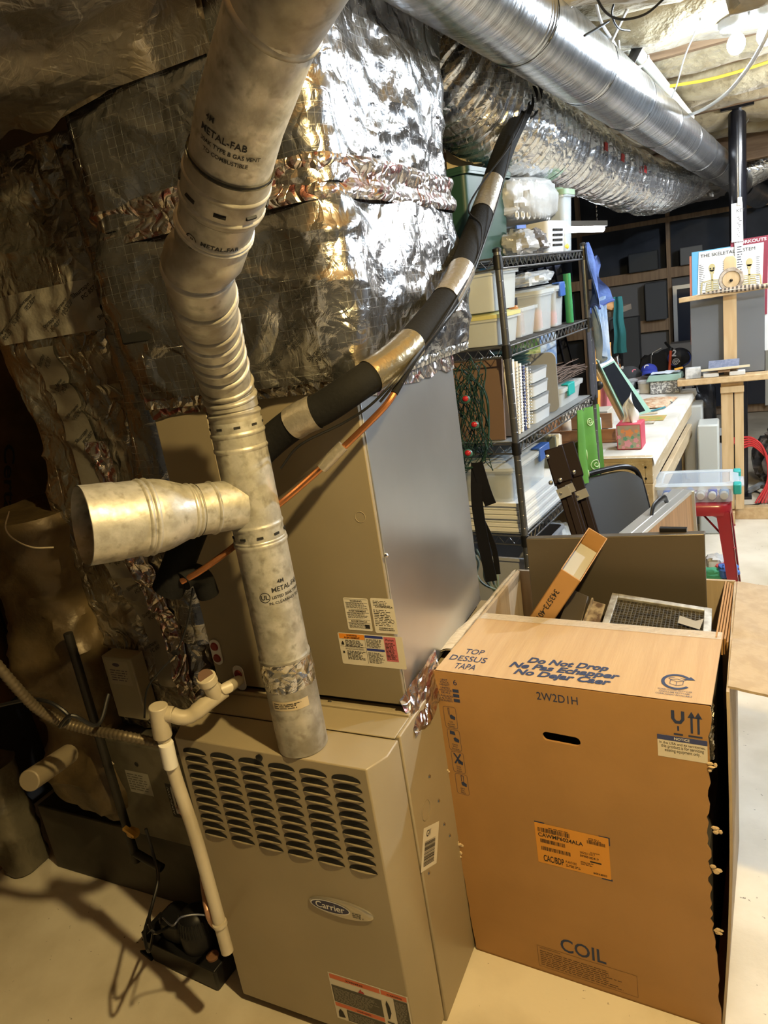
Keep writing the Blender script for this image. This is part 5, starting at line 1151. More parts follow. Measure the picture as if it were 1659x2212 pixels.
for i in range(130):
    a = Vector((-.20+.16*rnd.random(), .57+.05*rnd.random(), T+.096+.055*rnd.random())); b = a+Vector((rnd.uniform(-.05, .05), .26+.10*rnd.random(), rnd.uniform(-.02, .02)))
    b.z = max(b.z, T+.096); mb.tube([a, a.lerp(b, .5)+Vector((rnd.uniform(-.012, .012), 0, rnd.uniform(0, .014))), b], .0019, 4)
tag(link('twig_bundle', mb, twig), 'bundle of bare twigs lying on the flat clear box', 'twigs', kind=None)
t = thing('snack_bag', 'green and white printed bag hanging behind the grey panel', 'bag', spt((-.20, .66, T+.12)))
mb = MB(SX); mb.grid(lambda u, v: (-.20+.10*(u-.5), .66+.10*(u-.5)+.012*math.sin(math.pi*u), T+.10+.19*v), 10, 12); link('bag_sheet', mb, mat('leaf_print', (.55, .60, .30), .4, c2=(.12, .30, .06), nscale=22), t)
t = thing('blue_patterned_bag', 'blue bag with pale spots behind the twig bundle', 'bag', spt((-.17, .80, T+.10)))
mb = MB(SX); mb.grid(lambda u, v: (-.17+.07*(u-.5)+.01*v, .79+.12*(u-.5), T+.08+.22*v), 10, 12); link('bag_sheet', mb, mat('sky_spots', (.12, .25, .55), .4, c2=(.60, .68, .75), nscale=16), t)
# fourth shelf
T = TZ[3]+.0085
for i in range(7):
    z = T+.0165*i; mb = MB(SX); mb.box((-.385+.004*i, .02+.006*(i % 3), z), (-.012-.006*(i % 2), .50+.012*(i % 3), z+.0135)); tag(link('canvas_board', mb, whitec, bev=.001), '%s white canvas board from the bottom, in the pile under the jar tote' % ORD[i], 'board', 'canvas board pile')
z0 = T+.0165*7
tote('storage_tote', 'clear tote with blue handles full of jars on the white board pile', 'tote', -.38, -.035, .02, .385, z0, .125, clear, lid=clear2, lidh=.014, latch=(blue, (('x', .26, .37),)), over=.012)
for i, (x, y, lab) in enumerate(((-.10, .10, 'silver lidded jar at the near corner inside the blue handled tote'), (-.12, .22, 'grey jar in the middle of the blue handled tote'), (-.22, .10, 'pale jar behind the silver lidded one in the blue handled tote'))):
    t = thing('jar', lab, 'jar', spt((x, y, z0+.004)))
    mb = MB(SX); mb.lathe([(0, 0), (.040, 0), (.043, .01), (.043, .07), (.036, .082), (.036, .088)], 24, Matrix.Translation((x, y, z0+.004)), caps=False); link('glass', mb, mat('jar_grey%d' % i, ((.40, .38, .34), (.22, .27, .30), (.5, .48, .42))[i], .2), t)
    mb = MB(SX); mb.lathe([(.038, .086), (.038, .102), (0, .102)], 24, Matrix.Translation((x, y, z0+.004)), caps=False); link('lid', mb, (steel, greyp, alum)[i], t)
for i in range(5):
    y = .41+.017*i
    mb = MB(SX); mb.box((-.24, y, T+.13 if 0 else T), (-.045, y+.013, T+.245-.008*(i % 3))) if i > 5 else mb.box((-.24, .512+.017*i, T), (-.045, .525+.017*i, T+.245-.008*(i % 3)))
    tag(link('album', mb, (mat('grey_green_cover', (.10, .11, .09), .6), mat('cream_cover', (.52, .47, .30), .6), mat('cream_cover2', (.55, .50, .36), .6), whitec, paper)[i], bev=.002), ('grey green album at the near end of the upright row on the fourth shelf', 'cream album behind the grey green one', 'second cream album in the upright row', 'white album behind the cream pair', 'last pale album before the lettered wood plaque')[i], 'album', 'upright albums')
t = thing('lettered_plaque', 'yellow wooden plaque with pencilled words on the fourth shelf', 'plaque', spt((-.03, .70, T)))
PLQ = [(-.035, .605, T), (-.015, .775, T), (-.030, .775, T+.165), (-.05, .605, T+.165)]
mb = MB(SX); mb.slab(PLQ, -.012); o = link('board', mb, mat('yellow_wood', (.62, .45, .20), .6, c2=(.54, .38, .15), nscale=4, stretch=(1, 3, 12)), t)
f_ = frame(spt(PLQ[0]), spt(PLQ[1])-spt(PLQ[0]), spt(PLQ[3])-spt(PLQ[0])); mb = MB(lift(f_, .0006)); mb.text('de Cart', .035, .09, w=.085, h=.024, rot=R(6)); mb.text('i t', .05, .05, h=.020); mb.text('R', .125, .135, h=.014, align='C')
mb.tube([(.125+.011*math.cos(i*.5236), .142+.011*math.sin(i*.5236), 0) for i in range(13)], .0005, 4, caps=False); link('lettering', mb, mat('brown_lettering', (.16, .09, .03), .7), o)
rnd = random.Random(51)
for i in range(6):
    mb = MB(SX); z = T+.011*i; mb.box((-.22, .79+.004*rnd.random(), z), (-.04+.02*rnd.random(), .895, z+.009)); tag(link('paper_stack_sheet', mb, (whitec, paper)[i % 2], bev=.001), '%s booklet from the bottom, pale pile at the far end of shelf four' % ORD[i], 'booklet', 'booklet pile')
# low shelves
T = TZ[4]+DZ
tote('storage_tote', 'pale grey bin on the fifth shelf behind the hanging strap', 'tote', -.38, -.02, .06, .46, T, .22, mat('pale_grey_bin', (.34, .35, .37), .4), lid=None)
mb = MB(SX); mb.grid(blob((-.13, .58, T+.085), (.11, .11, .085), 23, .3, T+.002), 30, 18, closeu=True); tag(link('film_bundle', mb, mat('blue_white_film', (.50, .56, .62), .15, alpha=.85, bump=.8, bscale=20), ang=35), 'crinkled film bundle on the fifth shelf behind the brown tubes', 'bundle')
mb = MB(SX); mb.box((-.36, .05, TZ[5]+DZ), (-.02, .86, TZ[5]+.20)); tag(link('dark_crate', mb, mat('dark_crate', (.04, .04, .045), .6), bev=.01), 'dark crate on the lowest shelf', 'crate')
# green cloth with swirls hanging on the far post
t = thing('swirl_cloth', 'green cloth with pale swirls hanging at the far post of the wire shelf', 'cloth', spt((.02, .80, .88)))
def gc(u, v, o=0): return (.020+.018*math.sin(13*u)*(.5+v)+o-.01, .615+.335*u+.04*(1-v)*(1-u), 1.200-.315*v-.03*u)
mb = MB(SX); mb.grid(gc, 36, 26); mb.grid(lambda u, v: gc(1-u, v, -.003), 36, 26); link('cloth_sheet', mb, greencl, t)
mb = MB(SX)
for (u0, v0, r_) in ((.22, .62, .030), (.30, .38, .022), (.75, .55, .026), (.55, .82, .030), (.2, .88, .02), (.8, .86, .02), (.5, .2, .02)):
    mb.tube([Vector(gc(u0+r_*(1-k/30)*math.cos(k*.45)/.335, v0+r_*(1-k/30)*math.sin(k*.45)/.315, .0025)) for k in range(28)], .0022, 5)
link('swirl_print', mb, mat('pale_print_green', (.50, .66, .38), .8), t)
t = thing('denim_jacket', 'blue denim garment hooked on the far top corner of the wire shelf', 'clothing', spt((.04, .93, 1.80)))
def dj(u, v): return (.020+.05*math.sin(5*u+2*v)*v+.03*u, .90+.20*u*(.30+.7*v)+.03*math.sin(11*v)*u-.02*v, 1.855-.26*v-.07*u*u*(1-v)+.02*math.sin(8*u))
mb = MB(SX); mb.grid(dj, 26, 26); mb.grid(lambda u, v: tuple(Vector(dj(1-u, v))+Vector((-.006, 0, 0))), 26, 26); link('jacket_cloth', mb, denim, t)
mb = MB(SX); mb.tube([dj(i/20, 1.0) for i in range(21)], .006, 6); link('hem', mb, mat('denim_hem', (.06, .10, .34), .9), t)
t = thing('faded_jeans', 'pale faded denim hanging below the blue denim garment', 'clothing', spt((.04, .97, 1.42)))
def fj(u, v): return (.03+.02*math.sin(16*u+3*v), .92+.13*u+.05*v, 1.62-.26*v+.02*math.sin(9*u))
mb = MB(SX); mb.grid(fj, 30, 24); mb.grid(lambda u, v: tuple(Vector(fj(1-u, v))+Vector((-.006, 0, 0))), 30, 24); link('jeans_cloth', mb, denim_pale, t)
mb = MB(SX); mb.grid(lambda u, v: (-.0+.012*math.sin(10*u), .895+.07*u, 1.50-.30*v), 14, 14); tag(link('dark_cloth_strip', mb, mat('slate_cloth', (.05, .055, .08), .9)), 'slate dark cloth hanging between the far post and the faded denim', 'clothing')
# fairy light cords and the strap at the near end
t = thing('light_string', 'tangled green light string with red bulbs hung beside the coil cabinet', 'light string', (-.76, 2.17, 1.25))
mb = MB(); rnd = random.Random(61)
for k in range(26):
    c = Vector((-0.758, 2.133, 1.374)); ph = rnd.uniform(0, 6.28); rx, rz = rnd.uniform(.03, .075), rnd.uniform(.08, .19)
    pts = [c + Vector((rx*math.cos(a+ph)+rnd.uniform(-.008, .008), rnd.uniform(-.02, .02)+.02*math.sin(2*a), rz*math.sin(a)+rnd.uniform(-.006, .006))) for a in [i*.42 for i in range(16)]]
    mb.tube(smoothpath(pts, 3), .0015, 5)
mb.tube(smoothpath([(-0.772, 2.172, 1.516), (-0.710, 2.178, 1.436), (-0.698, 2.131, 1.311), (-0.719, 2.094, 1.230), (-0.761, 2.069, 1.221)], 6), .0036, 6)
link('green_cord', mb, mat('green_cord', (.007, .028, .020), .6, spec=.2), t)
for p in ((-0.746, 2.089, 1.436), (-0.741, 2.039, 1.276), (-0.729, 2.094, 1.353)):
    mb = MB(); mb.ell(Vector(p), (.017, .013, .014), 12, 8); s_ = link('bulb_socket', mb, mat('green_socket', (.03, .09, .07), .4), t)
    mb = MB(); mb.ell(Vector(p)+Vector((.004, -.010, .004)), (.010, .008, .009), 12, 8); link('red_bulb', mb, mat('red_bulb', (.35, .015, .02), .2), s_)
t = thing('black_strap', 'long black webbing strap hanging beside the near shelf post', 'strap', (-.72, 2.2, .8))
mb = MB()
for pts in ([(-0.732, 2.088, 1.233), (-0.733, 2.051, 1.121), (-0.719, 2.021, 1.007), (-0.694, 1.989, 0.871)], [(-0.729, 2.079, 1.235), (-0.706, 2.062, 1.148), (-0.691, 2.055, 1.104)], [(-0.724, 2.047, 1.060), (-0.690, 2.035, 0.971), (-0.679, 2.013, 0.885)]):
    P = smoothpath(pts, 6)
    for a, b in zip(P, P[1:]): mb.bar(a, b+(b-a)*.05, .038 if pts[1][0] < -.70 else .018, .003, (0, -1, 0))
link('webbing', mb, mat('black_webbing', (.007, .007, .009), .9, spec=.1), t)
mb = MB()
for i in range(5): mb.tube(smoothpath([(-0.781, 2.082, 0.935), (-0.756, 2.061, 0.903), (-0.762, 2.046, 0.868), (-0.741, 2.045, 0.833), (-0.707, 2.076, 0.799)], 5) if i == 0 else [Vector(q)+Vector((.012*i, .006*i, .012*(i % 2)-.01*i)) for q in smoothpath([(-0.784, 2.091, 0.932), (-0.756, 2.068, 0.889), (-0.751, 2.054, 0.840), (-0.717, 2.076, 0.782)], 5)], .004, 6)
tag(link('white_green_cord', mb, mat('grey_green_cord', (.12, .16, .13), .5)), 'coil of grey green cord at the foot of the black strap', 'cord')
t = thing('cardboard_sheet', 'pale cardboard sheet tucked above the dark tote at the top of the shelf', 'cardboard', (-.85, 2.4, 2.13))
mb = MB(); mb.slab([(-0.898, 2.579, 2.094), (-0.793, 2.658, 2.098), (-0.817, 2.764, 2.241), (-0.924, 2.693, 2.269)], .01); link('sheet', mb, mat('tan_sheet', (.46, .38, .24), .7), t)

# ------------------------------------------------------------------ work bench and what lies on it
TX = Matrix.Translation((-.344, 3.420, 0)) @ Matrix.Rotation(R(-3.4), 4, 'Z')      # x = 0 along the aisle edge, y away
def tpt(p): return TX @ Vector(p)
tb = thing('workbench', 'pale lumber workbench covered with a white cloth behind the wire shelf', 'workbench', tpt((-.35, .9, 0)), R(-3.4))
mb = MB(TX); mb.box((-.72, .0, .865), (0, 1.83, .890)); top = link('bench_top', mb, benchw, tb, bev=.003)
mb = MB(TX); mb.box((-.035, .0, .76), (-.0, 1.83, .865)); mb.box((-.72, .0, .76), (-.035, .035, .865)); mb.box((-.72, 1.795, .76), (-.035, 1.83, .865)); link('apron', mb, benchw, tb, bev=.003)
mb = MB(TX)
for x in (-.06, -.012):
    for z in (.785, .84): mb.lathe([(0, 0), (.006, 0)], 10, Matrix.Translation((x-.02, -.001, z)) @ Matrix.Rotation(R(90), 4, 'X'), caps=False)
link('screw_holes', mb, dark, tb)
for (x, y) in ((-.045, .045), (-.045, 1.785), (-.68, .045), (-.68, 1.785)):
    mb = MB(TX); mb.box((x-.045, y-.045, 0), (x+.045, y+.045, .76)); link('leg', mb, benchw, tb, bev=.004)
mb = MB(TX); mb.box((-.03, .09, .62), (0.0, 1.74, .70)); link('side_rail', mb, benchw, tb, bev=.003)
mb = MB(TX); mb.box((-.70, .05, .30), (-.02, 1.78, .325)); link('lower_shelf', mb, benchw, tb, bev=.003)
def cl(u, v, o=0.0):
    x = -.72+.745*u; y = -.010+1.84*v
    z = .8925 + .0015*noise.noise((x*9, y*9, 3)) + o
    if x > .0: z -= (x-.0)*1.5; x = .004+.3*(x)
    if v < .02: z -= .004
    return (x, y+.02*noise.noise((x*4, 1, 1))*(v < .02), z)
mb = MB(TX); mb.grid(cl, 60, 60); tag(link('bench_cloth', mb, cloth, ang=50), 'paint stained white cloth spread over the workbench', 'cloth')
TT = .8955
# tissue box
t = thing('tissue_box', 'flowered pink tissue box with a tissue sticking up at the near end of the bench', 'tissue box', tpt((-.125, .20, TT)), R(-3.4))
mb = MB(TX); mb.box((-.183, .135, TT), (-.067, .25, TT+.125)); bxb = link('carton', mb, mat('coral_card', (.50, .06, .10), .55), t, bev=.003)
fm = TX @ frame((-.183, .1345, TT), (1, 0, 0), (0, 0, 1)); rnd = random.Random(71)
mb = MB(lift(fm, .0004)); mb.rect(.005, .005, .111, .120); pf = link('printed_face', mb, mat('flower_face', (.42, .25, .20), .6, c2=(.30, .34, .25), nscale=30), bxb)
def flowers(mm, spots, name):
    mb = MB(lift(fm, .0008))
    for (x, y, r_) in spots: mb.add([(x+r_*(1+.18*math.cos(5*a*.2094))*math.cos(a*.2094), y+r_*(1+.18*math.cos(5*a*.2094))*math.sin(a*.2094), 0) for a in range(30)], [tuple(range(30))])
    link(name, mb, mm, pf)
flowers(mat('pink_flower', (.62, .28, .36), .6), [(.052, .030, .017), (.012, .064, .009), (.090, .045, .012), (.030, .012, .008), (.098, .018, .008)], 'pink_flowers')
flowers(mat('orange_flower', (.66, .26, .10), .6), [(.060, .082, .018), (.030, .092, .010), (.094, .090, .009)], 'orange_flowers')
flowers(mat('leaf_teal', (.10, .30, .22), .6), [(.040, .055, .010), (.075, .060, .008), (.070, .015, .007), (.012, .030, .006), (.104, .070, .006)], 'leaf_print')
mb = MB(TX); mb.grid(lambda u, v: (-.125+.085*(u-.5)*(1-.25*v-.45*v*v)+.010*math.sin(6*v+u*5), .185+.02*math.sin(6*u)+.012*v, TT+.122+.150*v-.09*abs(u-.45)*v), 20, 16)
mb.grid(lambda u, v: (-.125+.07*(u-.5)*(1-.75*v)+.01*math.sin(5*v), .20+.03*(u-.5)+.01*math.sin(9*u), TT+.122+.085*v), 14, 12); link('tissue', mb, mat('tissue_white', (.78, .80, .82), .9), t)
# table easel with a dark glass
t = thing('table_easel', 'wooden table easel holding a dark glass panel, leaning behind the tissue box', 'easel', tpt((-.33, .6, TT)))
P0, P1 = Vector((-0.370, 3.906, 0.938)), Vector((-0.590, 3.606, 1.337))
ax = (P1-P0)
E0 = Vector((-0.495, 3.740, 0.989)); E1 = Vector((-0.589, 3.570, 1.333))
mb = MB(); mb.bar((-0.501, 3.779, 0.973), (-0.600, 3.602, 1.307), .05, .016, (1, -.4, .6)); link('side_rail', mb, pinez, t, bev=.003)
mb = MB(); mb.bar((-0.515, 3.793, 1.039), (-0.571, 3.690, 1.205), .010, .019, (1, -.4, .6)); link('rail_slot', mb, whitec, t)
Qm = [Vector((-0.500, 3.723, 1.017)), Vector((-0.389, 3.854, 1.023)), Vector((-0.557, 3.689, 1.359)), Vector((-0.595, 3.570, 1.343))]
mb = MB(); mb.slab(Qm, .012); link('panel_edge', mb, mat('glass_edge', (.30, .50, .42), .3), t, bev=.001)
Qd = [Qm[0].lerp(Qm[1], .12).lerp(Qm[3], .04), Qm[0].lerp(Qm[1], .80).lerp(Qm[2], .04), Qm[3].lerp(Qm[2], .85).lerp(Qm[1], .14), Qm[3].lerp(Qm[2], .10).lerp(Qm[0], .14)]
nrm = (Qm[1]-Qm[0]).cross(Qm[3]-Qm[0]).normalized()
sg = -1 if nrm.y > 0 else 1
mb = MB(); mb.slab([p+nrm*sg*.0125 if sg > 0 else p-nrm*.0015 for p in Qd], .001*sg); link('dark_glass', mb, mat('black_glass', (.012, .014, .018), .15), t)
mb = MB(); mb.slab([Qm[3].lerp(Qm[2], .05)-nrm*.002*(-sg)+nrm*(.012 if sg > 0 else -.002), Qm[2].lerp(Qm[3], .05)+nrm*(.0125 if sg > 0 else -.002), Qm[2].lerp(Qm[1], .12)+nrm*(.0125 if sg > 0 else -.002), Qm[3].lerp(Qm[0], .12)+nrm*(.0125 if sg > 0 else -.002)], .001); link('pale_corner', mb, whitec, t)
mb = MB(); mb.ell((-0.589, 3.568, 1.220), (.022, .014, .022), 12, 8); link('knob', mb, blackp, t)
# small things on the bench (bench frame)
def on_bench(x, y, z=0.0): return Matrix.Translation(tpt((x, y, TT+z)))
t = thing('brush_jar', 'glass of paint brushes and pens at the far left of the bench', 'brush jar', tpt((-.52, 1.95, TT)))
mb = MB(); mb.lathe([(.05, 0), (.055, .12), (.052, .12), (.048, .005), (0, .004)], 24, on_bench(-.52, 1.95), caps=False); link('glass', mb, clear, t)
rnd = random.Random(81)
cols = [(.02, .02, .02), (.5, .06, .05), (.6, .55, .4), (.05, .1, .35), (.65, .2, .04), (.4, .4, .4)]
bm = [mat('handle_%s' % 'abcdef'[i], c, .4) for i, c in enumerate(cols)]
for i in range(26):
    x0, y0 = -.52+rnd.uniform(-.035, .035), 1.95+rnd.uniform(-.035, .035)
    x1, y1, z1 = x0+rnd.uniform(-.09, .06), y0+rnd.uniform(-.05, .05), rnd.uniform(.14, .25)
    b = thing('paint_brush', ('paint brush with %s handle standing in the brush glass' % ('black', 'red', 'cream', 'blue', 'orange', 'grey')[i % 6]), 'paint brush', tpt((x0, y0, TT)), 0, '%s handled brushes in the brush glass' % ('black', 'red', 'cream', 'blue', 'orange', 'grey')[i % 6])
    a_, b_ = tpt((x0, y0, TT+.008)), tpt((x1, y1, TT+z1))
    mb = MB(); mb.tube([a_, a_.lerp(b_, .85)], [.002, .0035], 6); link('handle', mb, bm[i % 6], b)
    mb = MB(); mb.tube([a_.lerp(b_, .85), b_], [.0035, .005], 6); link('bristles', mb, (twig, blackp, whitec)[i % 3], b)
t = thing('decorating_brush', 'wide paint brush with an orange wooden handle hanging above the brush glass', 'paint brush', Vector((-0.712, 4.800, 1.056)))
f_ = frame((-0.712, 4.800, 1.056), (1, .1, 0), (0, 0, 1))
mb = MB(f_); mb.prism([(-.012, .13), (.012, .13), (.010, .215), (.013, .245), (-.013, .245), (-.010, .215)], -.008, .008); mb.prism([(-.036, .115), (.036, .115), (.012, .14), (-.012, .14)], -.010, .010); link('handle', mb, mat('orange_wood', (.62, .30, .07), .45), t, bev=.003)
mb = MB(f_); mb.box((-.037, .085, -.011), (.037, .118, .011)); link('ferrule', mb, steel, t)
mb = MB(f_); mb.prism([(-.040, .0), (.042, .0), (.036, .088), (-.036, .088)], -.010, .010); link('bristles', mb, mat('straw_bristle', (.62, .48, .22), .8, c2=(.48, .36, .15), nscale=40, stretch=(8, 1, 1)), t)
q_ = Vector((-0.712, 4.800, 1.056)); t = thing('tin_can', 'dark tin can under the wide paint brush', 'can', (q_.x, q_.y, TT)); mb = MB(Matrix.Translation((q_.x, q_.y, TT))); mb.lathe([(0, 0), (.045, 0), (.045, q_.z-TT), (.042, q_.z-TT), (.042, .01), (0, .01)], 24, caps=False); link('can_wall', mb, mat('dark_tin', (.03, .03, .035), .4, .5), t)
for (q, lab, c) in (((-0.741, 4.706, 1.170), 'pink cloth strip hanging left of the wide paint brush', (.50, .16, .18)), ((-0.768, 4.594, 1.232), 'orange strip hanging behind the far shelf post', (.60, .28, .04)), ((-0.798, 5.943, 1.271), 'teal patterned cloth hanging right of the wide paint brush', (.02, .14, .15))):
    up_, dn_ = (.26, .43) if c[0] < .1 else (.16, .52)
    w_ = .10 if c[0] < .1 or c[1] == .16 else .03
    mb = MB(Matrix.Translation(q)); mb.grid(lambda u, v: (w_*(u-.5)*(.6+.4*v)+.004*math.sin(12*v), .015*math.sin(8*u), up_-dn_*v), 8, 12); tag(link('hanging_cloth', mb, mat('cloth_%d' % int(c[0]*1000), c, .9)), lab, 'cloth')
t = thing('water_jar', 'clear rinsing jar with a wide rim in front of the brush glass', 'jar', tpt((-.44, 1.80, TT)))
mb = MB(); mb.lathe([(.035, 0), (.045, .03), (.055, .075), (.075, .085), (.073, .087), (.05, .075), (.04, .03), (0, .004)], 24, on_bench(-.44, 1.82), caps=False); link('glass', mb, clear, t)
mb = MB(on_bench(-.40, 1.70)); mb.box((-.07, -.05, 0), (.06, .05, .03)); tag(link('white_tray', mb, white, bev=.006), 'small white tray on the bench in front of the rinsing jar', 'tray')
t = thing('white_jar', 'short white jar with a label beside the patterned box', 'jar', tpt((-.31, 1.86, TT)))
mb = MB(); mb.lathe([(0, 0), (.042, 0), (.043, .065), (.040, .070), (0, .070)], 24, on_bench(-.315, 1.78), caps=False); link('jar_body', mb, paper, t)
mb = MB(); mb.lathe([(.045, .066), (.045, .082), (0, .082)], 24, on_bench(-.315, 1.78), caps=False); link('lid', mb, white, t)
t = thing('glass_dish', 'speckled box with a pale green glass lid, far end of the bench', 'box', tpt((-.20, 1.74, TT)))
mb = MB(TX); mb.box((-.265, 1.68, TT), (-.075, 1.80, TT+.085)); link('patterned_box', mb, mat('speckled_pattern', (.62, .62, .60), .6, c2=(.18, .18, .18), nscale=90, lo=.45, hi=.5), t, bev=.004)
mb = MB(TX); mb.hexa([(-.29, 1.66, TT+.086), (-.065, 1.66, TT+.086), (-.065, 1.83, TT+.086), (-.29, 1.83, TT+.086), (-.27, 1.68, TT+.125), (-.07, 1.68, TT+.125), (-.07, 1.81, TT+.125), (-.27, 1.81, TT+.125)]); link('green_lid', mb, mat('pale_green_glass', (.28, .42, .36), .2), t, bev=.006)
mb = MB(TX); mb.grid(lambda u, v: (-.26+.18*u, 1.69+.10*v, TT+.134+.012*noise.noise((u*4, v*4, 2))), 16, 10); tag(link('folded_cloth', mb, mat('pale_blue_cloth', (.60, .68, .78), .9)), 'pale blue cloth folded on the green glass lid', 'cloth')
mb = MB(TX); mb.bar((-.11, 1.70, TT+.152), (-.06, 1.72, TT+.158), .022, .012); tag(link('orange_clip', mb, mat('orange_clip', (.70, .33, .03), .4), bev=.003), 'orange clip on the folded cloth', 'clip')
def cap(name, lab, c, r_, m, bm_, rot):
    t = thing(name, lab, 'cap', c); M_ = Matrix.Translation(c) @ Matrix.Rotation(R(rot), 4, 'Z')
    mb = MB(M_); mb.lathe([(r_*math.sin(a*.1571), r_*.85*math.cos(a*.1571)) for a in range(10, -1, -1)], 24, caps=False); link('crown', mb, m, t)
    mb = MB(M_); mb.grid(lambda u, v: ((r_+v*r_*.75)*math.cos(R(-60+120*u))*(1-.18*v*abs(2*u-1)), (r_+v*r_*.2)*math.sin(R(-60+120*u)), .004-.012*v-.02*v*(2*u-1)**2), 14, 5); link('brim', mb, bm_, t)
    mb = MB(M_ @ frame((r_*.70, -r_*.45, r_*.42), (.45, .7, 0), (-.3, 0, .8))); mb.text('C', 0, -.01, h=.035, align='C', bold=.03); link('crest', mb, whitec if r_ < .08 else pink, t)
    return t
cap('ball_cap', 'charcoal cap with a red and grey brim behind the brush glass', Vector((-0.683, 5.436, 0.978)), .095, mat('charcoal_cap', (.03, .032, .036), .9), mat('grey_red_brim', (.22, .20, .20), .8), -20)
t = cap('visor_cap', 'small royal blue cap beside the green glass lid', Vector((-0.534, 5.353, 1.026)), .055, mat('royal_cap', (.015, .03, .28), .8), mat('royal_brim', (.02, .04, .32), .8), -75)
mb = MB(TX); mb.grid(lambda u, v: (-.305+.21*u+.03*v, 1.17+.42*v*.8, TT+.004+.022*math.sin(math.pi*u)**.5*math.sin(math.pi*v)**.5+.006*noise.noise((u*14, v*14, 5))), 24, 24)
tag(link('nut_bag', mb, mat('bag_of_shavings', (.50, .26, .13), .35, c2=(.68, .55, .40), nscale=35, bump=.6, bscale=50, alpha=1)), 'clear bag of reddish shavings lying flat on the bench', 'bag')
for (x0, y0, x1, y1, c, lab) in ((-.10, 1.16, -.19, 1.02, (.04, .17, .20), 'teal pencil on the bench beside the bag of shavings'), (-.26, 1.06, -.20, 1.02, (.45, .10, .16), 'pink pencil stub on the bench near the teal pencil'), (-.08, 1.30, -.16, 1.45, (.10, .10, .10), 'black clip pen past the bag of shavings'), (-.22, .98, -.12, 1.0, (.50, .42, .30), 'pale wooden stick in front of the teal pencil')):
    mb = MB(TX); mb.tube([(x0, y0, TT+.006), (x1, y1, TT+.006)], .006, 8); tag(link('pencil', mb, mat('pencil_%d' % int(y0*100), c, .5)), lab, 'pencil')
mb = MB(TX); mb.box((-.235, .80, TT), (-.06, .94, TT+.002)); tag(link('art_card', mb, mat('warm_art_print', (.55, .30, .10), .5, c2=(.30, .36, .10), nscale=26)), 'colourful printed card on the bench behind the tissue box', 'card')
mb = MB(TX); mb.box((-.24, .72, TT), (-.10, .78, TT+.003)); tag(link('art_card', mb, mat('pale_art_print', (.62, .60, .52), .5, c2=(.35, .30, .22), nscale=40)), 'narrow sketch card on the bench nearest the tissue box', 'card')
mb = MB(TX); mb.box((-.40, .03, TT), (-.24, .18, TT+.0012)); tag(link('paper_sheet', mb, whitec), 'blank paper sheet at the near left end of the bench', 'paper')
mb = MB(TX); mb.box((-.62, .30, TT), (-.20, .40, TT+.012)); mb.box((-.62, .30, TT), (-.60, .62, TT+.075)); mb.box((-.62, .30, TT+.012), (-.22, .315, TT+.07)); mb.box((-.62, .60, TT+.012), (-.30, .615, TT+.095)); tag(link('wooden_tray', mb, mat('reddish_wood', (.32, .15, .06), .5, c2=(.25, .11, .04), nscale=4, stretch=(1, 8, 8)), bev=.002), 'reddish open wooden tray seen through the wire shelf', 'tray')
for i, (x, y) in enumerate(((-.36, .48), (-.44, .52), (-.52, .47))):
    mb = MB(); mb.lathe([(0, 0), (.03, 0), (.03, .08), (.022, .09), (.022, .11), (0, .11)], 16, on_bench(x, y, .013), caps=False); tag(link('paint_bottle', mb, mat('bottle_%d' % i, ((.45, .55, .62), (.10, .28, .60), (.55, .48, .40))[i], .4)), ('pale blue bottle in the wooden tray', 'bright blue bottle in the wooden tray', 'beige bottle in the wooden tray')[i], 'bottle')
mb = MB(TX); mb.box((-.56, .65, TT), (-.33, .80, TT+.10)); tag(link('cream_box', mb, mat('cream_card_box', (.50, .46, .38), .7), bev=.004), 'cream cardboard box on the bench behind the wooden tray', 'box')
# golf things standing past the bench
def head(lab, c, r_, m, num, rot):
    t = thing('club_head_cover', lab, 'head cover', c); M_ = Matrix.Translation(c) @ Matrix.Rotation(R(rot), 4, 'Y')
    mb = MB(M_); mb.ell((0, 0, 0), (r_*1.25, r_*.9, r_), 24, 14); mb.tube([(0, 0, -r_*.6), (.02, 0, -r_*3)], [r_*.55, r_*.4], 14); link('cover', mb, m, t)
    mb = MB(M_); mb.tube([(r_*1.2*math.cos(a*.2094), -r_*.35, r_*.95*math.sin(a*.2094)-.01) for a in range(31)], .005, 6); link('piping', mb, mat('blue_piping', (.05, .09, .40), .6), t)
    mb = MB(M_ @ frame((-.04, -r_*.93, 0), (1, 0, 0), (0, .2, 1)))
    mb.text(num, 0, .01, h=.05, align='C', bold=.03); mb.tube([((.028-.0008*k)*math.cos(k*.5)+.02, (.028-.0008*k)*math.sin(k*.5)-.035, 0) for k in range(32)], .003, 5); link('marking', mb, mat('pale_marking', (.55, .58, .66), .6), t); return t
head('black club head cover with a pale spiral and numeral right of the red shaft', Vector((-0.381, 6.131, 1.006)), .068, mat('black_cover', (.015, .016, .022), .6), '2', 8)
t = thing('red_shaft', 'red and black shaft leaning behind the blue cap', 'shaft', Vector((-0.467, 5.821, 0.916)))
mb = MB(); rs_ = Vector((-0.427, 5.898, 1.086)); mb.tube([rs_, (rs_.x-.10, rs_.y-.12, .01)], .010, 10); link('red_tube', mb, mat('red_orange_tube', (.60, .08, .03), .4), t)
mb = MB(); mb.tube([(-0.427, 5.897, 1.083), (-0.421, 5.907, 1.102)], .014, 10); mb.tube([(-0.424, 5.903, 1.096), (-0.469, 5.954, 1.144)], .009, 8); link('clamp', mb, blackp, t)
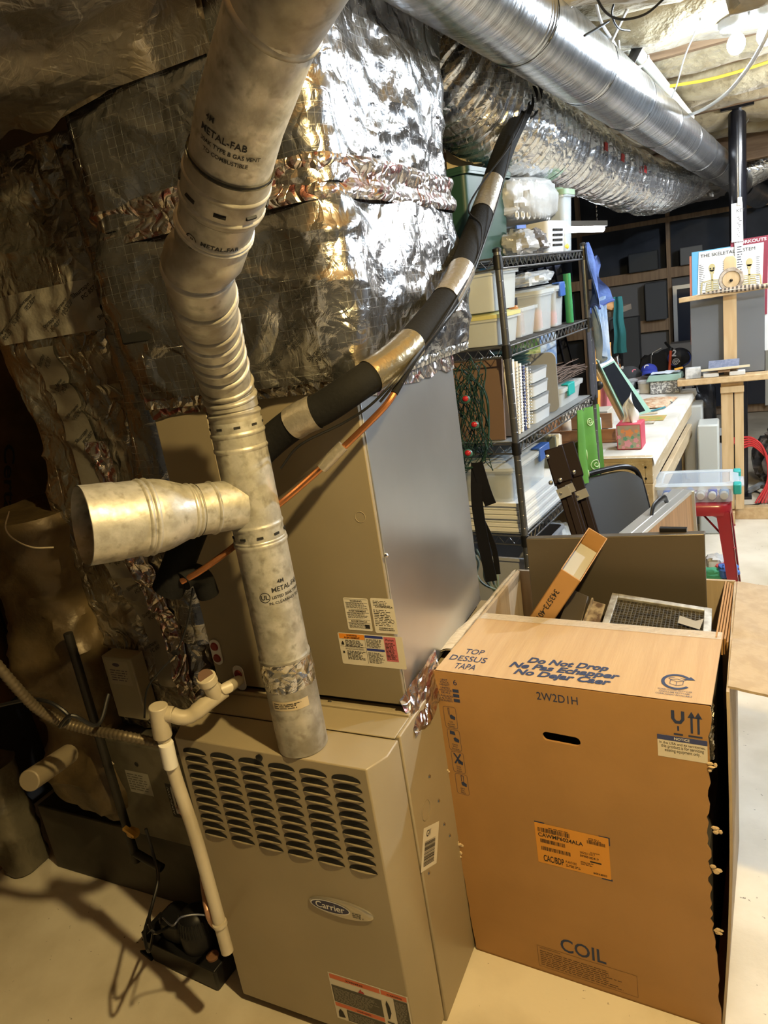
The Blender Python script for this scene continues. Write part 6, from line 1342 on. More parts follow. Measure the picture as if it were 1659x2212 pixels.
mb = MB(); mb.tube(smoothpath([Vector((-0.571, 5.896, 0.950))*1.0+Vector((.0, .02, -.95)), (-0.571, 5.896, 0.950), (-0.567, 5.934, 1.058), (-0.548, 5.952, 1.082), (-0.502, 5.982, 1.102)], 5), .006, 8); tag(link('bent_rod', mb, steel), 'bent bright metal rod rising behind the blue cap', 'rod')
for (q, s_, lab) in ((((-0.541, 6.258, 0.932)[0], (-0.541, 6.258, 0.932)[1], .52), (.20, .14, .50), 'black golf bag behind the bent metal rod'), (((-0.905, 6.231, 1.067)[0], (-0.905, 6.231, 1.067)[1], .62), (.09, .1, .60), 'dark bag in the shadow left of the golf bag')):
    mb = MB(Matrix.Translation(q)); mb.grid(blob((0, 0, 0), s_, 33, .2), 28, 16, closeu=True); tag(link('golf_bag', mb, mat('dark_bag_%d' % int(s_[0]*100), (.010, .010, .012), .8)), lab, 'bag')
# under the bench
for i, (q, w_, h_, m, lab) in enumerate((((-0.241, 5.006, 0.401), .115, .46, clear2, 'tall cloudy plastic drawer standing under the far end of the bench, left one'), ((-0.148, 4.801, 0.453), .125, .41, mat('frosted_drawer', (.45, .48, .47), .35), 'frosted plastic drawer beside the tall cloudy one'))):
    mb = MB(); x, y = q[0], q[1]; mb.box((x-w_/2, y, .0), (x+w_/2, y+.20, h_+.36-.04*i)); o = tag(link('plastic_bin', mb, m, bev=.012), lab, 'drawer')
mb = MB(); q = (-0.205, 5.822, 0.682); mb.grid(blob((q[0], q[1], .46), (.09, .09, .46), 44, .22, .01), 28, 26, closeu=True); tag(link('black_sack', mb, mat('black_film', (.012, .012, .014), .3, bump=.5, bscale=18), ang=40), 'black plastic sack hanging at the far end of the bench', 'bag')
mb = MB(TX); mb.box((-.34, .95, .326), (-.05, 1.45, .60)); tag(link('black_bin', mb, mat('black_bin', (.016, .018, .022), .5), bev=.015), 'black bin on the lower shelf of the bench', 'bin')
mb = MB(TX); mb.box((-.34, .10, .326), (-.10, .50, .50)); tag(link('white_carton', mb, mat('grey_white_carton', (.48, .48, .50), .7), bev=.004), 'grey white carton on the lower shelf at the near end of the bench', 'box')
mb = MB(TX); mb.box((-.33, .12, .501), (-.12, .46, .56)); tag(link('paper_pile', mb, mat('pale_pile', (.60, .60, .60), .8), bev=.003), 'pile of pale paper on the grey white carton under the bench', 'paper')
t = thing('tube_bundle', 'bundle of white tubes with a black strap right of the frosted drawer', 'tubes', Vector((-0.128, 5.906, 0.000)))
for i in range(3):
    q = Vector((-0.110, 5.282, 0.320)); mb = MB(); mb.tube([(q.x-.02+.022*i, q.y, 0.0), (q.x-.025+.024*i, q.y, .60)], .011, 10); link('tube', mb, white, t)
mb = MB(); q = Vector((-0.110, 5.282, 0.320)); mb.box((q.x-.04, q.y-.014, .50), (q.x+.045, q.y+.014, .55)); link('strap', mb, blackp, t)

# ------------------------------------------------------------------ big easel in front of the steel column
EY = 5.02
t = thing('studio_easel', 'tall pine studio easel in front of the black column', 'easel', (-.02, 5.15, 0))
mb = MB(); mb.box((-.075, EY, .10), (-.004, EY+.035, .90)); mb.box((.002, EY, .10), (.055, EY+.035, .90)); link('mast', mb, pinez, t, bev=.003)
mb = MB(); mb.box((-.075, EY+.002, .90), (.055, EY+.03, .985)); mb.box((-.078, EY-.018, .885), (.058, EY, .925)); link('mast_block', mb, pinez, t, bev=.003)
mb = MB(); mb.box((-.33, EY-.05, .955), (.45, EY+.06, .995)); tray = link('tray_bar', mb, pine, t, bev=.006)
mb = MB(); mb.prism([(-.050, 1.50), (.022, 1.50), (.022, 1.69), (.006, 1.712), (-.034, 1.712), (-.050, 1.69)], 0, .03); mb.v = [Vector((p.x, EY+.06+p.z-.03, p.y)) for p in mb.v]; link('top_slider', mb, pinez, t, bev=.003)
mb = MB(); mb.bar((-.305, EY-.02, 1.492), (.45, EY-.02, 1.522), .045, .030); link('top_bar', mb, pine, t, bev=.004)
mb = MB(); mb.box((-.055, EY+.03, 1.0), (.02, EY+.06, 1.55)); link('rear_mast', mb, pinez, t)
mb = MB(); mb.box((.0, 5.10, 0), (.62, 5.16, .085)); link('foot_beam', mb, pine, t, bev=.004)
mb = MB(); mb.box((-.09, 5.0, .0), (-.0, 5.5, .085)); link('foot_beam', mb, pine, t, bev=.004)
mb = MB(); mb.lathe([(.050, -.012), (.066, -.012), (.070, 0), (.066, .012), (.050, .012)], 40, frame((-.008, EY-.03, 1.577), (1, 0, 0), (0, 0, 1)), caps=False); ring = tag(link('wooden_ring', mb, mat('weathered_horn', (.20, .15, .11), .5, c2=(.45, .38, .30), nscale=30)), 'round brown ring standing on the upper bar of the big easel', 'ring')
mb = MB(frame((-.008, EY-.028, 1.577), (1, 0, 0), (0, 0, 1))); mb.lathe([(0, .006), (.048, .006), (.050, -.006), (0, -.006)], 36, caps=False); dd = link('pine_disc', mb, pinez, t)
mb = MB(frame((-.008, EY-.036, 1.572), (1, 0, 0), (0, 0, 1))); mb.lathe([(.009, 0), (.009, .008), (0, .009)], 14, caps=False); link('pin', mb, blackm, dd)
# canvas, feather, small things on the tray
mb = MB(); q0, q1 = (-0.237, 5.070, 1.039), (0.144, 5.070, 1.452)
mb.box((-.245, EY+.065, .997), (.175, EY+.085, 1.50)); tag(link('grey_canvas', mb, grey, bev=.002), 'blank dark grey canvas standing on the big easel', 'canvas')
t = thing('feather', 'brown barred feather lying along the upper bar of the big easel', 'feather', (0, EY-.05, 1.51))
def fe(u, v): 
    wv = .006+.040*math.sin(math.pi*min(1, u*.92+.05))**1.0*(.35+.65*u)
    return (-.18+.40*u, EY-.055-.006*math.sin(3*v), 1.515+.012*u-.10*u*u*.18+wv*(v-.45))
mb = MB(); mb.grid(fe, 60, 8)
fm_ = bpy.data.materials.new('barred_feather'); fm_.use_nodes = True; nt = fm_.node_tree
wv = nt.nodes.new('ShaderNodeTexWave'); wv.inputs['Scale'].default_value = 14.0; wv.inputs['Distortion'].default_value = 3.0; tc_ = nt.nodes.new('ShaderNodeTexCoord'); nt.links.new(tc_.outputs['Object'], wv.inputs[0])
rp = nt.nodes.new('ShaderNodeValToRGB'); rp.color_ramp.elements[0].color = (.05, .035, .025, 1); rp.color_ramp.elements[1].color = (.36, .28, .20, 1); rp.color_ramp.elements[0].position = .35; rp.color_ramp.elements[1].position = .65
nt.links.new(wv.outputs[0], rp.inputs[0]); nt.links.new(rp.outputs[0], nt.nodes['Principled BSDF'].inputs[0])
link('vane', mb, fm_, t)
mb = MB(); mb.tube([(-.20, EY-.056, 1.513), (.0, EY-.060, 1.518), (.21, EY-.058, 1.512)], [.003, .0025, .001], 6); link('quill', mb, paper, t)
for (x0, x1, z0, z1, m, lab, nm) in ((-.28, -.19, .996, 1.065, mat('white_grey_block', (.60, .61, .60), .6, c2=(.30, .31, .31), nscale=20), 'white block with a grey lower half on the easel tray', 'plaster_block'), (-.175, -.085, .996, 1.022, whitec, 'left white slip under the slate on the easel tray', 'paper_slip'), (-.025, .065, .996, 1.022, whitec, 'right white slip under the slate on the easel tray', 'paper_slip')):
    mb = MB(); mb.box((x0, EY-.03, z0), (x1, EY+.02, z1)); tag(link(nm, mb, m, bev=.003), lab, 'block' if nm[0] == 'p' and 'block' in nm else 'paper')
mb = MB(); mb.box((-.09, EY-.04, 1.022), (-.02, EY+.03, 1.036)); mb.box((-.145, EY-.045, 1.036), (.03, EY+.04, 1.042)); tag(link('small_shelf', mb, mat('brown_ledge', (.25, .15, .08), .6)), 'small brown ledge carrying the slate on the easel tray', 'ledge')
mb = MB(); mb.slab([(-.145, EY-.04, 1.043), (.03, EY-.04, 1.043), (.034, EY+.0, 1.092), (-.142, EY+.0, 1.092)], .008); tag(link('slate_piece', mb, mat('slate_blue', (.12, .14, .21), .8, c2=(.17, .19, .26), nscale=60), bev=.002), 'slate blue slab leaning on the ledge of the easel tray', 'slate')
mb = MB(); mb.bar((-.185, EY-.052, 1.046), (.09, EY-.052, 1.052), .010, .013); tag(link('chalk_stick', mb, mat('cream_chalk', (.62, .55, .38), .8)), 'long cream stick lying before the slate on the easel tray', 'stick')
# steel column and papers
t = thing('steel_column', 'black steel column from the floor to the joists behind the easel', 'column', (.035, 5.62, 0))
mb = MB(); mb.tube([(.035, 5.62, .02), (.035, 5.62, 2.585)], .053, 32); link('column_tube', mb, mat('gloss_black_paint', (.010, .010, .013), .22), t)
mb = MB(); mb.box((-.04, 5.545, 0), (.11, 5.695, .02)); mb.box((-.06, 5.52, 2.585), (.13, 5.72, 2.60)); link('end_plates', mb, blackm, t)
PY = 5.555
def sheet(name, x0, x1, z0, z1, y, m, tilt=0): 
    mb = MB(); mb.slab([(x0, y, z0), (x1, y, z0), (x1+tilt, y+.002, z1), (x0+tilt, y+.002, z1)], .0008); return link(name, mb, m)
ch = thing('skeleton_chart', 'paper chart of the human skeleton hanging on the black column behind the easel', 'poster', (-.03, PY, 1.25))
cx0, cx1, cz0, cz1 = -.235, .185, 1.14, 1.762
mb = MB(); mb.slab([(cx0, PY, cz0), (cx1-.02, PY, cz0), (cx1, PY+.003, cz1), (cx0+.03, PY+.003, cz1)], .001); shp = link('chart_sheet', mb, whitec, ch)
CF = frame((cx0, PY-.0012, cz0), (1, 0, 0), (0, 0, 1))
mb = MB(CF); H_ = cz1-cz0
mb.text('THE SKELETAL SYSTEM', .205, H_-.038, w=.33, h=.022, align='C')
rnd = random.Random(91)
for (a, b) in ((.03, .065), (.175, .20), (.26, .28), (.375, .40)): mb.fine(a, H_-.36, b, H_-.075, .012, rnd, .22, .6)
link('chart_lettering', mb, ink, shp)
def skeleton(cx, back):
    bone = mat('bone_print_%d' % back, (.50, .42, .20), .7); mb = MB(lift(CF, .0005))
    def line(pts, w_):
        for a, b in zip(pts, pts[1:]):
            a, b = Vector(a), Vector(b); n_ = Vector((-(b-a).y, (b-a).x)).normalized()*w_/2
            mb.add([(*(a-n_), 0), (*(b-n_), 0), (*(b+n_), 0), (*(a+n_), 0)], [(0, 1, 2, 3)])
    z = lambda t: H_-t
    mb.add([(cx+.020*math.cos(i*.314), z(.112)+.026*math.sin(i*.314), 0) for i in range(20)], [tuple(range(20))])
    mb.add([(cx-.015, z(.125), 0), (cx+.015, z(.125), 0), (cx+.010, z(.153), 0), (cx-.010, z(.153), 0)], [(3, 2, 1, 0)])
    line([(cx, z(.155)), (cx, z(.40))], .012)
    line([(cx-.062, z(.20)), (cx, z(.192)), (cx+.062, z(.20))], .007)
    for k in range(7): 
        w_ = .030+.012*math.sin(.4+k*.38); y = z(.208+.0145*k)
        line([(cx-.004, y+.004), (cx-w_, y), (cx-w_*.9, y-.010), (cx-.006, y-.008)], .0045); line([(cx+.004, y+.004), (cx+w_, y), (cx+w_*.9, y-.010), (cx+.006, y-.008)], .0045)
    for s_ in (-1, 1):
        line([(cx+s_*.064, z(.20)), (cx+s_*.074, z(.30)), (cx+s_*.084, z(.41)), (cx+s_*.080, z(.45))], .009)
        line([(cx+s_*.008, z(.37)), (cx+s_*.046, z(.355)), (cx+s_*.050, z(.385)), (cx+s_*.020, z(.41)), (cx+s_*.006, z(.40))], .009)
        line([(cx+s_*.038, z(.40)), (cx+s_*.034, z(.55))], .011)
    link('skeleton_figure', mb, bone, shp)
    mb = MB(lift(CF, .0008)); 
    if not back:
        for s_ in (-1, 1): mb.add([(cx+s_*.010+.006*math.cos(i*.628), z(.117)+.006*math.sin(i*.628), 0) for i in range(10)], [tuple(range(10))])
        mb.rect(cx-.003, z(.134), cx+.003, z(.126)); link('skull_shading', mb, ink, shp)
skeleton(.110, 0); skeleton(.335, 1)
for i, (x0, x1, z0, z1, m, lab) in enumerate(((-.255, .15, 1.2, 1.768, mat('blue_sheet', (.12, .38, .60), .7), 'blue edged sheet behind the skeleton chart, upper left'), (-.27, .0, 1.15, 1.745, mat('rust_sheet', (.42, .14, .08), .7), 'rust edged sheet at the left rim of the skeleton chart'), (.05, .225, 1.06, 1.772, mat('white_sheet', (.65, .66, .68), .7), 'white sheet under the chart hanging lowest on the right'), (.10, .245, 1.22, 1.745, mat('sky_sheet', (.06, .30, .62), .7), 'bright blue sheet peeking out right of the chart'))):
    tag(sheet('poster_sheet', x0, x1, z0, z1, PY+.004+.003*i, m, .006), lab, 'poster')
t = thing('workout_poster', 'maroon headed workout poster behind the right of the skeleton chart', 'poster', (.1, PY+.002, 1.3))
mb = MB(); mb.slab([(-.02, PY+.0025, 1.30), (.205, PY+.0025, 1.30), (.212, PY+.0035, 1.802), (-.01, PY+.0035, 1.802)], .0008); o = link('poster_sheet', mb, mat('maroon_head', (.20, .015, .035), .6), t)
mb = MB(frame((.0, PY+.0018, 1.77), (1, 0, 0), (0, .0, 1))); mb.text('WORKOUTS', .01, .003, w=.190, h=.020, bold=.02); link('poster_lettering', mb, whitec, o)
t = thing('clipped_list', 'long white paper list clipped to the black column above the chart', 'paper', (.03, PY-.01, 1.8))
mb = MB(); mb.slab([(-.005, PY-.010, 1.79), (.065, PY-.010, 1.79), (.062, PY-.006, 2.03), (-.004, PY-.006, 2.03)], .0008); o = link('list_sheet', mb, whitec, t)
mb = MB(frame((-.005, PY-.0112, 1.79), (1, 0, 0), (0, .016, 1))); mb.text('KET', .032, .182, h=.022); rnd = random.Random(95)
for k in range(11): mb.rect(.034+.006*(k % 3), .15-.012*k, .038+.006*(k % 3)+.012*rnd.random(), .154-.012*k)
link('list_lettering', mb, ink, o)
mb = MB(); mb.bar((.045, PY-.012, 2.015), (.047, PY-.010, 2.06), .024, .012, (0, -1, 0)); link('clip', mb, steel, t)
mb = MB(); mb.slab([(.018, PY-.008, 1.56), (.062, PY-.008, 1.56), (.064, PY-.005, 1.785), (.012, PY-.005, 1.785)], .0008); o = tag(link('lower_list', mb, mat('off_white_list', (.60, .61, .63), .7)), 'second narrow list below the clipped one, in front of the chart', 'paper')
mb = MB(frame((.018, PY-.0098, 1.56), (1, 0, 0), (0, .013, 1))); rnd = random.Random(96)
mb.fine(.010, .02, .042, .21, .016, rnd, .3); link('list_lettering', mb, ink, o)
# cords, sacks on the floor
mb = MB()
for k in range(5): mb.tube(smoothpath([(-.06, 5.53-.008*k, .46+.012*k), (.035, 5.50-.006*k, .475-.016*k), (.12, 5.56, .45-.014*k), (.19+.008*k, 5.55, .36-.02*k), (.21+.01*k, 5.50, .16), (.13+.02*k, 5.42, .012)], 6), .007, 8)
tag(link('red_extension_cord', mb, redcord), 'red extension cord looped round the foot of the black column', 'cord')
mb = MB(); mb.grid(blob((.42, 5.95, .22), (.26, .22, .24), 47, .3, .006), 40, 26, closeu=True); tag(link('junk_sack', mb, mat('smoky_black_film', (.03, .028, .028), .22, c2=(.16, .13, .11), nscale=9, bump=.8, bscale=16), ang=35), 'shiny black sack of scrap on the floor right of the column', 'bag')
mb = MB(); rnd = random.Random(97)
for i in range(26):
    a = Vector((.18+.30*rnd.random(), 5.55+.28*rnd.random(), .02+.03*rnd.random())); mb.ell(a, (rnd.uniform(.01, .03), rnd.uniform(.01, .03), rnd.uniform(.006, .018)), 7, 5)
o = tag(link('scrap_pile', mb, mat('dark_scrap', (.035, .028, .022), .8), ang=20), 'low heap of dark scraps in front of the black sack', 'scrap'); o['kind'] = 'stuff'
mb = MB(); mb.tube(smoothpath([(0.032, 5.595, 0.010), (0.101, 5.731, 0.010), (0.175, 5.632, 0.010), (0.153, 5.412, 0.010), (0.053, 5.374, 0.010)], 6), .006, 8); tag(link('black_floor_cord', mb, blackp), 'black cord looped on the floor by the easel foot', 'cord')
mb = MB(); mb.bar((0.084, 5.643, 0.030), (0.197, 5.862, 0.030), .03, .03); tag(link('grey_bar', mb, greyp), 'short grey bar on the floor in front of the scraps', 'bar')

# ------------------------------------------------------------------ red stool, plastic box, case, chair, tubes
t = thing('red_stool', 'red enamelled metal stool carrying the plastic box of bottles', 'stool', (-.16, 3.57, 0))
cx, cy, hw = -.165, 3.575, .145
mb = MB(); o1 = rrect(2*hw, 2*hw, .05, 5, cx, cy); o2 = rrect(2*hw+.012, 2*hw+.012, .055, 5, cx, cy); n = len(o1)
mb.add([(a, b, .645) for a, b in o1] + [(a, b, .636) for a, b in o2] + [(a, b, .595) for a, b in o2], [tuple(range(n))] + [(k*n+i, k*n+(i+1) % n, (k+1)*n+(i+1) % n, (k+1)*n+i)[::-1] for k in range(2) for i in range(n)]); link('seat', mb, redp, t, ang=50)
for (sx, sy) in ((-1, -1), (1, -1), (1, 1), (-1, 1)):
    mb = MB(); a = .060; b = .034; tx, ty = cx+sx*hw, cy+sy*hw; ex, ey = cx+sx*(hw+.055), cy+sy*(hw+.055); th = .004
    for (ux_, uy_) in ((1, 0), (0, 1)):
        mb.hexa([(ex, ey, 0), (ex-sx*ux_*b, ey-sy*uy_*b, 0), (ex-sx*ux_*b-sx*uy_*th, ey-sy*uy_*b-sy*ux_*th, 0), (ex-sx*uy_*th, ey-sy*ux_*th, 0),
                 (tx, ty, .61), (tx-sx*ux_*a, ty-sy*uy_*a, .61), (tx-sx*ux_*a-sx*uy_*th, ty-sy*uy_*a-sy*ux_*th, .61), (tx-sx*uy_*th, ty-sy*ux_*th, .61)])
    lg = link('leg', mb, redp, t)
    mb = MB(); mb.box((min(ex, ex-sx*.03), min(ey, ey-sy*.03), 0), (max(ex, ex-sx*.03), max(ey, ey-sy*.03), .012)); link('foot_pad', mb, blackp, lg)
q_ = hw+.018
for i in range(4):
    c4 = [(cx-q_, cy-q_), (cx+q_, cy-q_), (cx+q_, cy+q_), (cx-q_, cy+q_)]; a = c4[i]; b = c4[(i+1) % 4]
    mb = MB(); mb.tube([(*a, .20), (*b, .20)], .006, 8); link('crossbar', mb, redp, t)
    mb = MB(); A3, B3 = Vector((*a, .44)), Vector((*b, .44)); ctr = Vector((cx, cy, .585)); mb.tube(smoothpath([A3, A3.lerp(ctr, .6), ctr], 4), .005, 6); link('brace', mb, redp, t)
def bottle(c, r_, h, m, cm_, lab, group, lie=True):
    t = thing('paint_bottle', lab, 'bottle', c, 0, group)
    M_ = Matrix.Translation(c) @ (Matrix.Rotation(R(90), 4, 'X') if lie else Matrix())
    mb = MB(M_); mb.lathe([(0, 0), (r_*.55, 0), (r_*.55, -.02), (r_, -.026), (r_, -h), (0, -h)], 18, caps=False); link('bottle_body', mb, m, t)
    mb = MB(M_); mb.lathe([(0, .006), (r_*.78, .006), (r_*.85, .0), (r_*.85, -.022), (0, -.022)], 18, caps=False); link('cap', mb, white, t)
bx0, bx1, by0, by1, bz = -.340, .005, 3.455, 3.72, .648
t = thing('plastic_box', 'clear plastic box with teal latches and a lid on the red stool', 'box', ((bx0+bx1)/2, (by0+by1)/2, bz))
ccx, ccy, w_, d_ = (bx0+bx1)/2, (by0+by1)/2, bx1-bx0, by1-by0
mb = MB(); o1 = rrect(w_-.03, d_-.03, .025, 4, ccx, ccy); o2 = rrect(w_, d_, .03, 4, ccx, ccy); n = len(o1)
mb.add([(a, b, bz) for a, b in o1] + [(a, b, bz+.075) for a, b in o2], [(i, (i+1) % n, n+(i+1) % n, n+i) for i in range(n)] + [tuple(range(n-1, -1, -1))]); clear3 = mat('bluish_clear_plastic', (.62, .74, .90), .15, alpha=.30); link('box_shell', mb, clear3, t)
mb = MB(); o3 = rrect(w_+.022, d_+.022, .034, 4, ccx, ccy); o4 = rrect(w_-.05, d_-.05, .03, 4, ccx, ccy)
mb.add([(a, b, bz+.070) for a, b in o3] + [(a, b, bz+.086) for a, b in o3] + [(a, b, bz+.092) for a, b in o4] + [(a, b, bz+.086) for a, b in rrect(w_-.06, d_-.06, .03, 4, ccx, ccy)], [(k*n+i, k*n+(i+1) % n, (k+1)*n+(i+1) % n, (k+1)*n+i) for k in range(3) for i in range(n)]); link('lid_rim', mb, mat('bluish_rim', (.66, .76, .86), .25, alpha=.5), t, ang=50)
mb = MB(); mb.add([(a, b, bz+.087) for a, b in rrect(w_-.06, d_-.06, .03, 4, ccx, ccy)], [tuple(range(n))]); link('lid_window', mb, clear3, t)
for (xa, ya, xb, yb) in ((bx1-.035, by0-.02, bx1+.02, by0+.03), (bx1-.005, by1-.06, bx1+.022, by1-.01)):
    mb = MB(); mb.box((bx1-.012, ya, bz+.045), (bx1+.022, ya+.055, bz+.094)); link('latch', mb, teal, t, bev=.006)
mb = MB(); mb.box((bx1+.006, by0+.05, bz+.062), (bx1+.034, by1-.07, bz+.072)); link('side_handle', mb, clear3, t, bev=.004)
for i in range(6):
    bottle((bx0+.045+.050*i, by0+.028, bz+.026), .0205, .085, mat('paint_fill_%d' % i, ((.10, .20, .55), (.55, .50, .40), (.12, .25, .60), (.60, .60, .60), (.06, .10, .45), (.30, .45, .70))[i], .4), None, '%s bottle from the left in the front row of the plastic box' % ORD[i], 'front row of paint bottles')
for i in range(8):
    bottle((bx0+.05+.066*(i % 4)+.02*(i//4), by0+.14+.055*(i//4), bz+.004), .024, .06, mat('paint_fill_b%d' % i, ((.30, .42, .70), (.50, .60, .85), (.12, .20, .60), (.55, .60, .75))[i % 4], .4), None, 'upright capped bottle in the %s row, %s from the left, of the plastic box' % (('middle', 'back')[i//4], ORD[i % 4]), 'upright bottles in the plastic box', lie=False)
# aluminium edged case
t = thing('wood_panel_case', 'aluminium edged case with wood grain side and black handle between chair and stool', 'case', (-.30, 2.85, 0))
a0, a1 = Vector((-0.384, 2.565, 0.812)), Vector((-0.234, 3.116, 0.821)); a1.z = a0.z = .82
dd_ = (a1-a0).normalized(); sd = Vector((dd_.y, -dd_.x, 0))*.075; dw = Vector((.03, .03, -.78))
mb = MB(); mb.hexa([a0+dw, a0+sd+dw, a1+sd+dw, a1+dw, a0, a0+sd, a1+sd, a1]); link('case_body', mb, mat('wood_grain_laminate', (.36, .20, .09), .45, c2=(.26, .14, .06), nscale=4, stretch=(14, 14, 1)), t, bev=.004)
mb = MB(); u_ = Vector((0, 0, 1)); mb.hexa([a0-u_*.012-sd*.03, a0+sd*1.03-u_*.012, a1+sd*1.03-u_*.012, a1-sd*.03-u_*.012, a0+u_*.004-sd*.03, a0+sd*1.03+u_*.004, a1+sd*1.03+u_*.004, a1+u_*.004-sd*.03]); mb.bar(a0+sd*.5+u_*.004, a1+sd*.5+u_*.004, .012, .004); mb.bar(a1+sd+u_*.0, a1+sd+dw, .02, .02, (1, 0, 0)); link('aluminium_edge', mb, alum, t, bev=.002)
m0 = a0.lerp(a1, .38)+sd*.5; m1 = a0.lerp(a1, .68)+sd*.5
mb = MB(); mb.tube(smoothpath([m0, m0.lerp(m1, .2)+u_*.034, m0.lerp(m1, .8)+u_*.034, m1], 5), .012, 10, scale=(1, .55)); link('handle', mb, blackp, t)
# folding chair
t = thing('folding_chair', 'black folding chair with a padded back behind the brown tubes', 'chair', (-.52, 3.1, 0))
CH = Matrix.Translation((-.445, 3.10, 0)) @ Matrix.Rotation(R(40), 4, 'Z') @ Matrix.Diagonal((.80, 1, 1, 1))
mb = MB(CH); 
def chb(u, v, o):
    x = -.19+.38*u; k = .5+.5*math.cos(math.pi*(2*u-1))
    z = .55+.33*v - .05*(2*u-1)**4*v - .05*(1-v)*(2*u-1)**2*0
    return (x, .03*(2*u-1)**2*-1 + .10*(v) + o, z)
mb.grid(lambda u, v: chb(u, v, 0), 20, 12); mb.grid(lambda u, v: chb(1-u, v, .022), 20, 12)
for k in range(20):
    for v in (0, 1): pass
link('back_pad', mb, mat('black_vinyl', (.045, .05, .058), .45), t)
mb = MB(CH); mb.tube(smoothpath([(-.215, -.10, .01), (-.215, 0, .46), (-.205, .09, .80), (-.15, .108, .885), (0, .112, .90), (.15, .108, .885), (.205, .09, .80), (.215, 0, .46), (.215, -.10, .01)], 6), .0125, 12); link('back_frame', mb, blackm, t)
mb = MB(CH); mb.grid(lambda u, v: (-.19+.38*u, -.12+.14*v, .50+.015*math.sin(math.pi*u)*math.sin(math.pi*v)-.04*v), 16, 14); mb.grid(lambda u, v: (.19-.38*u, -.12+.14*v, .48-.04*v), 16, 14); link('seat_pad', mb, mat('black_vinyl_seat', (.022, .025, .030), .5), t)
for s_ in (-1, 1):
    mb = MB(CH); mb.tube([(s_*.20, -.10, .50), (s_*.20, .20, .01)], .0115, 10); link('leg', mb, blackm, t)
mb = MB(CH); mb.tube([(-.20, .18, .055), (.20, .18, .055)], .008, 8); link('crossbar', mb, blackm, t)
# brown folded tripod tubes
t = thing('folded_tube_legs', 'folded dark brown square tube legs with metal brackets leaning before the chair', 'legs', (-.5, 2.38, 0))
La, Lb = Vector((-0.561, 2.408, 1.186)), Vector((-0.479, 2.315, 0.917)); L2a, L2b = Vector((-0.532, 2.470, 1.186)), Vector((-0.452, 2.385, 0.909))
for (a, b, w_) in ((La, Lb, .052), (L2a, L2b, .046)):
    d_ = (b-a).normalized(); e = a + d_*(a.z-.005)/(-d_.z)
    mb = MB(); mb.bar(a, e, w_, w_, (.3, -1, 0)); link('tube', mb, brown_tube, t, bev=.004)
    mb = MB(); mb.bar(a-d_*.004, a+d_*.12, w_+.012, w_+.012, (.3, -1, 0)); link('hinge_cap', mb, brown_tube, t, bev=.004)
    mb = MB(); mb.bar(a+d_*.16+Vector((.01, -.02, 0)), e, .022, .03, (.3, -1, 0)); link('inner_tube', mb, brown_tube, t, bev=.002)
for (q, w_, h_) in (((-0.516, 2.309, 1.063), .042, .034), ((-0.498, 2.332, 1.070), .026, .030), ((-0.470, 2.360, 1.038), .046, .030)):
    mb = MB(); M_ = frame(q, (1, .2, .35), (-.3, 0, 1)); mb.M = M_; mb.box((-w_/2, -h_/2, 0), (w_/2, h_/2, .004)); br_ = link('bracket', mb, alum, t)
    mb = MB(M_); mb.lathe([(.006, .004), (.005, .007), (0, .008)], 10, Matrix.Translation((-w_*.28, 0, 0)), caps=False); link('rivet', mb, steel, br_)
for q in ((-0.569, 2.343, 1.179), (-0.529, 2.326, 1.101), (-0.494, 2.383, 1.111), (-0.560, 2.320, 1.094)):
    mb = MB(frame(q, (1, .2, .35), (-.3, 0, 1))); mb.lathe([(.008, 0), (.007, .004), (0, .006)], 12, caps=False); link('rivet', mb, steel, t)
# odds on the floor behind the box
mb = MB(); mb.box((-.12, 3.47, .215), (.005, 3.66, .235)); mb.box((-.13, 3.45, .0), (.01, 3.68, .20)); tag(link('green_crate', mb, mat('dull_green_crate', (.08, .12, .09), .6), bev=.008), 'dull green crate under the red stool', 'crate')
for i, (x, y, c, lab) in enumerate(((-.10, 3.50, (.05, .30, .16), 'green cloth on the crate under the stool'), (-.05, 3.56, (.45, .06, .06), 'red cloth on the crate under the stool'), (-.03, 3.50, (.06, .16, .50), 'blue cloth on the crate under the stool'), (-.09, 3.59, (.60, .60, .58), 'white speckled book on the crate under the stool'))):
    mb = MB(); mb.grid(blob((x, y, .268+.012*i), (.045, .045, .030), 60+i, .35), 18, 10, closeu=True); tag(link('rag', mb, mat('rag_%d' % i, c, .8), ang=30), lab, 'rag')
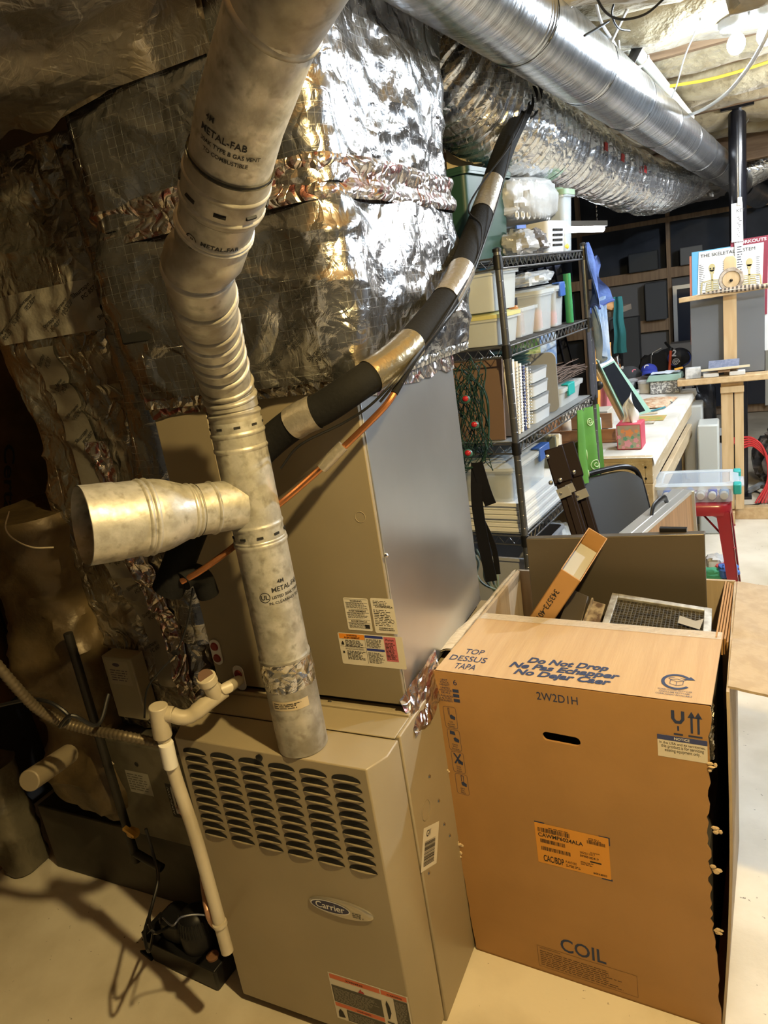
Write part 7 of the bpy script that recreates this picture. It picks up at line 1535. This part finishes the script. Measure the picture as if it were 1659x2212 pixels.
# dark things along the far wall and the hanging shop light
sl = thing('shop_light', 'lit fluorescent shop light hanging on a chain past the wire shelf', 'light', Vector((-0.910, 5.490, 2.036)))
A_, B_ = Vector((-1.045, 5.129, 2.046)), Vector((-0.828, 5.587, 2.023))
mb = MB(); mb.bar(A_+Vector((0, 0, .03)), B_+Vector((0, 0, .03)), .09, .035); link('housing', mb, white, sl)
mb = MB(); mb.tube([A_, B_], .022, 14); link('tube', mb, tubem, sl)
mb = MB(); top_ = Vector((B_.x-.05, B_.y-.15, 2.42)); lo2 = B_.lerp(A_, .12)+Vector((0, 0, .048))
for i in range(36):
    p_ = lo2.lerp(Vector((lo2.x+.01, lo2.y, 2.60)), i/36); mb.ell(p_, (.006 if i % 2 else .002, .002 if i % 2 else .006, .010), 6, 5)
link('chain', mb, steel, sl)
for (q, s_, c, lab, nm) in (((-0.873, 8.450, 1.784)[0:1]+(8.68, 1.756), (.30, .16, .10), (.05, .055, .06), 'grey carton on the far plate under the dark duct', 'carton'), ((-0.392, 8.450, 1.958)[0:1]+(8.68, 1.746), (.22, .14, .09), (.17, .175, .18), 'pale carton on the far plate left of the column', 'carton'), ((-0.754, 8.500, 1.383)[0:1]+(8.66, 1.326), (.22, .2, .20), (.075, .08, .09), 'large dark blue carton on the middle rail of the far studs', 'carton'), ((-1.071, 8.450, 0.957)[0:2]+(.601,), (.30, .2, .60), (.06, .062, .065), 'grey bin standing before the far wall board', 'bin'), ((-0.478, 8.200, 0.772)[0:2]+(.45,), (.24, .2, .45), (.20, .18, .16), 'pale rumpled bundle at the foot of the framed panel', 'bundle'), ((0.306, 8.500, 0.675)[0:1]+(8.66, 1.071), (.28, .2, .06), (.012, .013, .016), 'black case on the rail right of the grey canvas', 'case')):
    mb = MB(Matrix.Translation(q)); mb.box((-s_[0]/2, -s_[1]/2, -s_[2]), (s_[0]/2, s_[1]/2, s_[2])); tag(link(nm, mb, mat('far_%s_%d' % (nm, int(q[0]*100)), c, .8), bev=.01), lab, nm)
mb = MB(); mb.bar((-0.889, 5.997, 1.402), (-0.751, 6.197, 1.434), .06, .045); tag(link('wall_bracket_board', mb, mat('grey_old_board', (.17, .14, .11), .7), bev=.004), 'short grey board jutting out right of the faded denim', 'board')
mb = MB(); mb.grid(blob((-0.854, 5.978, 1.470), (.035, .03, .035), 77, .4), 16, 10, closeu=True); tag(link('cookie_ornament', mb, mat('peach_ornament', (.60, .33, .14), .7), ang=30), 'small peach coloured ornament on the grey jutting board', 'ornament')

# ------------------------------------------------------------------ overhead ducts, pipes and wires
rd = thing('round_metal_duct', 'shiny round sheet metal duct running away under the joists', 'duct', (-.3, 3, 2.3))
ra, rb = Vector((-0.521, 1.965, 2.415)), Vector((-0.057, 6.439, 2.321))
dr = (rb-ra).normalized(); L0 = (rb-ra).length
ra2 = ra - dr*1.0; rb2 = rb + dr*1.2
LT = (rb2-ra2).length
seams = [1.0+.16+.62*k for k in range(9)]
ringtube_ = ringtube
cuts = [0] + [s_ for s_ in seams if s_ < LT] + [LT]
for a, b in zip(cuts, cuts[1:]):
    mb = MB(); l_ = b-a; ringtube_(mb, [ra2+dr*a, ra2+dr*(b+.004)], .107, 48, ((.012, .005, .0022), (.030, .005, .0022), (l_-.01, .004, .0015))); link('duct_section', mb, galv_new, rd, ang=50)
for s_ in seams:
    if s_ < LT: mb = MB(); mb.tube([ra2+dr*(s_+.03)+Vector((.109*math.cos(i*.196), .02*math.sin(i*.196), .109*math.sin(i*.196))) for i in range(33)], .0011, 5, caps=False); link('hanger_wire', mb, blackp, rd)
mb = MB(frame(ra+dr*.10, dr, Vector((-.6, -.35, -.75)))); mb.M = frame(ra+dr*.02+(Vector((0, 0, 1.76))-(ra+dr*.02)).normalized()*.109, dr, dr.cross((Vector((0, 0, 1.76))-ra).normalized())*-1)
mb.text('galvanized steel', .0, -.01, h=.009, bold=.0); link('stamp', mb, mat('grey_stamp', (.20, .20, .20), .6), rd)
# big foil flex duct
fx = thing('flex_duct', 'thick foil flexible duct running from the plenum under the joists', 'duct', (-.6, 3.2, 2.1))
fpath = [Vector((-0.884, 2.432, 2.519)), Vector((-0.797, 2.494, 2.390)), Vector((-0.751, 2.788, 2.318)), Vector((-0.723, 3.269, 2.308)), Vector((-0.675, 3.935, 2.293)), Vector((-0.571, 4.735, 2.238)), Vector((-0.446, 5.497, 2.214)), Vector((-0.263, 6.625, 2.321)), Vector((-0.075, 7.563, 2.375))]
FPs = smoothpath(fpath, 90)
rad = []
for i, p in enumerate(FPs):
    t_ = i/len(FPs); b_ = .163+.0055*math.sin(i*.62)*(1+.8*noise.noise((i*.11, 0, 0)))+.004*noise.noise((i*.9, 5, 5))
    b_ += .012*noise.noise((i*.04, 3, 1)); b_ *= 1.0 if t_ > .08 else .85+1.8*t_
    rad.append(b_ if t_ < .75 else b_*(1-.12*(t_-.75)/.25))
mb = MB(); mb.tube(FPs, rad, 64, caps=False)
mb.v = [p + (Vector((0, 0, 1))*noise.noise(p*9)*.010 + Vector((1, 0, 0))*noise.noise(p*14+Vector((3, 1, 2)))*.008) for p in mb.v]
link('foil_jacket', mb, foil_flex, fx, ang=40)
mb = MB(); i0 = 6
mb.tube(FPs[i0:i0+54], [.178+.012*noise.noise((i*.2, 7, 2)) for i in range(54)], 64, caps=False); mb.v = [p + Vector((noise.noise(p*20), noise.noise(p*20+Vector((5, 0, 0))), noise.noise(p*20+Vector((0, 5, 0)))))*.012 for p in mb.v]; link('collar_tape', mb, foil, fx, ang=30)
for k, i in enumerate((340, 380, 430)):
    c = FPs[i]; mb = MB(); tdir = (FPs[i+1]-FPs[i]).normalized(); vdir = (Vector((0, 0, 1.76))-c); vdir = (vdir-tdir*vdir.dot(tdir)).normalized(); sdir = tdir.cross(vdir)
    f = lambda q, c=c, tdir=tdir, vdir=vdir, sdir=sdir, i=i: c + (vdir*math.cos(q[1]/.17-.5)+sdir*math.sin(q[1]/.17-.5))*(rad[i]+.012) + tdir*q[0]
    mb.add([f(p) for p in ((-.03, -.02), (.03, -.02), (.03, .015), (-.03, .015))], [(0, 1, 2, 3)]); link('red_mark', mb, ink_red, fx)
# far foil duct crossing on the right, second round duct
mb = MB(); P_ = smoothpath([(0.091, 7.651, 2.378), (0.290, 7.657, 2.439), (0.632, 7.616, 2.489)], 10); mb.tube(P_, .15, 36, caps=False); mb.v = [p + Vector((0, 0, 1))*noise.noise(p*10)*.02 for p in mb.v]; tag(link('far_flex_duct', mb, foil_flex, ang=40), 'foil duct crossing behind the black column on the right', 'duct')
mb = MB(); mb.tube([(0.072, 7.726, 2.280), (0.242, 8.492, 2.198)], .11, 32, caps=False); tag(link('far_round_duct', mb, galv_new), 'dim round metal duct end past the black column', 'duct')
mb = MB(); mb.grid(blob(Vector((-0.347, 6.930, 2.308)), (.34, .5, .14), 88, .3), 50, 24, closeu=True); tag(link('foil_duct_box', mb, foil_dim, ang=35), 'crumpled foil wrapped junction where the flex duct ends', 'duct')
# pipes
mb = MB(); mb.tube([(-0.346, 3.313, 2.560), (-0.203, 4.708, 2.468)], .024, 16); mb.tube([(-0.346, 3.313, 2.560), (-0.353, 3.232, 2.572)], [.030, .030], 16); tag(link('drain_pipe_overhead', mb, mat('ivory_pvc', (.62, .60, .50), .4)), 'ivory plastic pipe slanting under the yellow batts', 'pipe')
mb = MB(); mb.tube([(-0.571, 6.590, 2.702), (0.417, 7.464, 2.722)], .052, 20); tag(link('white_drain_main', mb, mat('white_main', (.56, .56, .54), .45)), 'thick white drain pipe crossing behind the black column near the joists', 'pipe')
mb = MB(); a, b = Vector((-0.350, 3.087, 2.413)), Vector((-0.320, 3.292, 2.561)); mb.bar(a, b, .022, .003, (0, -1, .2)); mb.bar(a+Vector((.02, 0, .02)), Vector((-0.297, 3.331, 2.572)), .02, .003, (0, -1, .2)); tag(link('strap_hanger', mb, mat('perforated_strap', (.10, .10, .11), .5, .6)), 'perforated strap holding the ivory pipe', 'strap')
mb = MB(); cc = smoothpath([(-0.407, 2.233, 2.409), (-0.393, 2.318, 2.464), (-0.387, 2.395, 2.511)], 20); mb.tube(cc, [.011+.0016*(i % 2) for i in range(len(cc))], 10); tag(link('armored_conduit', mb, mat('dark_conduit', (.10, .09, .08), .5, .6), ang=60), 'dark ribbed conduit above the round metal duct', 'conduit')
# hanging and loose cables
def cable(label, pts, r_, m, name='cable', k=6):
    mb = MB(); mb.tube(smoothpath(pts, k), r_, 7); return tag(link(name, mb, m), label, 'cable')
cable('yellow cable along the batts', [(-0.354, 3.937, 2.506), (-0.248, 3.995, 2.513), (-0.093, 4.077, 2.516), (0.062, 4.163, 2.535), (0.236, 4.265, 2.568)], .007, yellow)
cable('white cable hanging in a big curve from the round duct to the bulbs', [(-0.268, 4.434, 2.451), (-0.162, 4.242, 2.414), (-0.033, 3.707, 2.368), (0.049, 3.278, 2.363), (0.098, 2.955, 2.377), (0.122, 2.863, 2.413)], .0075, wirew)
cable('second white cable just beneath the big curve', [(-0.247, 4.442, 2.443), (-0.127, 4.140, 2.405), (0.003, 3.611, 2.378), (0.076, 3.181, 2.381), (0.122, 2.920, 2.408)], .005, wirew)
cable('white hanger cord from the torn batt to the round duct', [(-0.283, 2.889, 2.599), (-0.328, 2.796, 2.496), (-0.367, 2.723, 2.404)], .0055, wirew)
cable('thin pale wire from the joists to the duct beside the bulbs', [(-0.090, 3.146, 2.540), (-0.160, 3.451, 2.505), (-0.215, 3.759, 2.457), (-0.282, 4.065, 2.422)], .003, wirew)
cable('black wire arching across the torn batt', [(-0.323, 2.292, 2.454), (-0.304, 2.350, 2.422), (-0.271, 2.424, 2.415), (-0.212, 2.456, 2.420), (-0.159, 2.496, 2.458)], .0035, blackp)
cable('thin black wire dangling from the torn batt', [(-0.295, 2.496, 2.494), (-0.313, 2.537, 2.468), (-0.304, 2.592, 2.442), (-0.279, 2.664, 2.444)], .003, blackp)
cable('brown black wire drooping to the round duct', [(-0.359, 2.304, 2.371), (-0.336, 2.385, 2.401), (-0.314, 2.466, 2.432)], .0035, blackp)
cable('grey wire running down beside the ivory pipe', [(-0.355, 2.528, 2.507), (-0.356, 2.635, 2.479), (-0.347, 2.812, 2.464), (-0.340, 2.987, 2.450), (-0.304, 3.119, 2.437), (-0.273, 3.141, 2.456), (-0.270, 3.148, 2.472)], .0045, wirew)
cable('thin pale wire by the black column', [(0.166, 5.817, 2.756), (0.115, 5.970, 2.586), (0.030, 6.126, 2.480), (-0.054, 6.157, 2.351), (-0.107, 6.230, 2.300)], .004, wirew)
cable('pale cable bundle above the flex duct', [(-0.616, 3.145, 2.474), (-0.615, 3.667, 2.455), (-0.554, 4.406, 2.462), (-0.502, 4.900, 2.453), (-0.446, 5.283, 2.459)], .010, wirew)
cable('loose white loop under the round duct', [(-0.524, 4.184, 2.454), (-0.507, 4.294, 2.404), (-0.444, 4.551, 2.370), (-0.408, 4.698, 2.403), (-0.465, 4.442, 2.431)], .005, wirew)
cable('black cable loop at the line set top', [(-0.655, 2.746, 2.573), (-0.621, 2.737, 2.493), (-0.587, 2.789, 2.418), (-0.592, 2.754, 2.320), (-0.609, 2.672, 2.276), (-0.627, 2.649, 2.305)], .0028, blackp)
cable('short white cable stub under the ivory pipe', [(-0.367, 3.120, 2.539), (-0.364, 3.104, 2.487), (-0.361, 3.114, 2.443)], .005, wirew)
